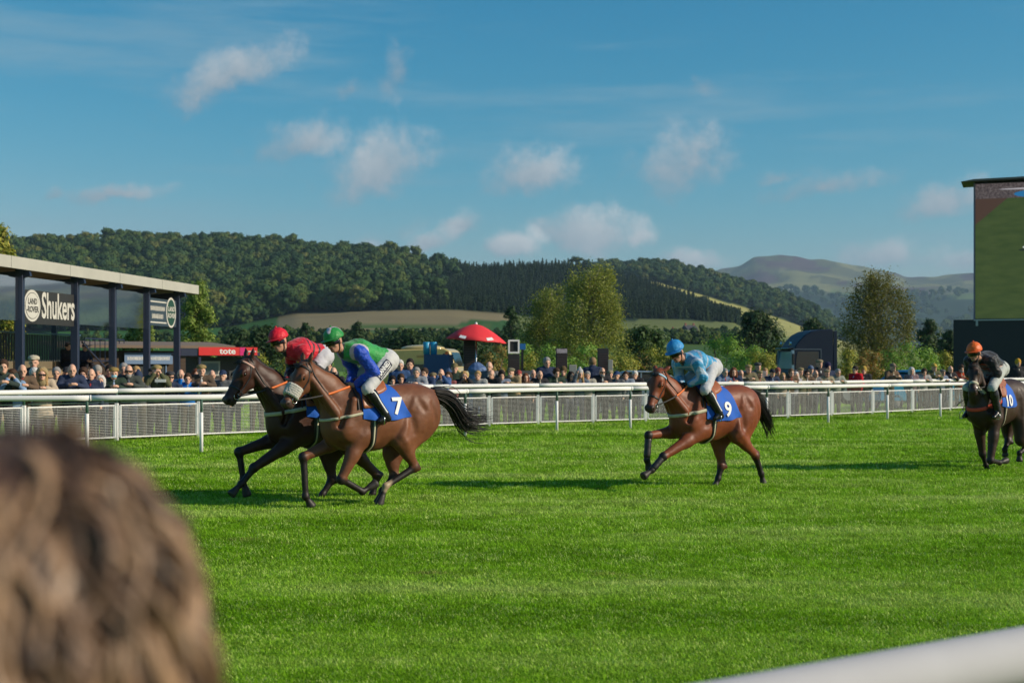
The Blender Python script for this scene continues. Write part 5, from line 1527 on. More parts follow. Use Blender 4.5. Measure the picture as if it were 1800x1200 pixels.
 (1032, 662, 0, 'lean', -15, dict(top=(.36, .34, .28), hair='short', hair_c=GRY_H), 'grey haired man in cream right of the bobble hat'),
 (1072, 660, 1, 'stand', -10, dict(top=(.20, .16, .10), hat='flat_cap', hat_c=(.28, .24, .15)), 'man in sand flat cap behind the bald man in sunglasses'),
 (1099, 662, 0, 'lean', -25, dict(top=(.22, .26, .32), hair='short', hair_c=BRN_H), 'brown haired man in grey blue between blue cap and silver hair'),
 (1301, 659, 0, 'lean', 5, dict(top=(.32, .30, .26), hair='sides', hair_c=GRY_H), 'balding man in cream between red bob and tan flat cap'),
 (1345, 656, 1, 'stand', -8, dict(top=(.18, .20, .15), hair='short', hair_c=BLD_H), 'fair haired man behind the checked cap and the black cap'),
 (1367, 656, 1, 'stand', 0, dict(top=(.26, .22, .18), hat='beanie', hat_c=(.26, .08, .06)), 'person in brick red knitted hat before the lorry bumper'),
 (1398, 662, 0, 'lean', 8, dict(top=(.30, .30, .34), hair='bob', hair_c=WHT_H), 'white haired woman in pale grey under the lorry door'),
 (1425, 652, 1, 'stand', -6, dict(top=(.30, .22, .14), hat='ball_cap', hat_c=(.10, .14, .22)), 'man in blue cap and tan coat under the lorry\'s side window'),
 (1471, 657, 0, 'lean', 0, dict(top=(.24, .26, .22), hair='short', hair_c=GRY_H), 'grey haired man at the right end of the group by the lorry'),
 (1622, 656, 0, 'lean', -10, dict(top=(.34, .33, .32), hair='thick', hair_c=BRN_H), 'brown haired person in off white before the blue car\'s bonnet'),
 (1655, 657, 0, 'lean', 5, dict(top=(.14, .18, .26), hat='flat_cap', hat_c=(.16, .15, .13)), 'man in grey cap and blue jacket between yellow cap and bald man'),
 (1789, 640, 1, 'stand', -10, dict(top=BLK, hat='beanie', hat_c=(.55, .30, .03)), 'person in yellow knitted hat and black coat under the screen'),
]
def crowd_pos(px, row):
    d = interp(FAR, px) + 0.56 + 0.62 * row
    return Vector(((px - CX) / F * d, d, 0)), d
for i, (px, py, row, pose, turn, kw, lab) in enumerate(CROWD):
    p, d = crowd_pos(px, row); hz = HC - (py - HY) / F * d
    yaw = R(-90 + 14 + turn)
    hd = POSES[pose]['head']                                     # keep the head, not the feet, on the pixel column
    p = p - Vector((math.cos(yaw) * hd[0], math.sin(yaw) * hd[0] * 0.0, 0))
    spectator(lab, p, yaw, hz, pose, trous=[(.03, .03, .04), (.05, .06, .09), (.10, .085, .06), (.02, .02, .022)][i % 4], shirt=[(.62, .62, .60), None, (.30, .38, .52), (.50, .46, .36), None, (.40, .05, .05), (.10, .12, .16)][(i * 3 + len(lab)) % 7], **kw)

# a white race card held up, and the photographer's neighbour whose curls fill the corner
cp_, cd_ = crowd_pos(279, 0)
MB().box(at(282, 669, cd_ - 0.50), (0.26, 0.012, 0.07)).build('race_card', plain('white_paper', (.75, .74, .70), .8, vary=.05), bevel=.002)
tag(bpy.data.objects['race_card'], 'white paper held up by the man in the tan flat cap', 'paper')

HEADP = at(72, 1262, 0.80)
M_curl = []
for i, c in enumerate([(.065, .036, .021), (.155, .090, .051), (.310, .195, .112)]):
    m_, nt_, b_ = mat_new('brown_curls'); n_ = noise_n(nt_, coords(nt_), 30, 3)
    nt_.links.new(mixc(nt_, n_, tuple(x * .7 for x in c), tuple(x * 1.35 for x in c)), b_.inputs['Base Color']); sock(b_, 'Roughness', .42); M_curl.append(m_)
nb_ = person_meshes('stand'); hd_ = nb_['head']
root = empty('person', (HEADP.x - .03, HEADP.y - .0, 0), R(80)); root.scale = (HEADP.z / hd_[2],) * 3
tag(root, 'brown curly haired person close to the lens, seen from behind', 'person')
share('body', nb_['body'], M_face, root); share('coat', nb_['coat'], cloth(BRN), root); share('trousers', nb_['trousers'], cloth(BLK), root)
for q in 'LR': share('shoe', nb_['shoe' + q], M_shoe, root)
hr = random.Random(4)
for tone in range(3):
    m = MB()
    for i in range(230):
        u = hr.random(); a = hr.uniform(0, 6.283)
        th = math.acos(1 - 1.75 * u * 0.62); pts = []
        ph = hr.uniform(0, 6.28); cr = hr.uniform(.003, .008); fr_ = hr.uniform(3.0, 6.0); lift = hr.uniform(-.010, .010); sw = hr.uniform(-.5, .5)
        for j in range(11):
            t = j / 10.0; tt = th + t * hr.uniform(.75, .80)
            rx, ry, rz = .124 + lift, .102 + lift, .142 + lift
            if tt < 1.75: d_ = Vector((math.sin(tt) * math.cos(a + sw * t) * rx, math.sin(tt) * math.sin(a + sw * t) * ry, math.cos(tt) * rz))
            else: d_ = Vector((math.sin(1.75) * math.cos(a + sw * t) * rx * 1.08, math.sin(1.75) * math.sin(a + sw * t) * ry * 1.12, math.cos(1.75) * rz - (tt - 1.75) * .11))
            n_ = d_.normalized(); s_ = n_.cross(Vector((0, 0, 1)))
            s_ = s_.normalized() if s_.length > 1e-3 else Vector((1, 0, 0))
            d_ += s_ * (cr * math.cos(ph + t * fr_ * 2)) + n_ * (cr * .8 * math.sin(ph + t * fr_ * 2))
            pts.append(V3(d_) + hd_ + V3((-.01, 0, .015)))
        for q in range(6):                                    # each lock is a bundle of finer strands
            ja, jb, jc = hr.gauss(0, .0055), hr.gauss(0, .0055), hr.gauss(0, .0055); js = hr.uniform(.6, 1.5)
            m.tube([p + V3((ja, jb, jc)) * (.35 + js * abs(k / 10 - .35)) for k, p in enumerate(pts)], [.0030 * math.sin(math.pi * (0.12 + 0.80 * j / 10)) + .0006 for j in range(11)], 3)
    m.build('curls', M_curl[tone], root, True)
f = Field(hd_ - .3, hd_ + .3, .012); f.ell(hd_ + V3((-.02, 0, .02)), (.120, .098, .138)); f.cut(hd_ + V3((.05, 0, 0)), (1, 0, -.4))
f.cone(hd_ + V3((-.06, 0, -.02)), hd_ + V3((-.06, 0, -.14)), .085, .08, .04)
link('hair_mass', f.mesh('hair_mass', None, .006, 25, 2), M_curl[0], root)
# ------------------------------------------------------------------ grandstand
M_steel = plain('dark_blue_steel', (0.016, 0.026, 0.060), rough=0.45, vary=0.15, scale=4)
M_fascia = plain('pale_fascia', (0.42, 0.41, 0.36), rough=0.7, vary=0.12, scale=1.5)
M_soffit = plain('brown_soffit', (0.16, 0.12, 0.09), rough=0.8, vary=0.15)
M_roofing = plain('grey_roofing', (0.20, 0.21, 0.21), rough=0.7, vary=0.1)
M_signdark = plain('charcoal_sign', (0.028, 0.026, 0.025), rough=0.5, vary=0.1)
M_signwhite = plain('cream_sign_lettering', (0.55, 0.53, 0.48), rough=0.6, vary=0.06)
M_step = plain('tan_terrace_boards', (0.30, 0.21, 0.12), rough=0.8, vary=0.2, scale=5)
M_fencegrey = plain('grey_fence_panel', (0.045, 0.050, 0.050), rough=0.7, vary=0.2)
M_pale_blue = plain('pale_blue_board', (0.17, 0.26, 0.42), rough=0.6, vary=0.08)
def glass_mat(name, tint, refl):
    m, nt, b = mat_new(name); sock(b, 'Base Color', (*tint, 1)); sock(b, 'Roughness', 0.06); sock(b, 'Transmission Weight', 0.0)
    tr = nt.nodes.new('ShaderNodeBsdfTransparent'); tr.inputs[0].default_value = (*[min(1, 0.55 + t) for t in tint], 1)
    gl = nt.nodes.new('ShaderNodeBsdfGlossy'); gl.inputs['Roughness'].default_value = 0.03
    fr = nt.nodes.new('ShaderNodeFresnel'); fr.inputs[0].default_value = 1.5
    f = math_n(nt, 'MULTIPLY_ADD', fr.outputs[0], 0.75, refl, True)
    mx = nt.nodes.new('ShaderNodeMixShader'); nt.links.new(f, mx.inputs[0]); nt.links.new(tr.outputs[0], mx.inputs[1]); nt.links.new(gl.outputs[0], mx.inputs[2])
    out = [n for n in nt.nodes if n.type == 'OUTPUT_MATERIAL'][0]; nt.links.new(mx.outputs[0], out.inputs[0])
    return m
M_glass = glass_mat('tinted_glass', (0.16, 0.22, 0.26), 0.0)

K = 52184.0
def sd_(px): return K / (1221.0 - px)
def SP(px, py=None, z=None):
    d = sd_(px); p = at(px, py if py is not None else HY, d)
    if z is not None: p.z = z
    return p
so_ = SP(200, z=0); stand = empty('grandstand', so_); tag(stand, 'open fronted dark blue steel grandstand with pale roof edge and signs', 'building')
rs = lambda p: Vector(p) - so_
ax_ = (SP(348, z=0) - SP(0, z=0)).normalized(); inn = Vector((-ax_.y, ax_.x, 0))        # inn: away from the course, into the stand
if inn.x > 0: inn = -inn
rise = 0.045
cols_ = [(-70), 35, 132, 198, 258, 311]
ZR = 4.75
A0, A1 = SP(-130, z=0), SP(333, z=0)
over = -inn * 0.9
m = MB()                                                       # roof slab: slopes down towards the back
def roofpt(p, k, z): return p + inn * k + Vector((0, 0, z - 0.05 * k))
P4 = [roofpt(A0, -0.35, ZR), roofpt(A1, -0.35, ZR), roofpt(A1, 5.5, ZR), roofpt(A0, 5.5, ZR)]
m.add([rs(p) for p in P4] + [rs(p + Vector((0, 0, 0.16))) for p in P4], [(3, 2, 1, 0), (4, 5, 6, 7), (1, 2, 6, 5), (2, 3, 7, 6), (3, 0, 4, 7), (0, 1, 5, 4)])
roof = m.build('roof', M_soffit, stand)
L_ = (A1 - A0).length; n_f = 5
for i in range(n_f):                                           # fascia boards along the front edge
    a, b = A0.lerp(A1, i / n_f) + ax_ * 0.01, A0.lerp(A1, (i + 1) / n_f) - ax_ * 0.01
    MB().bar(rs(roofpt(a, -0.38, ZR + 0.10)), rs(roofpt(b, -0.38, ZR + 0.10)), 0.05, 0.36).build('fascia_board', M_fascia, roof)
MB().bar(rs(roofpt(A1, -0.35, ZR + 0.10) + ax_ * 0.03), rs(roofpt(A1, 5.5, ZR + 0.10) + ax_ * 0.03), 0.05, 0.36).build('fascia_board', M_fascia, roof)
for px in cols_:
    b = SP(px, z=0)
    c = MB().box(rs(b + Vector((0, 0, ZR / 2))), (0.24, 0.20, ZR)).build('column', M_steel, stand, bevel=0.01)
    MB().bar(rs(roofpt(b, 0.0, ZR - 0.20)), rs(roofpt(b, -0.34, ZR - 0.14)), 0.12, 0.22).build('cantilever', M_steel, c)
    MB().bar(rs(roofpt(b, 0.0, ZR - 0.22)), rs(roofpt(b, 5.3, ZR - 0.22)), 0.14, 0.30).build('rafter', M_steel, c)
    bb = b + inn * 5.2
    MB().box(rs(bb + Vector((0, 0, 2.3))), (0.20, 0.20, 4.6)).build('column', M_steel, stand, bevel=0.01)
# hanging glass screens between the front columns
for a, b, lo_ in ((-70, 35, 0), (132, 198, 0), (198, 258, 0)):
    p, q = SP(a, z=0) + ax_ * 0.14, SP(b, z=0) - ax_ * 0.14
    MB().bar(rs(p + Vector((0, 0, 3.82))), rs(q + Vector((0, 0, 3.82))), 0.016, 1.35).build('glass_panel', M_glass, stand)
p, q = SP(35, z=0) + ax_ * 0.14, SP(132, z=0) - ax_ * 0.14
MB().bar(rs(p + Vector((0, 0, 4.32))), rs(q + Vector((0, 0, 4.32))), 0.016, 0.40).build('glass_panel', M_glass, stand)
# lettered sign boards
def sign(p, q, z, h, mat, name='sign_board', th=0.05):
    o = MB().bar(rs(p + Vector((0, 0, z))), rs(q + Vector((0, 0, z))), th, h).build(name, mat, stand); return o
def letter(o, txt, c, size, ax, mat, bold=0.0, xs=1.0, front=0.03, up=Vector((0, 0, 1)), base=None):
    """Flat lettering standing just proud of a board; ax runs along the text."""
    tm = text_mesh(txt, size, bold); nrm = ax.cross(up)
    for v in tm.vertices: v.co = c + ax * (v.co.x * xs) + up * v.co.y + nrm * front
    tm.update(); return link('lettering', tm, mat, o)
def strokes(o, c, w, h, ax, mat, front, seed=1, up=Vector((0, 0, 1))):
    """Lettering too far away to read: a row of upright strokes."""
    r = random.Random(seed); n = ax.cross(up); m = MB(); x = -w / 2
    while x < w / 2:
        k = r.uniform(.04, .10) * h * 2; a, b = c + ax * x + n * front, c + ax * min(x + k, w / 2) + n * front; z = up * (h / 2 * r.uniform(.75, 1.0))
        m.add([a - z, b - z, b + z, a + z], [(0, 1, 2, 3)]); x += k + r.uniform(.03, .06) * h * 2
    return m.build('lettering', mat, o)
def disc(o, c, r1, r2, ax, mat, front, up=Vector((0, 0, 1)), name='emblem'):
    n = ax.cross(up); m = MB(); P = [c + ax * (r1 * math.cos(a)) + up * (r2 * math.sin(a)) + n * front for a in np.linspace(0, 6.2832, 33)[:-1]]
    m.add(P + [p - n * 0.01 for p in P], [tuple(range(32))] + [(i, (i + 1) % 32, 32 + (i + 1) % 32, 32 + i) for i in range(32)]); return m.build(name, mat, o)
so1 = sign(p, q, 3.60, 1.06, M_signdark); Ls = (q - p).length; mid_ = (p + q) / 2
letter(so1, 'Shukers', rs(mid_ + ax_ * 0.66 + Vector((0, 0, 3.64))), 1.16, ax_, M_signwhite, 0.022, 0.66, 0.03)
disc(so1, rs(p + ax_ * (Ls * 0.17) + Vector((0, 0, 3.64))), 0.56, 0.50, ax_, M_signwhite, 0.032)
disc(so1, rs(p + ax_ * (Ls * 0.17) + Vector((0, 0, 3.64))), 0.48, 0.42, ax_, M_signdark, 0.036)
disc(so1, rs(p + ax_ * (Ls * 0.17) + Vector((0, 0, 3.64))), 0.46, 0.40, ax_, M_signwhite, 0.040)
letter(so1, 'LAND', rs(p + ax_ * (Ls * 0.17) + Vector((0, 0, 3.77))), 0.26, ax_, M_signdark, 0.006, 0.9, 0.046)
letter(so1, '-ROVER', rs(p + ax_ * (Ls * 0.17) + Vector((0, 0, 3.52))), 0.26, ax_, M_signdark, 0.006, 0.9, 0.046)
p2, q2 = SP(258, z=0) + ax_ * 0.14, SP(311, z=0) - ax_ * 0.14; L2 = (q2 - p2).length
so2 = sign(p2, q2, 3.82, 1.05, plain('slate_blue_sign', (0.035, 0.055, 0.075), 0.5))
for z in (4.22, 3.42): MB().bar(rs(p2 + Vector((0, 0, z)) - inn * 0.032), rs(p2 + ax_ * (L2 * .62) + Vector((0, 0, z)) - inn * 0.032), 0.01, 0.05).build('border_line', M_signwhite, so2)
for k, (w_, z) in enumerate(((1.55, 3.96), (1.15, 3.66))): strokes(so2, rs(p2 + ax_ * (L2 * .31) + Vector((0, 0, z))), w_, .19, ax_, M_signwhite, .03, k + 1)
cc = p2 + ax_ * (L2 * .80)
disc(so2, rs(cc + Vector((0, 0, 3.85))), 0.52, 0.60, ax_, M_signwhite, 0.032); disc(so2, rs(cc + Vector((0, 0, 3.85))), 0.44, 0.52, ax_, plain('emblem_green', (0.015, 0.06, 0.04), 0.5), 0.038)
letter(so2, 'LAND', rs(cc + Vector((0, 0, 3.98))), 0.26, ax_, M_signwhite, 0.006, 1.0, 0.045); letter(so2, 'ROVER', rs(cc + Vector((0, 0, 3.72))), 0.26, ax_, M_signwhite, 0.006, 1.0, 0.045)
# terrace steps, each board a part
for k in range(6):
    a, b = SP(-120, z=0) + inn * (0.5 + 0.75 * k), SP(300, z=0) + inn * (0.5 + 0.75 * k)
    MB().bar(rs(a + Vector((0, 0, 0.16 + 0.32 * k))), rs(b + Vector((0, 0, 0.16 + 0.32 * k))), 0.74, 0.30).build('terrace_step', M_step, stand, bevel=0.01)
# rear railing with upright boards
ra, rb = SP(140, z=0) + inn * 4.95, SP(340, z=0) + inn * 4.95
MB().bar(rs(ra + Vector((0, 0, 3.02))), rs(rb + Vector((0, 0, 3.02))), 0.06, 0.06).build('handrail', plain('blue_handrail', (0.06, 0.13, 0.20), 0.5), stand)
nb2 = 52
bmesh_board = MB().box((0, 0, 0), (0.13, 0.03, 1.10)).mesh('railing_board')
for i in range(nb2):
    o = link('railing_board', bmesh_board, M_fencegrey, stand, rs(ra.lerp(rb, (i + .5) / nb2) + Vector((0, 0, 2.42))), math.atan2(ax_.y, ax_.x))
ra, rb = SP(345, z=0) + inn * 4.9, SP(402, z=0) + inn * 4.9
for z in (2.9, 1.95): MB().bar(rs(ra + Vector((0, 0, z))), rs(rb + Vector((0, 0, z))), 0.05, 0.05).build('handrail', M_steel, stand)
for i in range(9): MB().bar(rs(ra.lerp(rb, i / 8) + Vector((0, 0, 1.9))), rs(ra.lerp(rb, i / 8) + Vector((0, 0, 2.9))), 0.03, 0.03).build('baluster', M_steel, stand)
for (a, z0, b, z1) in ((200, 2.6, 262, 1.1), (-10, 2.6, 34, 1.9)):
    p, q = SP(a, z=z0) + inn * 1.2, SP(b, z=z1) + inn * 1.2; MB().bar(rs(p), rs(q), 0.05, 0.05).build('stair_rail', M_steel, stand)
# two people sitting on the steps
ps = SP(277, z=0) + inn * 3.55
spectator('man in black T-shirt sitting on the grandstand steps', ps + Vector((-.1, -.25, 0)), R(-30), 1.30 + 1.16, 'sit', BLK, hair='short', hair_c=DRK_H, group='people sitting in the grandstand', zbase=1.30)
spectator('person in dark cap sitting beyond the man in black on the steps', ps + Vector((.35, .5, 0)), R(-40), 1.30 + 1.12, 'sit', NAVY, hat='ball_cap', hat_c=NAVY, group='people sitting in the grandstand', zbase=1.30)

# ------------------------------------------------------------------ betting hut
M_plank = plain('weathered_dark_board', (0.075, 0.050, 0.036), rough=0.85, vary=0.35, scale=4, bmp=0.4)
M_roofw = plain('brown_roof_sheet', (0.20, 0.145, 0.105), rough=0.85, vary=0.2, scale=3)
M_red = plain('red_sign_board', (0.66, 0.022, 0.022), rough=0.5, vary=0.05)
M_navyp = plain('navy_painted_board', (0.012, 0.020, 0.055), rough=0.5, vary=0.1)
hut_o = at(290, HY, 64); hut_o.z = 0; hut = empty('betting_hut', hut_o, R(28)); tag(hut, 'long low brown boarded betting hut beside the grandstand', 'building')
MB().box((-1.2, 1.6, 1.2), (6.6, 3.0, 2.4)).build('wall', M_plank, hut)
hb = MB().box((0, 0, 0), (6.6, 0.03, 0.15)).mesh('board')
for i in range(15): link('board', hb, M_plank, hut, (-1.2 + 0.004 * (i % 2), 0.085 - 0.006 * (i % 3), 0.12 + 0.155 * i))
m = MB(); m.add([(-4.9, -0.5, 2.52), (3.1, -0.5, 2.52), (3.1, 3.6, 2.75), (-4.9, 3.6, 2.75), (-4.9, -0.5, 2.64), (3.1, -0.5, 2.64), (3.1, 3.6, 2.87), (-4.9, 3.6, 2.87)],
                [(3, 2, 1, 0), (4, 5, 6, 7), (0, 1, 5, 4), (1, 2, 6, 5), (2, 3, 7, 6), (3, 0, 4, 7)]); m.build('roof', M_roofw, hut)
wn = MB().box((-0.85, 0.05, 1.30), (1.9, 0.05, 0.85)).build('window', M_fencegrey, hut)
for x in (-1.75, -1.3, -0.85, -0.4, 0.05): MB().box((x, 0.01, 1.30), (0.05, 0.05, 0.95)).build('glazing_bar', M_pale_blue, wn)
bd = MB().box((-0.75, -0.08, 2.06), (2.15, 0.06, 0.50)).build('sign_board', M_pale_blue, hut)
strokes(bd, Vector((-0.75, 0, 2.06)), 1.9, .17, Vector((1, 0, 0)), M_digit_white, .116, 5)
# the tote kiosk in front of it
kio_o = at(392, HY, 60); kio_o.z = 0; kio = empty('tote_kiosk', kio_o, R(28)); kio.scale = (1.08, 1, 1); tag(kio, 'dark kiosk under a red fascia lettered tote', 'kiosk')
MB().box((0.05, 1.1, 1.05), (2.1, 1.6, 2.1)).build('wall', M_fencegrey, kio)
MB().box((-0.1, 0.75, 2.23), (2.9, 2.5, 0.14)).build('roof', M_navyp, kio)
fa = MB().box((0.05, -0.55, 2.34), (2.32, 0.08, 0.34)).build('fascia', M_red, kio)
MB().box((-1.52, -0.52, 2.30), (0.78, 0.06, 0.30)).build('fascia', M_navyp, kio)
MB().box((0.62, -0.598, 2.34), (0.22, 0.012, 0.34)).build('fascia_panel', plain('magenta_panel', (0.62, 0.01, 0.16), 0.5), fa)
strokes(fa, Vector((.95, 0, 2.34)), .42, .07, Vector((1, 0, 0)), M_digit_white, .60, 6)
for (t_, x, s_) in (('tote', 0.02, 0.34),):
    tm = text_mesh(t_, s_, 0.008)
    for v in tm.vertices: v.co = Vector((x + v.co.x * 1.1, -0.60, 2.34 + v.co.y))
    tm.update(); link('lettering', tm, M_digit_white, fa)
MB().box((-1.05, -0.48, 1.05), (0.09, 0.09, 2.1)).build('post', M_navyp, kio); MB().box((1.1, -0.48, 1.05), (0.09, 0.09, 2.1)).build('post', M_navyp, kio)
kw_ = MB().box((-0.45, 0.27, 1.62), (0.80, 0.06, 0.62)).build('window', plain('pale_window_frame', (0.42, 0.43, 0.40), 0.6), kio); MB().box((-0.45, 0.235, 1.62), (0.64, 0.04, 0.46)).build('pane', M_glass, kw_)
MB().box((0.2, 0.10, 1.02), (1.6, 0.36, 0.06)).build('counter', M_red, kio); MB().box((0.2, 0.26, 0.70), (1.6, 0.04, 0.55)).build('counter_front', plain('pale_counter', (.45, .46, .42), .6), kio)

# ------------------------------------------------------------------ video screen
M_black = plain('black_casing', (0.012, 0.013, 0.016), rough=0.5, vary=0.2)
m, nt, b = mat_new('lit_video_panel'); tc = coords(nt); sx_ = nt.nodes.new('ShaderNodeSeparateXYZ'); nt.links.new(tc, sx_.inputs[0])
nz = noise_n(nt, scaled(nt, tc, (0.5, 1, 2.0)), 2.0, 5); gcol = ramp(nt, nz, [(0.3, (0.050, 0.085, 0.022)), (0.7, (0.085, 0.125, 0.034))])
f_b = math_n(nt, 'GREATER_THAN', math_n(nt, 'SUBTRACT', sx_.outputs[2], math_n(nt, 'MULTIPLY', sx_.outputs[0], 0.85)), 8.2)
col = mixc(nt, f_b, gcol, (0.10, 0.055, 0.038))
cr = noise_n(nt, scaled(nt, tc, (3, 1, 3)), 3.0, 6, 0.8); crow = ramp(nt, cr, [(0.35, (0.02, 0.02, 0.03)), (0.5, (0.12, 0.09, 0.09)), (0.65, (0.25, 0.22, 0.22))])
col = mixc(nt, math_n(nt, 'GREATER_THAN', sx_.outputs[2], 9.45), col, crow)
def blob(x0, z0, rx, rz):
    dx = math_n(nt, 'DIVIDE', math_n(nt, 'SUBTRACT', sx_.outputs[0], x0), rx); dz = math_n(nt, 'DIVIDE', math_n(nt, 'SUBTRACT', sx_.outputs[2], z0), rz)
    return math_n(nt, 'LESS_THAN', math_n(nt, 'ADD', math_n(nt, 'MULTIPLY', dx, dx), math_n(nt, 'MULTIPLY', dz, dz)), 1.0)
col = mixc(nt, blob(2.5, 7.05, 0.55, 0.07), col, (0.02, 0.03, 0.02)); col = mixc(nt, blob(2.45, 7.17, 0.32, 0.09), col, (0.70, 0.72, 0.75))      # a runner in the broadcast picture
col = mixc(nt, blob(2.6, 9.62, 0.85, 0.16), col, (0.03, 0.22, 0.50)); col = mixc(nt, blob(2.9, 9.58, 0.5, 0.12), col, (0.10, 0.42, 0.16)); col = mixc(nt, blob(3.4, 9.86, 2.3, 0.05), col, (0.55, 0.52, 0.55))
br_ = nt.nodes.new('ShaderNodeTexBrick'); br_.inputs['Scale'].default_value = 4.0; br_.offset = 0; br_.inputs['Color1'].default_value = br_.inputs['Color2'].default_value = (1, 1, 1, 1); br_.inputs['Mortar'].default_value = (.80, .82, .85, 1)
br_.inputs['Mortar Size'].default_value = 0.008; br_.inputs['Brick Width'].default_value = 0.5; br_.inputs['Row Height'].default_value = 0.5
sw_ = nt.nodes.new('ShaderNodeCombineXYZ'); nt.links.new(sx_.outputs[0], sw_.inputs[0]); nt.links.new(sx_.outputs[2], sw_.inputs[1]); nt.links.new(sw_.outputs[0], br_.inputs['Vector'])
col = mixc(nt, 1.0, col, br_.outputs[0], 'MULTIPLY')
nt.links.new(col, b.inputs['Emission Color']); sock(b, 'Emission Strength', 0.65); sock(b, 'Base Color', (0.01, 0.01, 0.012, 1)); sock(b, 'Roughness', 0.6)
M_video = m
vo = at(1712, HY, 66); vo.z = 0; scr = empty('video_screen', vo, R(-20)); tag(scr, 'giant outdoor video screen on a black base showing green turf', 'screen')
zt, zb = at(0, 322, 66).z, at(0, 562, 66).z
MB().box((3.6, 0.62, (zt + zb) / 2), (7.2, 1.2, zt - zb)).build('casing', M_black, scr)
MB().add([(0.06, 0, zb + .05), (7.1, 0, zb + .05), (7.1, 0, zt - .05), (0.06, 0, zt - .05)], [(0, 1, 2, 3)]).build('display', M_video, scr)
MB().box((0.02, -0.02, (zt + zb) / 2), (0.07, 0.1, zt - zb)).build('edge_trim', plain('violet_grey_trim', (.16, .15, .22), .5), scr)
m = MB(); m.add([(-0.55, -0.6, zt + .02), (7.6, -0.6, zt + .16), (7.6, 1.8, zt + .16), (-0.55, 1.8, zt + .02), (0.0, -0.4, zt + .14), (7.6, -0.4, zt + .24), (7.6, 1.8, zt + .24), (0.0, 1.8, zt + .14)],
                [(3, 2, 1, 0), (4, 5, 6, 7), (0, 1, 5, 4), (1, 2, 6, 5), (2, 3, 7, 6), (3, 0, 4, 7)]); m.build('roof', plain('dark_green_roof', (.02, .035, .022), .6), scr)
MB().box((3.3, 0.9, zb / 2), (8.4, 2.2, zb)).build('base', M_black, scr)
MB().box((3.6, -0.24, zb - 0.02), (7.2, 0.06, 0.06)).build('ledge', plain('pale_ledge', (.40, .42, .42), .5), scr)
MB().box((0.14, -0.26, zb - 0.14), (0.10, 0.04, 0.30)).build('bracket', plain('pale_ledge', (.40, .42, .42), .5), scr)

# ------------------------------------------------------------------ bookmakers' pitches and parasol
def put(px, d, rz=0.0):
    p = at(px, HY, d); p.z = 0; return p
M_redcan = plain('red_parasol_cloth', (0.72, 0.030, 0.038), rough=0.7, vary=0.1, scale=4)
pd = 50.0; po_ = put(837, pd); par = empty('parasol', po_); tag(par, 'large red parasol with white printed panels', 'parasol')
zc, ze = at(0, 570, pd).z, at(0, 598, pd).z - .02; Rp = 53.5 / F * pd; rows = []
cm = MB(); n = 8
for j in range(6):
    t = j / 5.0; rr = Rp * t; row = []
    for k in range(n * 3):
        a = 6.2832 * (k + .6) / (n * 3); sc_ = 1 - 0.05 * (1 - abs(math.cos(a * n / 2))) * t
        zz = zc - (zc - ze) * (t ** 1.55) - 0.02 * t * (1 - abs(math.cos(a * n / 2)))
        row.append((math.cos(a) * rr * sc_ + 0.0, math.sin(a) * rr * sc_, zz - 0.09 * t * math.cos(a)))
    rows.append(row)
cm.sheet(rows, True); can = cm.build('canopy', M_redcan, par, True); md = can.modifiers.new('thick', 'SOLIDIFY'); md.thickness = 0.012
MB().ball((0, 0, zc + .02), (0.05, 0.05, 0.06), 8, 6).build('finial', M_digit_white, par, True)
MB().tube([(0, 0, 0), (0, 0, zc)], 0.025, 8).build('pole', M_metal, par, True)
for k in range(n):
    a = 6.2832 * (k * 3 + .6) / (n * 3); MB().tube([(0, 0, zc - .12), (math.cos(a) * Rp * .97, math.sin(a) * Rp * .97, ze + .01 - .06 * math.cos(a))], 0.010, 5).build('rib', M_metal, par)
bvp = bvh_of(can.data)
for a_ in (R(-118), R(-58)):
    pnl = MB(); rows = []
    for i in range(7):
        row = []
        for j in range(3):
            aa = a_ + (i / 6 - .5) * 0.26; rr = Rp * (0.82 + 0.05 * j); hpt = bvp.ray_cast(Vector((math.cos(aa) * rr, math.sin(aa) * rr, 9)), Vector((0, 0, -1)))[0]
            row.append((hpt if hpt is not None else Vector((math.cos(aa) * rr, math.sin(aa) * rr, ze))) + Vector((math.cos(aa) * .01, math.sin(aa) * .01, .015)))
        rows.append(row)
    pnl.sheet(rows); pnl.build('printed_panel', M_digit_white, can, True)
M_darkbox = plain('dark_odds_board', (0.018, 0.016, 0.017), rough=0.5, vary=0.25)
M_navyc = plain('navy_cover_cloth', (0.030, 0.070, 0.18), rough=0.8, vary=0.18, scale=5, bmp=0.3)
M_cyan = plain('cyan_plastic', (0.02, 0.28, 0.50), rough=0.4, vary=0.1)
M_greyprint = plain('grey_printed_board', (0.16, 0.16, 0.16), rough=0.7, vary=0.9, scale=4)
def board(label, px, d, y0, y1, w_px, cat='board', name='odds_board', header=None, legs_=True):
    r_ = empty(name, put(px, d), R(6)); tag(r_, label, cat, 'bookmakers\' stands')
    w = w_px / F * d; z0, z1 = at(0, y1, d).z, at(0, y0, d).z
    b_ = MB().box((0, 0, (z0 + z1) / 2), (w, 0.16, z1 - z0)).build('board', M_darkbox, r_, bevel=.01)
    for i in range(9): MB().box((0, -0.085, z1 - .22 - (z1 - z0 - .3) * i / 9), (w * .86, 0.012, 0.035)).build('odds_row', plain('dim_led_row', (.05, .03, .028), .4), b_)
    if header is not None: MB().box((0, -0.09, z1 - .10), (w * .92, 0.014, 0.16)).build('header', header, b_)
    for x in (-w * .4, w * .4): MB().bar((x, 0, 0), (x, 0, z0), .04).build('leg', M_metal, r_)
    return r_
board('dark upright odds board beneath the red parasol', 825, 50.6, 598, 652, 20)
board('dark upright odds board with pale printed header', 987, 53, 612, 652, 20, header=plain('printed_header', (.34, .30, .33), .6, vary=.8, scale=10))
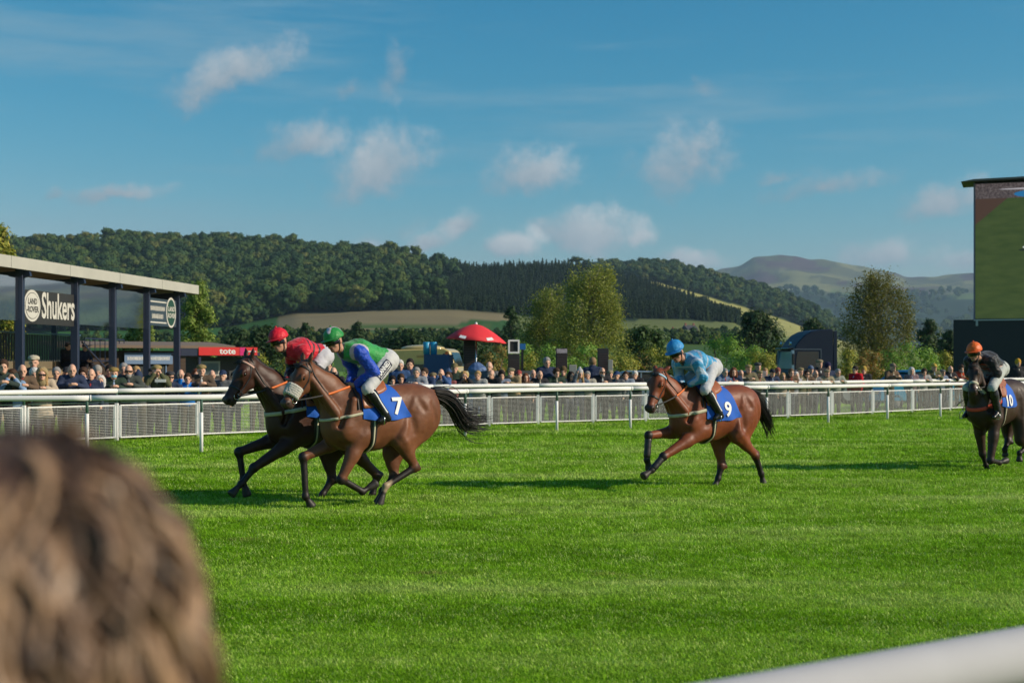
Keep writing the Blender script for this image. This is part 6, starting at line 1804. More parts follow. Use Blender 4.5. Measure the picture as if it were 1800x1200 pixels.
board('plain dark upright odds board, right of the printed one', 1060, 54, 612, 662, 19)
board('tall dark board stack topped by a white framed screen', 903, 51.6, 622, 668, 20)
fr_ = bpy.data.objects[[o.name for o in bpy.data.objects if o.get('label') == 'tall dark board stack topped by a white framed screen'][0]]
dd = 51.6; z0, z1 = at(0, 621, dd).z, at(0, 597, dd).z; w = 20 / F * dd; sf = MB()
for (x, z, a, b_) in ((0, z0 + .03, w, .06), (0, z1 - .03, w, .06), (-w / 2 + .03, (z0 + z1) / 2, .06, z1 - z0 - .12), (w / 2 - .03, (z0 + z1) / 2, .06, z1 - z0 - .12)): sf.box((x, -.02, z), (a, .10, b_))
sfo = sf.build('screen_frame', M_digit_white, fr_); MB().box((0, 0.01, (z0 + z1) / 2), (w - .12, .06, z1 - z0 - .12)).build('screen', M_darkbox, sfo)
gb = empty('printed_board', put(928, 51.2), R(10)); tag(gb, 'grey board with white printing beside the white framed screen', 'board')
g1 = MB().box((0, 0, 1.12), (0.62, 0.08, 0.90)).build('board', plain('grey_board', (.07, .075, .075), .7), gb)
for i in range(3):
    for j in range(3): MB().box((-.2 + .2 * j + .02 * (i % 2), -.045, .82 + .27 * i), (.12, .012, .12)).build('print_patch', M_digit_white, g1)
for x in (-.25, .25): MB().bar((x, 0, 0), (x, 0, .67), .04).build('leg', M_metal, gb)
for lab, px, d, y0, w_ in (('pale grey post left of the bobble hat woman', 1007, 52.5, 641, 13), ('slim pale post right of the plain dark board', 1073, 53.6, 632, 8)):
    o = MB().box((0, 0, at(0, y0, d).z / 2), (w_ / F * d, .12, at(0, y0, d).z)).build('grey_post', plain('pale_grey_post', (.34, .33, .29), .7), bevel=.01); o.location = put(px, d); tag(o, lab, 'post', 'grey posts between the boards')
# blue covered stall with cyan tubs on it
dd = 50; st = empty('covered_stall', put(771, dd), R(-12)); tag(st, 'tall stall draped in navy cloth left of the parasol', 'stall')
zt_ = at(0, 623, dd).z
m = MB(); rows = []
for i, z in enumerate(np.linspace(0.02, zt_, 12)):
    row = []
    for k in range(28):
        a = 6.2832 * k / 28; e_ = .18; x = math.copysign(abs(math.cos(a)) ** e_, math.cos(a)); y = math.copysign(abs(math.sin(a)) ** e_, math.sin(a))
        wv = 1 + .035 * math.sin(k * 2.1) * (1 - i / 11) ; row.append((x * .47 * wv, y * .32 * wv, z))
    rows.append(row)
m.sheet(rows, True); m.f.append(tuple(len(m.v) - 28 + k for k in range(28))); m.build('cover', M_navyc, st)
MB().box((0, 0, zt_ / 2), (.8, .5, zt_ - .04)).build('cabinet', M_darkbox, st)
for k, x in enumerate((-.42, -.17)):
    h_ = at(0, 601, dd).z - zt_; o = MB().tube([(0, 0, 0), (0, 0, h_ * .96), (0, 0, h_)], [.115, .125, .10], 14).build('tub', M_cyan, None, True); p = put(771, dd); o.location = (p.x + x, p.y - .05, zt_ + .001)
    tag(o, ('cyan plastic tub on the navy stall, the outer one', 'cyan plastic tub on the navy stall, beside its twin')[k], 'tub', 'cyan tubs on the stall')
dd = 49.2; bk = empty('covered_stand', put(838, dd), R(20)); tag(bk, 'small stand under crumpled blue sheeting below the parasol', 'stand')
f_ = Field((-.6, -.5, 0), (.6, .5, 1.9), .03); zz = at(0, 640, dd).z; f_.cone((0, 0, .3), (0, 0, zz - .22), .33, .28, .05, 0, ((0, 1, 0), .8)); f_.ell((.05, 0, zz - .2), (.36, .28, .17), None, .05); f_.cut((0, 0, .02), (0, 0, -1))
link('sheeting', f_.mesh('sheeting', None, .03, 6, 2), plain('blue_sheeting', (.07, .13, .28), .55, vary=.2, bmp=.3), bk)
bs = empty('blue_sign', put(918, 52.2), 0); tag(bs, 'small blue sign behind the white framed screen', 'sign')
MB().box((0, 0, at(0, 609, 52.2).z), (.24, .06, .22)).build('plate', plain('blue_plate', (.02, .16, .45), .5), bs); MB().bar((0, .0, 0), (0, 0, at(0, 614, 52.2).z), .09).build('post', M_darkbox, bs)
# ------------------------------------------------------------------ vehicles
M_tyre = plain('tyre_rubber', (0.015, 0.015, 0.015), rough=0.85, vary=0.2)
M_rim = plain('grey_wheel_rim', (0.30, 0.30, 0.31), rough=0.4, metal=0.6)
M_vglass = plain('dark_vehicle_glass', (0.012, 0.018, 0.022), rough=0.08, vary=0.0, spec=0.8)
def paint(name, c, rough=0.28):
    m, nt, b = mat_new(name); n = noise_n(nt, coords(nt), 2.0, 4)
    nt.links.new(mixc(nt, n, tuple(x * .88 for x in c), tuple(x * 1.1 for x in c)), b.inputs['Base Color']); sock(b, 'Roughness', rough); sock(b, 'Coat Weight', 0.5); sock(b, 'Coat Roughness', 0.1)
    return m
def wheel(parent, x, y, r, w=0.22):
    t = MB(); rows = []
    for k in range(24):
        a = 6.2832 * k / 24; c, s = math.cos(a), math.sin(a)
        rows.append([(x + c * q * r, y + v * w, r + s * q * r) for q, v in ((.62, -.5), (.92, -.5), (1, -.3), (1, .3), (.92, .5), (.62, .5))])
    rows.append(rows[0]); t.sheet(rows); wo = t.build('wheel', M_tyre, parent, True)
    MB().tube([(x, y - w * .38, r), (x, y + w * .38, r)], r * .62, 18).build('rim', M_rim, wo)

# ---- dark tractor unit, its front towards the left and the viewer
tr_o = put(1416, 64); lorry = empty('lorry_cab', tr_o, R(5)); lorry.scale = (.86, 1, 1); tag(lorry, 'dark navy lorry cab with tall roof deflector behind the crowd', 'lorry')
M_navy = plain('navy_lorry_paint', (0.008, 0.016, 0.036), 0.5, vary=.15, scale=2, spec=0.25); HW = 1.12
# local: x from the front (-) to the rear (+), y across (near side -)
prof = [(-1.18, .55), (-1.22, 1.05), (-1.20, 1.45), (-1.12, 1.55), (-0.98, 2.42), (-0.90, 2.62), (-0.72, 2.84), (-0.42, 3.10), (-0.05, 3.27), (0.45, 3.35), (1.02, 3.36), (1.08, 3.30), (1.10, .62), (0.2, .55)]
m = extrude_outline(prof, -HW, HW); cab = m.build('cab', M_navy, lorry, bevel=0.05)
MB().add([(-1.145, -HW * .93, 1.60), (-1.145, HW * .93, 1.60), (-1.015, HW * .90, 2.36), (-1.015, -HW * .90, 2.36), (-1.10, -HW * .93, 1.60), (-1.10, HW * .93, 1.60), (-.97, HW * .90, 2.36), (-.97, -HW * .90, 2.36)],
         [(0, 1, 2, 3), (0, 3, 7, 4), (1, 5, 6, 2), (3, 2, 6, 7), (0, 4, 5, 1)]).build('windscreen', paint('windscreen_painted_reflection', (.16, .30, .38), .12), cab)  # pale blue base colour stands in for sky reflected in the glass
for s in (-1, 1):
    MB().add([(-.92, s * (HW + .012), 1.60), (.30, s * (HW + .012), 1.60), (.30, s * (HW + .012), 2.36), (-.80, s * (HW + .012), 2.36), (-.86, s * (HW + .012), 2.1)], [(0, 1, 2, 3, 4)]).build('side_window', M_vglass, cab)
    MB().box((-.44, s * (HW + .006), 1.05), (.92, .02, 1.02)).build('door_panel', M_navy, cab, bevel=.008); MB().box((-.10, s * (HW + .03), 1.50), (.16, .03, .04)).build('door_handle', M_black, cab)
    MB().box((-1.10, s * (HW + .16), 2.02), (.10, .16, .50)).build('mirror', M_black, cab, bevel=.03); MB().box((-1.24, s * .82, .85), (.06, .34, .20)).build('headlight', M_metal, cab, bevel=.02)
    MB().box((1.18, s * (HW - .02), 2.0), (.20, .05, 2.55)).build('side_fairing', M_navy, cab, bevel=.02)
    for x in (-.62, 1.9): wheel(lorry, x, s * (HW - .18), .50, .30)
MB().box((-1.13, 0, 2.50), (.28, 2.1, .06)).build('sun_visor', M_vglass, cab, bevel=.02); MB().box((-1.225, 0, 1.15), (.03, 1.7, .5)).build('grille', M_black, cab, bevel=.01)
MB().box((-1.19, 0, .62), (.16, 2.24, .30)).build('bumper', M_navy, cab, bevel=.04); MB().box((1.5, 0, .72), (2.6, .9, .22)).build('chassis', M_black, lorry)
for s in (-1, 1): MB().tube([(-1.12, s * .78, 2.72), (-1.04, s * .78, 2.72)], .09, 10).build('roof_lamp', M_metal, cab)

M_trimg = plain('grey_cab_trim', (.10, .13, .17), .5)
for s in (-1, 1):
    MB().box((-.30, s * (HW + .010), 2.46), (1.45, .02, .035)).build('gutter_trim', M_trimg, cab); MB().box((.42, s * (HW + .008), 1.60), (.025, .02, 1.75)).build('panel_seam', M_trimg, cab)
    MB().box((-.30, s * (HW + .014), 1.54), (1.35, .02, .03)).build('window_trim', M_trimg, cab); MB().box((-1.06, s * (HW - .02), 1.95), (.16, .06, .95)).build('corner_highlight', plain('pale_blue_painted_highlight', (.14, .24, .32), .4), cab, bevel=.02)  # front corner strips are added, their pale blue a painted highlight
# ---- ice cream van
M_cream = paint('custard_yellow_paint', (0.56, 0.42, 0.15), 0.4)
van_o = put(752, 60); van = empty('ice_cream_van', van_o, R(-10)); tag(van, 'custard yellow ice cream van behind the crowd, mostly hidden', 'van')
prof = [(-1.7, .45), (-1.7, 1.75), (-1.62, 2.28), (-1.5, 2.40), (.9, 2.46), (1.15, 2.36), (1.38, 1.70), (1.72, 1.42), (1.76, .50), (1.2, .42)]
vb = extrude_outline(prof, -.92, .92).build('body', M_cream, van, bevel=.05)
MB().box((-.35, -.935, 1.42), (1.7, .03, .75)).build('serving_window', M_vglass, vb); MB().box((-.35, -1.0, 1.02), (1.8, .18, .05)).build('counter', M_rim, vb)
MB().add([(.86, -.932, 1.48), (1.36, -.932, 1.48), (1.14, -.932, 2.22), (.86, -.932, 2.25)], [(0, 1, 2, 3)]).build('side_window', M_vglass, vb)
MB().add([(1.412, -.78, 1.72), (1.412, .78, 1.72), (1.19, .74, 2.30), (1.19, -.74, 2.30)], [(0, 1, 2, 3)]).build('windscreen', M_vglass, vb)
f_ = Field((-1.4, -.8, 2.2), (1.2, .8, 2.9), .05); f_.ell((-.2, 0, 2.46), (.95, .6, .16)); f_.cut((0, 0, 2.42), (0, 0, -1)); link('roof_hatch', f_.mesh('roof_hatch'), M_cream, vb)
MB().box((.2, -.945, 2.12), (.9, .02, .10)).build('name_strip', plain('tan_strip', (.36, .24, .08), .5), vb); MB().tube([(1.02, -.95, 2.26), (1.02, -.93, 2.26)], .07, 12).build('side_lamp', plain('orange_lamp', (.5, .10, .02), .3), vb)
for s in (-1, 1):
    MB().box((1.745, s * .62, .85), (.05, .26, .2)).build('headlight', M_rim, vb, bevel=.02)
    for x in (-1.1, 1.05): wheel(van, x, s * .78, .33)

# ---- cars beyond the fence
def car(label, px, d, rz, col, name='parked_car', hscale=1.0):
    r_ = empty(name, put(px, d), R(rz)); tag(r_, label, 'car', 'cars parked behind the crowd'); m_ = paint('car_paint', col)
    low = [(-2.05, .32), (-2.10, .62), (-2.0, .86), (-1.2, .98), (.95, 1.0), (1.75, .90), (2.05, .72), (2.08, .34)]
    b_ = extrude_outline(low, -.86, .86).build('body', m_, r_, bevel=.06)
    roof_ = [(-1.75, .97), (-1.35, 1.36), (-.9, 1.50), (.1, 1.53), (.45, 1.46), (1.15, .99)]
    gl = extrude_outline([(x * .985, z - .02) for x, z in roof_], -.74, .74).build('glasshouse', M_vglass, r_, bevel=.05)
    top_ = MB(); rows = [[(x, y, z + .015 - .02 * abs(y) / .74) for y in (-.74, -.37, 0, .37, .74)] for x, z in roof_[1:-1]]; top_.sheet(rows)
    t_ = top_.build('roof', m_, r_, True); md = t_.modifiers.new('thick', 'SOLIDIFY'); md.thickness = .04
    for s in (-1, 1):
        for (x0, z0), (x1, z1) in ((roof_[0], roof_[1]), (roof_[-1], roof_[-2])): MB().bar((x0, s * .75, z0), (x1, s * .75, z1), .06, .06).build('pillar', m_, gl)
        MB().bar((-.25, s * .752, .98), (-.25, s * .752, 1.50), .06, .04).build('pillar', m_, gl); MB().box((2.03, s * .62, .70), (.08, .30, .12)).build('headlight', M_rim, b_, bevel=.02)
        for x in (-1.3, 1.28): wheel(r_, x, s * .76, .32, .2)
    return r_
car('bright blue car parked behind the fence near the yellow cap', 1602, 56.6, 200, (0.015, 0.24, 0.42))
car('dark blue car parked behind the crowd right of the number 9 jockey', 1282, 52.5, 190, (0.03, 0.06, 0.13))
car('pale blue car roof behind the boards, left of the number 9 horse', 1108, 50.5, 185, (0.20, 0.26, 0.32))

# ---- far farmhouse under the hill
M_render = plain('white_render', (0.62, 0.60, 0.56), .8); M_slate = plain('dark_slate', (.06, .06, .065), .7); M_brickr = plain('red_brick', (.24, .10, .07), .8)
def farmhouse(label, px, py, d, w, h, rz):
    p = at(px, py, d); r_ = empty('farmhouse', p, R(rz)); tag(r_, label, 'house', 'farm buildings under the hill')
    wl = MB().box((0, 0, h / 2 - 1), (w, 7, h + 2)).build('wall', M_render, r_)
    m = MB(); a, b_ = w / 2 + .3, 3.9; m.add([(-a, -b_, h), (a, -b_, h), (a, b_, h), (-a, b_, h), (-a, 0, h + 2.2), (a, 0, h + 2.2)], [(0, 1, 5, 4), (2, 3, 4, 5), (0, 4, 3), (1, 2, 5), (3, 2, 1, 0)]); rf = m.build('roof', M_slate, r_)
    for x in (-w * .4, w * .4): MB().box((x, 0, h + 2.4), (.8, .8, 1.6)).build('chimney', M_brickr, rf)
    for i in range(3):
        for z in (1.4, 4.0): MB().box((-w * .3 + w * .3 * i, -3.52, z), (1.1, .08, 1.3)).build('window', M_vglass, wl)
farmhouse('white farmhouse with two gables in the far fields', 1212, 594, 700, 5.5, 4.2, 20)
farmhouse('longer white farm building beside the gabled farmhouse', 1194, 595, 705, 8, 2.6, 8)
def make_leg(fr, pts, lats, names):
    return {n: fr.loc(p[0], p[1], l) for n, p, l in zip(names, pts, lats)}
FORE = ('knee', 'fet', 'hoof'); HIND = ('stifle', 'hock', 'fet', 'hoof')
def legs(fr, lf, rf, lh, rh, w=0.12, wh=0.13):
    return {'lf': make_leg(fr, lf, (w + .02, w, w), FORE), 'rf': make_leg(fr, rf, (-w - .02, -w, -w), FORE),
            'lh': make_leg(fr, lh, (wh + .05, wh, wh, wh), HIND), 'rh': make_leg(fr, rh, (-wh - .05, -wh, -wh, -wh), HIND)}

f7 = Frame(652, 17.95, 216)
H7 = dict(frame=f7, scale=1.0, tx=-0.06, tz=0.0, pitch=-1, seed=3, number='7',
          poll=f7.loc(538, 637, 0.0), muzzle=f7.loc(496, 712, 0.06), neck_mid=f7.loc(577, 683, 0.0), head_side=(-0.25, 1, 0),
          coat=(0.150, 0.055, 0.024), label='bay racehorse with sheepskin noseband and number 7 cloth',
          tail=[f7.loc(790, 702, 0.0), f7.loc(812, 735, 0.0), f7.loc(838, 742, 0.0), f7.loc(868, 738, 0.05)],
          noseband=M_fleece, breast=M_tack_cream, breast_w=0.032, browband=M_tack_black,
          rein_hand=f7.loc(614, 678, 0.02), foot=f7.loc(672, 738, 0.30))
H7.update(legs(f7, [(600, 842), (637, 864), (659, 850)], [(533, 803), (537, 872), (547, 888)],
               [(707, 775), (729, 821), (678, 854), (667, 886)], [(690, 795), (692, 839), (672, 862), (664, 882)]))
H7['marks'] = [(H7['lh']['fet'] + Vector((-.02, 0, .06)), H7['lh']['fet'] + Vector((0, 0, -.02)), 0.065, (0.36, 0.27, 0.17))]

f2 = Frame(556, 18.75, 216)
H2 = dict(frame=f2, scale=1.0, tx=-0.04, tz=0.0, pitch=-1, seed=5, number='5',
          poll=f2.loc(437, 630, 0.0), muzzle=f2.loc(393, 706, 0.05), neck_mid=f2.loc(472, 674, 0.0), head_side=(-0.1, 1, 0),
          coat=(0.050, 0.018, 0.010), label='dark brown racehorse ridden by the jockey in red',
          tail=[f2.loc(672, 720, 0.0), f2.loc(690, 745, 0.0), f2.loc(700, 775, 0.0), f2.loc(708, 800, 0.0)],
          noseband=M_tack_black, breast=M_tack_cream, breast_w=0.05, browband=M_tack_pale, breast_z=1.26,
          rein_hand=f2.loc(508, 668, 0.02), foot=f2.loc(572, 738, 0.30))
H2['browband'] = plain('pale_pink_browband', (0.55, 0.33, 0.26), 0.6)
H2.update(legs(f2, [(446, 822), (424, 850), (408, 867)], [(420, 794), (427, 842), (434, 868)],
               [(612, 782), (663, 836), (655, 868), (640, 884)], [(577, 795), (583, 843), (567, 868), (554, 886)]))

f9 = Frame(1247, 20.55, 216)
H9 = dict(frame=f9, scale=0.98, tx=-0.02, tz=-0.02, pitch=-1, seed=8, number='9', num_at=(-0.08, R(84)), cloth_low=108,
          poll=f9.loc(1159, 651, 0.0), muzzle=f9.loc(1139, 721, 0.10), neck_mid=f9.loc(1181, 690, 0.0), head_side=(-0.45, 1, 0),
          coat=(0.185, 0.048, 0.017), label='red bay racehorse with number 9 cloth and wrapped forelegs',
          tail=[f9.loc(1330, 702, 0.0), f9.loc(1343, 725, 0.0), f9.loc(1352, 745, 0.0), f9.loc(1357, 758, 0.0)], tail_spread=0.045,
          noseband=M_tack_black, breast=M_tack_cream, breast_w=0.045, browband=M_tack_pale, ear=(-0.10, 0.03, -0.04),
          rein_hand=f9.loc(1205, 677, 0.02), foot=f9.loc(1263, 734, 0.30))
H9.update(legs(f9, [(1166, 802), (1146, 826), (1132, 836)], [(1140, 765), (1137, 808), (1141, 822)],
               [(1296, 764), (1328, 801), (1338, 832), (1342, 850)], [(1262, 772), (1268, 819), (1262, 841), (1256, 856)]))

f0 = Frame(1749, 23.9, 225)
H0 = dict(frame=f0, scale=1.0, tx=0.0, tz=0.0, pitch=-1, seed=11, number='10', num_at=(0.10, R(84)), cloth_low=100, num_size=0.26, cloth=(-0.26, 0.30),
          poll=f0.loc(1711, 640, 0.0), muzzle=f0.loc(1709, 690, 0.14), neck_mid=f0.loc(1716, 690, 0.0), head_side=(0.05, 1, 0),
          coat=(0.040, 0.020, 0.012), label='near black racehorse with orange breast girth at the right edge',
          tail=[f0.loc(1830, 720, 0.0), f0.loc(1845, 745, 0.0), f0.loc(1850, 770, 0.0), f0.loc(1852, 790, 0.0)],
          noseband=M_tack_cream, noseband_w=0.045, breast=M_tack_orange, breast_w=0.055, breast_z=1.22, breast_tilt=18,
          rein_hand=f0.loc(1733, 668, 0.0), foot=f0.loc(1752, 731, 0.30))
H0.update(legs(f0, [(1741, 809), (1757, 813), (1768, 809)], [(1727, 797), (1733, 817), (1737, 827)],
               [(1795, 770), (1806, 785), (1792, 796), (1792, 808)], [(1772, 755), (1772, 775), (1766, 790), (1767, 799)]))
H9['boots'] = [(0, 0.12, 0.92, 0.050, M_tack_black), (1, 0.1, 0.9, 0.050, M_tack_black)]
HORSES = [H7, H2, H9, H0]
# ------------------------------------------------------------------ jockeys
M_skin = vcol_mat('skin', rough=0.5, bscale=60, bstr=0.05, vary=0.08, spec=0.35)
M_silk = vcol_mat('silk', rough=0.5, sheen=0.2, bscale=13, bstr=0.9, vary=0.16, spec=0.35, bdist=0.03, aniso_scale=(1.0, 0.6, 1.5))
M_breech = vcol_mat('stretch_breeches', rough=0.7, sheen=0.2, bscale=14, bstr=0.4, vary=0.06, bdist=0.012)
M_boot = plain('polished_black_boot', (0.010, 0.010, 0.011), rough=0.22, vary=0.3, scale=12)
M_boot_cuff = plain('dark_brown_boot_top', (0.03, 0.022, 0.02), rough=0.4, vary=0.2)
M_goggle = plain('dark_goggle_lens', (0.006, 0.006, 0.008), rough=0.1, vary=0.0)
M_helmet = vcol_mat('helmet_silk', rough=0.5, bscale=22, bstr=0.35, vary=0.10, bdist=0.01, spec=0.35)
M_strap = plain('black_chin_strap', (0.02, 0.02, 0.02), rough=0.6)
M_whip = plain('black_whip', (0.02, 0.018, 0.018), rough=0.5)
M_panel_navy = plain('navy_printed_panel', (0.008, 0.010, 0.035), rough=0.6, vary=0.1)
SKIN = (0.46, 0.24, 0.16)


def make_jockey(S, H):
    fr = H['frame']; J = {k: V3(v) for k, v in S['J'].items()}
    pts = np.array(list(J.values())); lo = pts.min(0) - 0.25; hi = pts.max(0) + 0.25
    h = 0.0105
    pel, che, neck, head = J['pelvis'], J['chest'], J['neck'], J['head']
    fdir = unit(S['face']); up0 = unit(head - neck + V3((0, 0, 0.10))); rt = unit(np.cross(up0, fdir)); up = unit(np.cross(fdir, rt))  # rt: wearer's left
    RHd = np.stack([fdir, rt, up], 1)
    spine = unit(che - pel)
    def torso(f, g):
        f.ell(pel, (0.135, 0.165, 0.135), None, 0.06, 1, g)
        f.cone(pel, che, 0.125, 0.13, 0.06, 2, ((0, 1, 0), 1.25), g)
        f.cone(che, lerp3(che, neck, 0.6), 0.14, 0.10, 0.06, 2, ((0, 1, 0), 1.30), g)
        for s in 'LR':
            f.cone(lerp3(che, neck, 0.65), J['sh' + s], 0.085, 0.072, 0.05, 2, None, g)
    def lerp3(a, b, t): return a * (1 - t) + b * t
    def arms(f, g, end=1.0, loose=0.0):
        for s in 'LR':
            f.cone(J['sh' + s], J['el' + s], 0.062 + loose, 0.048 + loose, 0.03, 3, None, g)
            f.cone(J['el' + s], lerp3(J['el' + s], J['wr' + s], end), 0.050 + loose, 0.033 + loose * 0.8, 0.025, 3, None, g)
    def legs_(f, g, thigh=True, shin=(0, 1), foot=False):
        for s in 'LR':
            hp = J['hip' + s]; kn, an, to = J['kn' + s], J['an' + s], J['to' + s]
            if thigh: f.cone(hp, kn, 0.098, 0.066, 0.05, 4, None, g)
            f.cone(lerp3(kn, an, shin[0]), lerp3(kn, an, shin[1]), 0.060 - 0.012 * shin[0], 0.060 - 0.020 * shin[1], 0.02, 5, None, g)
            if shin[1] > 0.6: f.ell(lerp3(kn, an, 0.3), (0.062, 0.058, 0.085), None, 0.03, 5, g)
            if foot:
                d = unit(to - an); hl = an - d * 0.02 + V3((-0.035, 0, -0.055))
                f.cone(an + V3((0, 0, -0.045)), to, 0.042, 0.030, 0.02, 5, ((0, 0, 1), 0.9), g)
                f.cone(an, hl, 0.042, 0.036, 0.02, 5, None, g)
    # continuous body
    fd = Field(lo, hi, h)
    torso(fd, 0); arms(fd, 0); legs_(fd, 0, foot=True)
    fd.cone(neck, head - up * 0.05 - fdir * 0.015, 0.058, 0.054, 0.03, 0)
    HK = 1.13
    def HE(c, r, k=0.02, lab=0, sub=False): fd.ell(head + RHd @ V3(c) * HK, V3(r) * HK, RHd, k, lab, sub=sub)
    HE((0, 0, 0.02), (0.096, 0.076, 0.105)); HE((0.025, 0, -0.055), (0.068, 0.056, 0.065)); HE((0.070, 0, -0.088), (0.025, 0.03, 0.022))
    HE((0.098, 0, -0.022), (0.022, 0.014, 0.020), 0.012); HE((0.088, 0, 0.012), (0.015, 0.045, 0.012), 0.012)
    HE((0.094, 0, -0.060), (0.012, 0.024, 0.008), 0.008, 9)
    for s in (1, -1):
        HE((-0.005, 0.078 * s, -0.01), (0.022, 0.012, 0.032), 0.01)
        HE((0.06, 0.046 * s, -0.035), (0.02, 0.016, 0.02), 0.02)
    for s in 'LR':
        w = J['wr' + s]; hd = unit(J['ha' + s] - w); sg = 1 if s == 'L' else -1
        inn = unit(V3((0, -sg, 0)) - hd * (V3((0, -sg, 0)) @ hd)); dn = np.cross(hd, inn) * sg
        if dn[2] > 0: dn = -dn
        pc = w + hd * 0.055
        fd.cone(w, pc, 0.030, 0.034, 0.015, 8, (inn, 0.6))
        for i in range(4):                              # knuckle bends: out, then curled round the rein
            r0 = pc + hd * 0.030 + dn * (-0.030 + 0.020 * i); ln = (0.034, 0.038, 0.035, 0.028)[i]
            k1 = r0 + hd * ln * 0.6 + inn * 0.008; k2 = k1 + inn * ln * 0.9 - hd * 0.004; k3 = k2 - hd * ln * 0.7
            fd.cone(r0 - hd * 0.02, k1, 0.0105, 0.0095, 0.004, 8); fd.cone(k1, k2, 0.0095, 0.009, 0.004, 8); fd.cone(k2, k3, 0.009, 0.008, 0.004, 8)
        t0 = pc - dn * 0.028; fd.cone(t0, t0 + hd * 0.03 - dn * 0.016 + inn * 0.01, 0.012, 0.011, 0.006, 8)
        fd.cone(t0 + hd * 0.03 - dn * 0.016 + inn * 0.01, t0 + hd * 0.055 - dn * 0.008 + inn * 0.024, 0.011, 0.009, 0.004, 8)
    def bodycol(V, lab):
        C = np.tile(V3(SKIN), (len(V), 1)); C[lab == 9] = (0.30, 0.10, 0.08)
        if S.get('gloves'): C[lab == 8] = (0.012, 0.012, 0.013)
        return C
    root = empty('person', fr.o, fr.a); tag(root, S['label'], 'jockey', 'jockeys riding in the race')
    link('body', fd.mesh('body', bodycol), M_skin, root)
    # silks
    fj = Field(lo, hi, h); g = 0.013
    torso(fj, g); fj.cut(lerp3(pel, che, 0.18), -spine)
    arms(fj, g, 0.93, S.get('loose', 0.012))
    fj.cone(neck - up * 0.01, neck + up * 0.045, 0.062, 0.058, 0.02, 6, None, 0.006)
    link('silks', fj.mesh('silks', lambda V, L: S['silks'](V, L, J), 0.011, 11.0, S['seed']), M_silk, root)
    # breeches
    fb = Field(lo, hi, h)
    fb.ell(pel, (0.135, 0.165, 0.135), None, 0.06, 1, 0.010)
    fb.cone(pel, lerp3(pel, che, 0.38), 0.125, 0.115, 0.05, 1, ((0, 1, 0), 1.22), 0.014)
    fb.cut(lerp3(pel, che, 0.42), spine)
    legs_(fb, 0.010, True, (0, 0.30))
    bc = S.get('breeches', (0.62, 0.61, 0.60))
    br = link('breeches', fb.mesh('breeches', lambda V, L: np.tile(V3(bc), (len(V), 1)), 0.007, 13.0, S['seed'] + 3), M_breech, root)
    if S.get('panel'):                                   # printed sponsor panel along the near thigh
        bvb = bvh_of(br.data); a, b = J['hipL'], J['knL']; ax = unit(b - a); out = unit(V3((0.1, 1, 0.12)) - ax * (V3((0.1, 1, 0.12)) @ ax)); wd = np.cross(ax, out)
        def pp(u, v, off):                               # u along the thigh from hip to knee, v across
            return skin(bvb, Vector(a + ax * u + wd * v), Vector(out), off, 0.3)
        pm = MB(); pm.sheet([[pp(0.05 + 0.30 * i / 12, -0.058 + 0.116 * j / 6, 0.004) for j in range(7)] for i in range(13)])
        po = pm.build('printed_panel', M_panel_navy, br, True)
        for txt, sz, v0, bd in ((S['panel'], 0.083, -0.012, 0.002),):
            tm = text_mesh(txt, sz, bd, sub=1); sq = 0.27 / max(1e-6, max(v.co.x for v in tm.vertices) * 2)
            sgn = 1 if (wd[2] < 0) else -1
            for v in tm.vertices: v.co = pp(0.20 - v.co.x * sq, (v0 - v.co.y * 1.0) * sgn, 0.008)
            tm.update(); link('lettering', tm, M_digit_white, po)
        sm = MB(); sr = random.Random(9); u = 0.075
        while u < 0.325:                                  # second line too small to read: a row of fine strokes
            w = sr.uniform(.006, .013); v1, v2 = 0.030 * sgn, 0.043 * sgn
            sm.add([pp(u, v1, .008), pp(u + w, v1, .008), pp(u + w, v2, .008), pp(u, v2, .008)], [(0, 1, 2, 3)]); u += w + sr.choice((.003, .004, .012))
        sm.build('small_print', M_digit_white, po)
    # boots
    for s in 'LR':
        f = Field(lo, hi, h); kn, an, to = J['kn' + s], J['an' + s], J['to' + s]
        f.cone(lerp3(kn, an, 0.08), an, 0.062, 0.044, 0.02, 5, None, 0.012)
        f.ell(lerp3(kn, an, 0.32), (0.064, 0.060, 0.085), None, 0.03, 5, 0.010)
        d = unit(to - an)
        f.cone(an + V3((0, 0, -0.045)), to, 0.044, 0.030, 0.02, 5, None, 0.008)
        hl = an + V3((-0.05, 0, -0.06)); f.cone(an, hl, 0.042, 0.038, 0.02, 5, None, 0.008)
        f.cut(lerp3(kn, an, 0.06), unit(kn - an)); f.cut(V3((0, 0, min(an[2] - 0.095, to[2] - 0.03))), (0, 0, -1))
        bo = link('boot', f.mesh('boot'), M_boot, root)
        if S.get('boot_stripe') is not None:
            bvb = bvh_of(bo.data); o2 = V3((-0.35, 1 if s == 'L' else -1, 0))
            strap([skin(bvb, Vector(lerp3(kn, an, t)), Vector(o2), 0.003, 0.3) for t in np.linspace(0.1, 0.95, 9)], 0.018, 0.004, (1, 0, 0)).build('boot_piping', M_digit_white, bo, True)
    # helmet with peak, ribbon and bobble
    f = Field(head - 0.25, head + 0.25, 0.009)
    hc = head + up * 0.050 - fdir * 0.010
    f.ell(hc, (0.146, 0.122, 0.134), RHd, 0.02, 1); f.cut(hc - up * 0.024, -up - fdir * 0.16)
    hm = link('helmet', f.mesh('helmet', lambda V, L: S['cap'](V, (V - hc) @ RHd), 0.004, 25.0, 2), M_helmet, root)
    smooth_colors(hm.data, 0)
    pk = MB(); rows = []
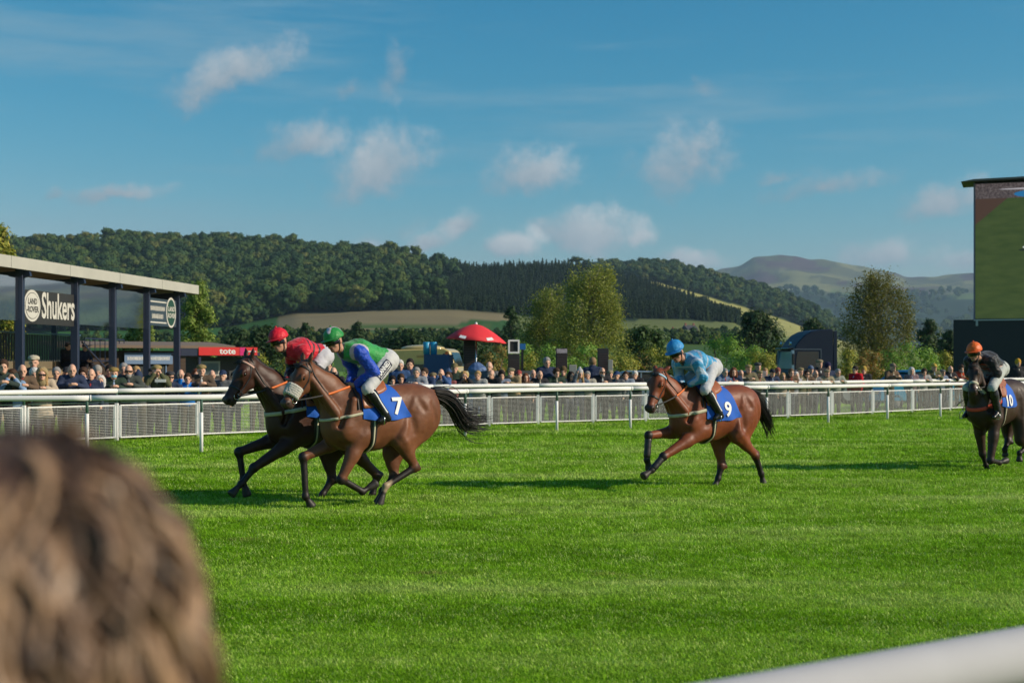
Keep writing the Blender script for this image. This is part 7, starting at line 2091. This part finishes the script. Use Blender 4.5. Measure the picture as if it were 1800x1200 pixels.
    for i in range(5):
        w = i / 4.0; row = []
        for j in range(15):
            a = R(-78 + 156 * j / 14); ex = 0.008 + 0.060 * w * math.cos(a) ** 0.8 if math.cos(a) > 0 else 0.008
            row.append(Vector(hc + fdir * ((0.140 + ex) * math.cos(a)) + rt * ((0.119 + ex * 0.7) * math.sin(a)) + up * (-0.014 - 0.012 * w * math.cos(a) + 0.012 * math.cos(a))))
        rows.append(row)
    pk.sheet(rows); po = pk.build('peak', plain('peak_silk', S['peak'], 0.45, vary=0.1), hm, True)
    md = po.modifiers.new('thick', 'SOLIDIFY'); md.thickness = 0.009
    MB().ball(hc + up * 0.142 - fdir * 0.01, 0.014, 8, 6).build('button', po.data.materials[0], hm, True)
    # goggles on the face, strap, chin strap
    bvh_b = bvh_of(bpy.data.objects[root.children[0].name].data)
    gg = MB(); rows = []
    for i in range(13):
        a = R(-72 + 144 * i / 12); d = Vector(fdir * math.cos(a) + rt * math.sin(a)); row = []
        for z in (-0.034, -0.014, 0.010, 0.024): row.append(skin(bvh_b, Vector(head + up * (z + 0.004)), d, 0.012, 0.3))
        rows.append(row)
    gg.sheet(rows); go = gg.build('goggles', M_goggle, root, True); md = go.modifiers.new('thick', 'SOLIDIFY'); md.thickness = 0.012
    cs = []
    for i in range(13):
        a = R(-95 + 190 * i / 12); d = Vector(rt * math.sin(a) - up * math.cos(a)); cs.append(skin(bvh_b, Vector(head + fdir * 0.02), d, 0.006, 0.3))
    strap(cs, 0.02, 0.006, Vector(fdir)).build('chin_strap', M_strap, root, True)
    return root

def jpose(fr, hd, neck, chest, pelvis, shL, elL, wrL, haL, hipL, knL, anL, toL, over=None, lat=None):
    """Joints from where the photograph shows the near side; the far side mirrors it."""
    L = {'sh': 0.19, 'el': 0.25, 'wr': 0.09, 'ha': 0.05, 'hip': 0.11, 'kn': 0.27, 'an': 0.31, 'to': 0.32}
    if lat: L.update(lat)
    J = {'head': fr.loc(*hd, 0.0), 'neck': fr.loc(*neck, 0.0), 'chest': fr.loc(*chest, 0.0), 'pelvis': fr.loc(*pelvis, 0.0)}
    for k, p in (('sh', shL), ('el', elL), ('wr', wrL), ('ha', haL), ('hip', hipL), ('kn', knL), ('an', anL), ('to', toL)):
        q = fr.loc(*p, L[k]); J[k + 'L'] = q; J[k + 'R'] = Vector((q.x, -q.y, q.z))
    for k, v in (over or {}).items(): J[k] = v
    return J

def pattern_solid(c): return lambda V, L, J: np.tile(V3(c), (len(V), 1))

def silks_green(V, L, J):
    C = np.tile(V3((0.03, 0.30, 0.06)), (len(V), 1)); wh = V3((0.52, 0.46, 0.50))
    C[L == 3] = (0.008, 0.065, 0.48)
    for s in 'LR':                                        # pale seams round the armholes
        c = V3(J['sh' + s]); d = np.linalg.norm(V - c, axis=1); lat = np.abs(V[:, 1] - c[1])
        C[(L == 2) & (d > 0.085) & (d < 0.125)] = wh
    sp = unit(V3(J['chest']) - V3(J['pelvis'])); t = (V - V3(J['pelvis'])) @ sp
    C[(L == 2) & (np.abs(V[:, 1]) < 0.028) & (t < 0.40)] = wh
    C[L == 6] = (0.03, 0.05, 0.06)
    return C

def silks_red(V, L, J):
    C = np.tile(V3((0.62, 0.010, 0.028)), (len(V), 1)); bl = V3((0.016, 0.012, 0.018))
    sp = unit(V3(J['chest']) - V3(J['pelvis'])); t = (V - V3(J['pelvis'])) @ sp
    w = t + 0.25 * np.abs(V[:, 1])
    for a, b in ((0.17, 0.20), (0.26, 0.29), (0.36, 0.385)): C[(L == 2) & (w > a) & (w < b)] = bl
    for s in 'LR':
        a, b = V3(J['sh' + s]), V3(J['el' + s]); u = ((V - a) @ (b - a)) / ((b - a) @ (b - a))
        C[(L == 3) & (u > 0.62) & (u < 0.92)] = bl
    C[L == 6] = bl
    return C

def silks_blue(V, L, J):
    C = np.tile(V3((0.035, 0.30, 0.55)), (len(V), 1)); wh = V3((0.42, 0.54, 0.68))
    n = np.array([mnoise.noise(Vector(p) * 5.0) for p in V])
    for s in 'LR':
        a, b = V3(J['sh' + s]), V3(J['el' + s]); u = ((V - a) @ (b - a)) / ((b - a) @ (b - a))
        C[(L == 3) & (u < 0.75)] = wh
        a, b = V3(J['el' + s]), V3(J['wr' + s]); u2 = ((V - a) @ (b - a)) / ((b - a) @ (b - a))
        C[(L == 3) & (u2 > 0.05) & (np.sin(u2 * 16) > 0.1)] = V3((0.035, 0.30, 0.55))
    sp = unit(V3(J['chest']) - V3(J['pelvis'])); t = (V - V3(J['pelvis'])) @ sp
    C[(L == 2) & (np.sin(t * 52) > 0.72)] = wh * 0.8
    C[L == 6] = (0.02, 0.03, 0.05)
    return C

def silks_black(V, L, J):
    C = np.tile(V3((0.014, 0.014, 0.018)), (len(V), 1)); og = V3((0.50, 0.08, 0.02))
    sp = unit(V3(J['chest']) - V3(J['pelvis'])); t = (V - V3(J['pelvis'])) @ sp
    nv = unit(np.cross(sp, (0, 1, 0)))
    front = (V - V3(J['chest'])) @ V3((0.5, 0, -0.85))
    C[(L == 2) & (front > 0.06) & (np.sin(t * 60) > 0.5)] = og
    return C

def cap_plain(c, stripe=None):
    def f(V, q):
        C = np.tile(V3(c), (len(V), 1))
        if stripe is not None: C[(np.abs(q[:, 1]) < 0.020)] = stripe
        return C
    return f
def cap_star(V, q):
    C = np.tile(V3((0.022, 0.24, 0.05)), (len(V), 1)); r = np.hypot(q[:, 0], q[:, 1]); a = np.arctan2(q[:, 1], q[:, 0])
    C[r < 0.050 + 0.075 * np.maximum(0, np.cos(a * 3.0 - 0.9))] = (0.58, 0.50, 0.54)
    return C
def cap_band(c, band_c):
    def f(V, q):
        C = np.tile(V3(c), (len(V), 1)); C[q[:, 2] < -0.005] = band_c
        return C
    return f
def cap_red(V, q):
    C = np.tile(V3((0.60, 0.010, 0.026)), (len(V), 1)); C[(q[:, 0] > 0.06) & (np.abs(q[:, 1] + 0.05) < 0.012)] = (0.03, 0.012, 0.02)
    return C

J7 = jpose(f7, (588, 600), (604, 619), (630, 617), (679, 634), (632, 619), (657, 653), (627, 675), (616, 678), (680, 636), (646, 684), (676, 727), (667, 740))
J2 = jpose(f2, (491, 600), (505, 617), (528, 614), (566, 626), (534, 617), (545, 648), (516, 668), (506, 670), (567, 628), (541, 676), (572, 722), (563, 736))
J9 = jpose(f9, (1189, 619), (1203, 634), (1222, 635), (1250, 646), (1224, 638), (1236, 663), (1213, 675), (1205, 677), (1250, 648), (1240, 686), (1263, 724), (1257, 735))
J0 = jpose(f0, (1713, 620), (1722, 632), (1735, 633), (1755, 648), (1742, 634), (1753, 656), (1738, 668), (1730, 669), (1758, 650), (1744, 682), (1753, 721), (1747, 733))
for k_ in ('hip', 'kn', 'an', 'to'): J0[k_ + 'R'] = Vector((J0[k_ + 'R'].x, J0[k_ + 'R'].y * .62, J0[k_ + 'R'].z))
JOCKEYS = [
    (dict(J=J7, face=(0.86, 0.42, -0.26), silks=silks_green, cap=cap_star, peak=(0.02, 0.20, 0.045), seed=1, panel='PLANNED', breeches=(0.50, 0.50, 0.50), boot_stripe=1,
          label='jockey in green and blue silks riding the number 7 horse'), H7),
    (dict(J=J2, face=(0.86, 0.44, -0.24), silks=silks_red, cap=cap_red, peak=(0.55, 0.010, 0.026), seed=2, breeches=(0.50, 0.50, 0.53),
          label='jockey in red silks with black hoops and red cap'), H2),
    (dict(J=J9, face=(0.86, 0.36, -0.40), silks=silks_blue, cap=cap_plain((0.03, 0.25, 0.55)), peak=(0.025, 0.20, 0.48), seed=3, gloves=True, boot_stripe=1, breeches=(0.48, 0.49, 0.52),
          label='jockey in pale blue silks riding the number 9 horse'), H9),
    (dict(J=J0, face=(0.95, 0.10, -0.22), silks=silks_black, cap=cap_band((0.72, 0.13, 0.015), (0.66, 0.09, 0.012)), peak=(0.66, 0.09, 0.012), seed=4, gloves=True, breeches=(0.40, 0.43, 0.40),
          label='jockey in black silks with orange cap at the right edge'), H0)]
# ------------------------------------------------------------------ the race
for S in HORSES: make_horse(S)
for S, H in JOCKEYS: make_jockey(S, H)
def whip(label, fr, a, b, lat_a, lat_b, grip):
    p, q = fr.loc(*a, lat_a), fr.loc(*b, lat_b)
    P = fr.o + fr.h * p.x + fr.l * p.y + Vector((0, 0, p.z)); Q = fr.o + fr.h * q.x + fr.l * q.y + Vector((0, 0, q.z))
    r_ = empty('riding_whip', P); tag(r_, label, 'whip', 'riding whips')
    MB().tube([(0, 0, 0), (Q - P) * .3], [.011, .010], 8).build('grip', grip, r_, True)
    MB().tube([(Q - P) * .3, (Q - P) * .9, (Q - P)], [.007, .005, .010], 6).build('shaft', M_whip, r_, True)
whip('brown whip held by the jockey in red', f2, (507, 667), (462, 677), -0.02, -0.12, M_leather_tan)
whip('black whip held forward by the jockey in black silks', f0, (1736, 668), (1682, 712), -0.08, -0.30, M_whip)
# ------------------------------------------------------------------ standing grass of the course
def blade_mat():
    m, nt, b = mat_new('grass_blade')
    oi = nt.nodes.new('ShaderNodeObjectInfo'); geo = nt.nodes.new('ShaderNodeNewGeometry')
    g1 = noise_n(nt, scaled(nt, geo.outputs['Position'], (0.16, 0.55, 1)), 1.0, 4, 0.6)
    g1 = math_n(nt, 'ADD', math_n(nt, 'MULTIPLY', g1, 0.55), math_n(nt, 'MULTIPLY', noise_n(nt, scaled(nt, geo.outputs['Position'], (0.035, 0.42, 1)), 1.0, 3, 0.5, 0.3), 0.45))
    c = ramp(nt, g1, [(0.40, (0.170, 0.370, 0.008)), (0.48, (0.240, 0.470, 0.018)), (0.54, (0.310, 0.530, 0.045)), (0.61, (0.440, 0.600, 0.130))])
    dry = math_n(nt, 'MULTIPLY', math_n(nt, 'GREATER_THAN', oi.outputs['Random'], 0.88), 0.6)                     # scattered pale, dry tufts
    c = mixc(nt, dry, c, (0.50, 0.54, 0.20))
    wear = noise_n(nt, scaled(nt, geo.outputs['Position'], (0.5, 1.3, 1)), 1.0, 5, 0.7)
    c = mixc(nt, math_n(nt, 'MULTIPLY_ADD', wear, 7.0, -4.35, True), c, (0.30, 0.27, 0.085))                          # hoof-worn patches
    k = math_n(nt, 'MULTIPLY_ADD', oi.outputs['Random'], 1.0, 0.50)
    v = nt.nodes.new('ShaderNodeVectorMath'); v.operation = 'SCALE'; nt.links.new(c, v.inputs[0]); nt.links.new(k, v.inputs['Scale'])
    nt.links.new(v.outputs[0], b.inputs['Base Color']); sock(b, 'Roughness', 0.6); sock(b, 'Specular IOR Level', 0.12)
    tr = nt.nodes.new('ShaderNodeBsdfTranslucent'); nt.links.new(v.outputs[0], tr.inputs[0]); mx = nt.nodes.new('ShaderNodeMixShader'); mx.inputs[0].default_value = 0.35
    nt.links.new(b.outputs[0], mx.inputs[1]); nt.links.new(tr.outputs[0], mx.inputs[2])
    out = [n for n in nt.nodes if n.type == 'OUTPUT_MATERIAL'][0]; nt.links.new(mx.outputs[0], out.inputs[0])
    return m
M_blade = blade_mat()
libg = bpy.data.collections.new('turf_library')
for i in range(5):
    r = random.Random(90 + i); m = MB()
    for k in range(30):
        x, y = r.gauss(0, .045), r.gauss(0, .045); a = r.uniform(0, 6.283); h_ = r.uniform(.018, .042); w = r.uniform(.0022, .0042); ln = r.uniform(.005, .04)
        dx, dy = math.cos(a), math.sin(a); sx2, sy2 = -dy * w, dx * w
        m.add([(x - sx2, y - sy2, -.005), (x + sx2, y + sy2, -.005), (x + dx * ln * .4 + sx2 * .8, y + dy * ln * .4 + sy2 * .8, h_ * .65), (x + dx * ln * .4 - sx2 * .8, y + dy * ln * .4 - sy2 * .8, h_ * .65), (x + dx * ln, y + dy * ln, h_)],
              [(0, 1, 2, 3), (3, 2, 4)])
    o = bpy.data.objects.new('turf_tuft', m.mesh('turf_tuft')); o.data.materials.append(M_blade); libg.objects.link(o)
gr = np.random.default_rng(12); NT = 225000
dd_ = 1.0 / gr.uniform(1 / 62.0, 1 / 6.6, NT)                          # even cover in the picture: density falls off with distance
xx_ = gr.uniform(-1.0, 1.0, NT) * (0.40 * dd_ + 3.5)
sz_ = np.clip(0.75 + 0.055 * (dd_ - 7.4), .75, 2.6) * gr.uniform(.7, 1.3, NT)
gpts = [Vector((x, y, 0)) for x, y in zip(xx_, dd_)]
go_ = wood('grass', gpts, sz_, libg, 'mown green racecourse grass in the foreground')
go_['category'] = 'grass'
# ------------------------------------------------------------------ autumn haze
hz_m = bpy.data.materials.new('thin_haze'); hz_m.use_nodes = True; hz_m.node_tree.nodes.clear()
ho_ = hz_m.node_tree.nodes.new('ShaderNodeOutputMaterial'); hv = hz_m.node_tree.nodes.new('ShaderNodeVolumePrincipled')
hv.inputs['Color'].default_value = (0.55, 0.80, 1.0, 1); hv.inputs['Density'].default_value = 0.000072; hv.inputs['Anisotropy'].default_value = 0.1
hz_m.node_tree.links.new(hv.outputs[0], ho_.inputs['Volume'])
HZ = MB().box((0, 5000, 299), (15000, 10400, 600)).build('haze', hz_m); tag(HZ, 'thin bluish autumn haze over the valley', 'haze', kind='stuff')
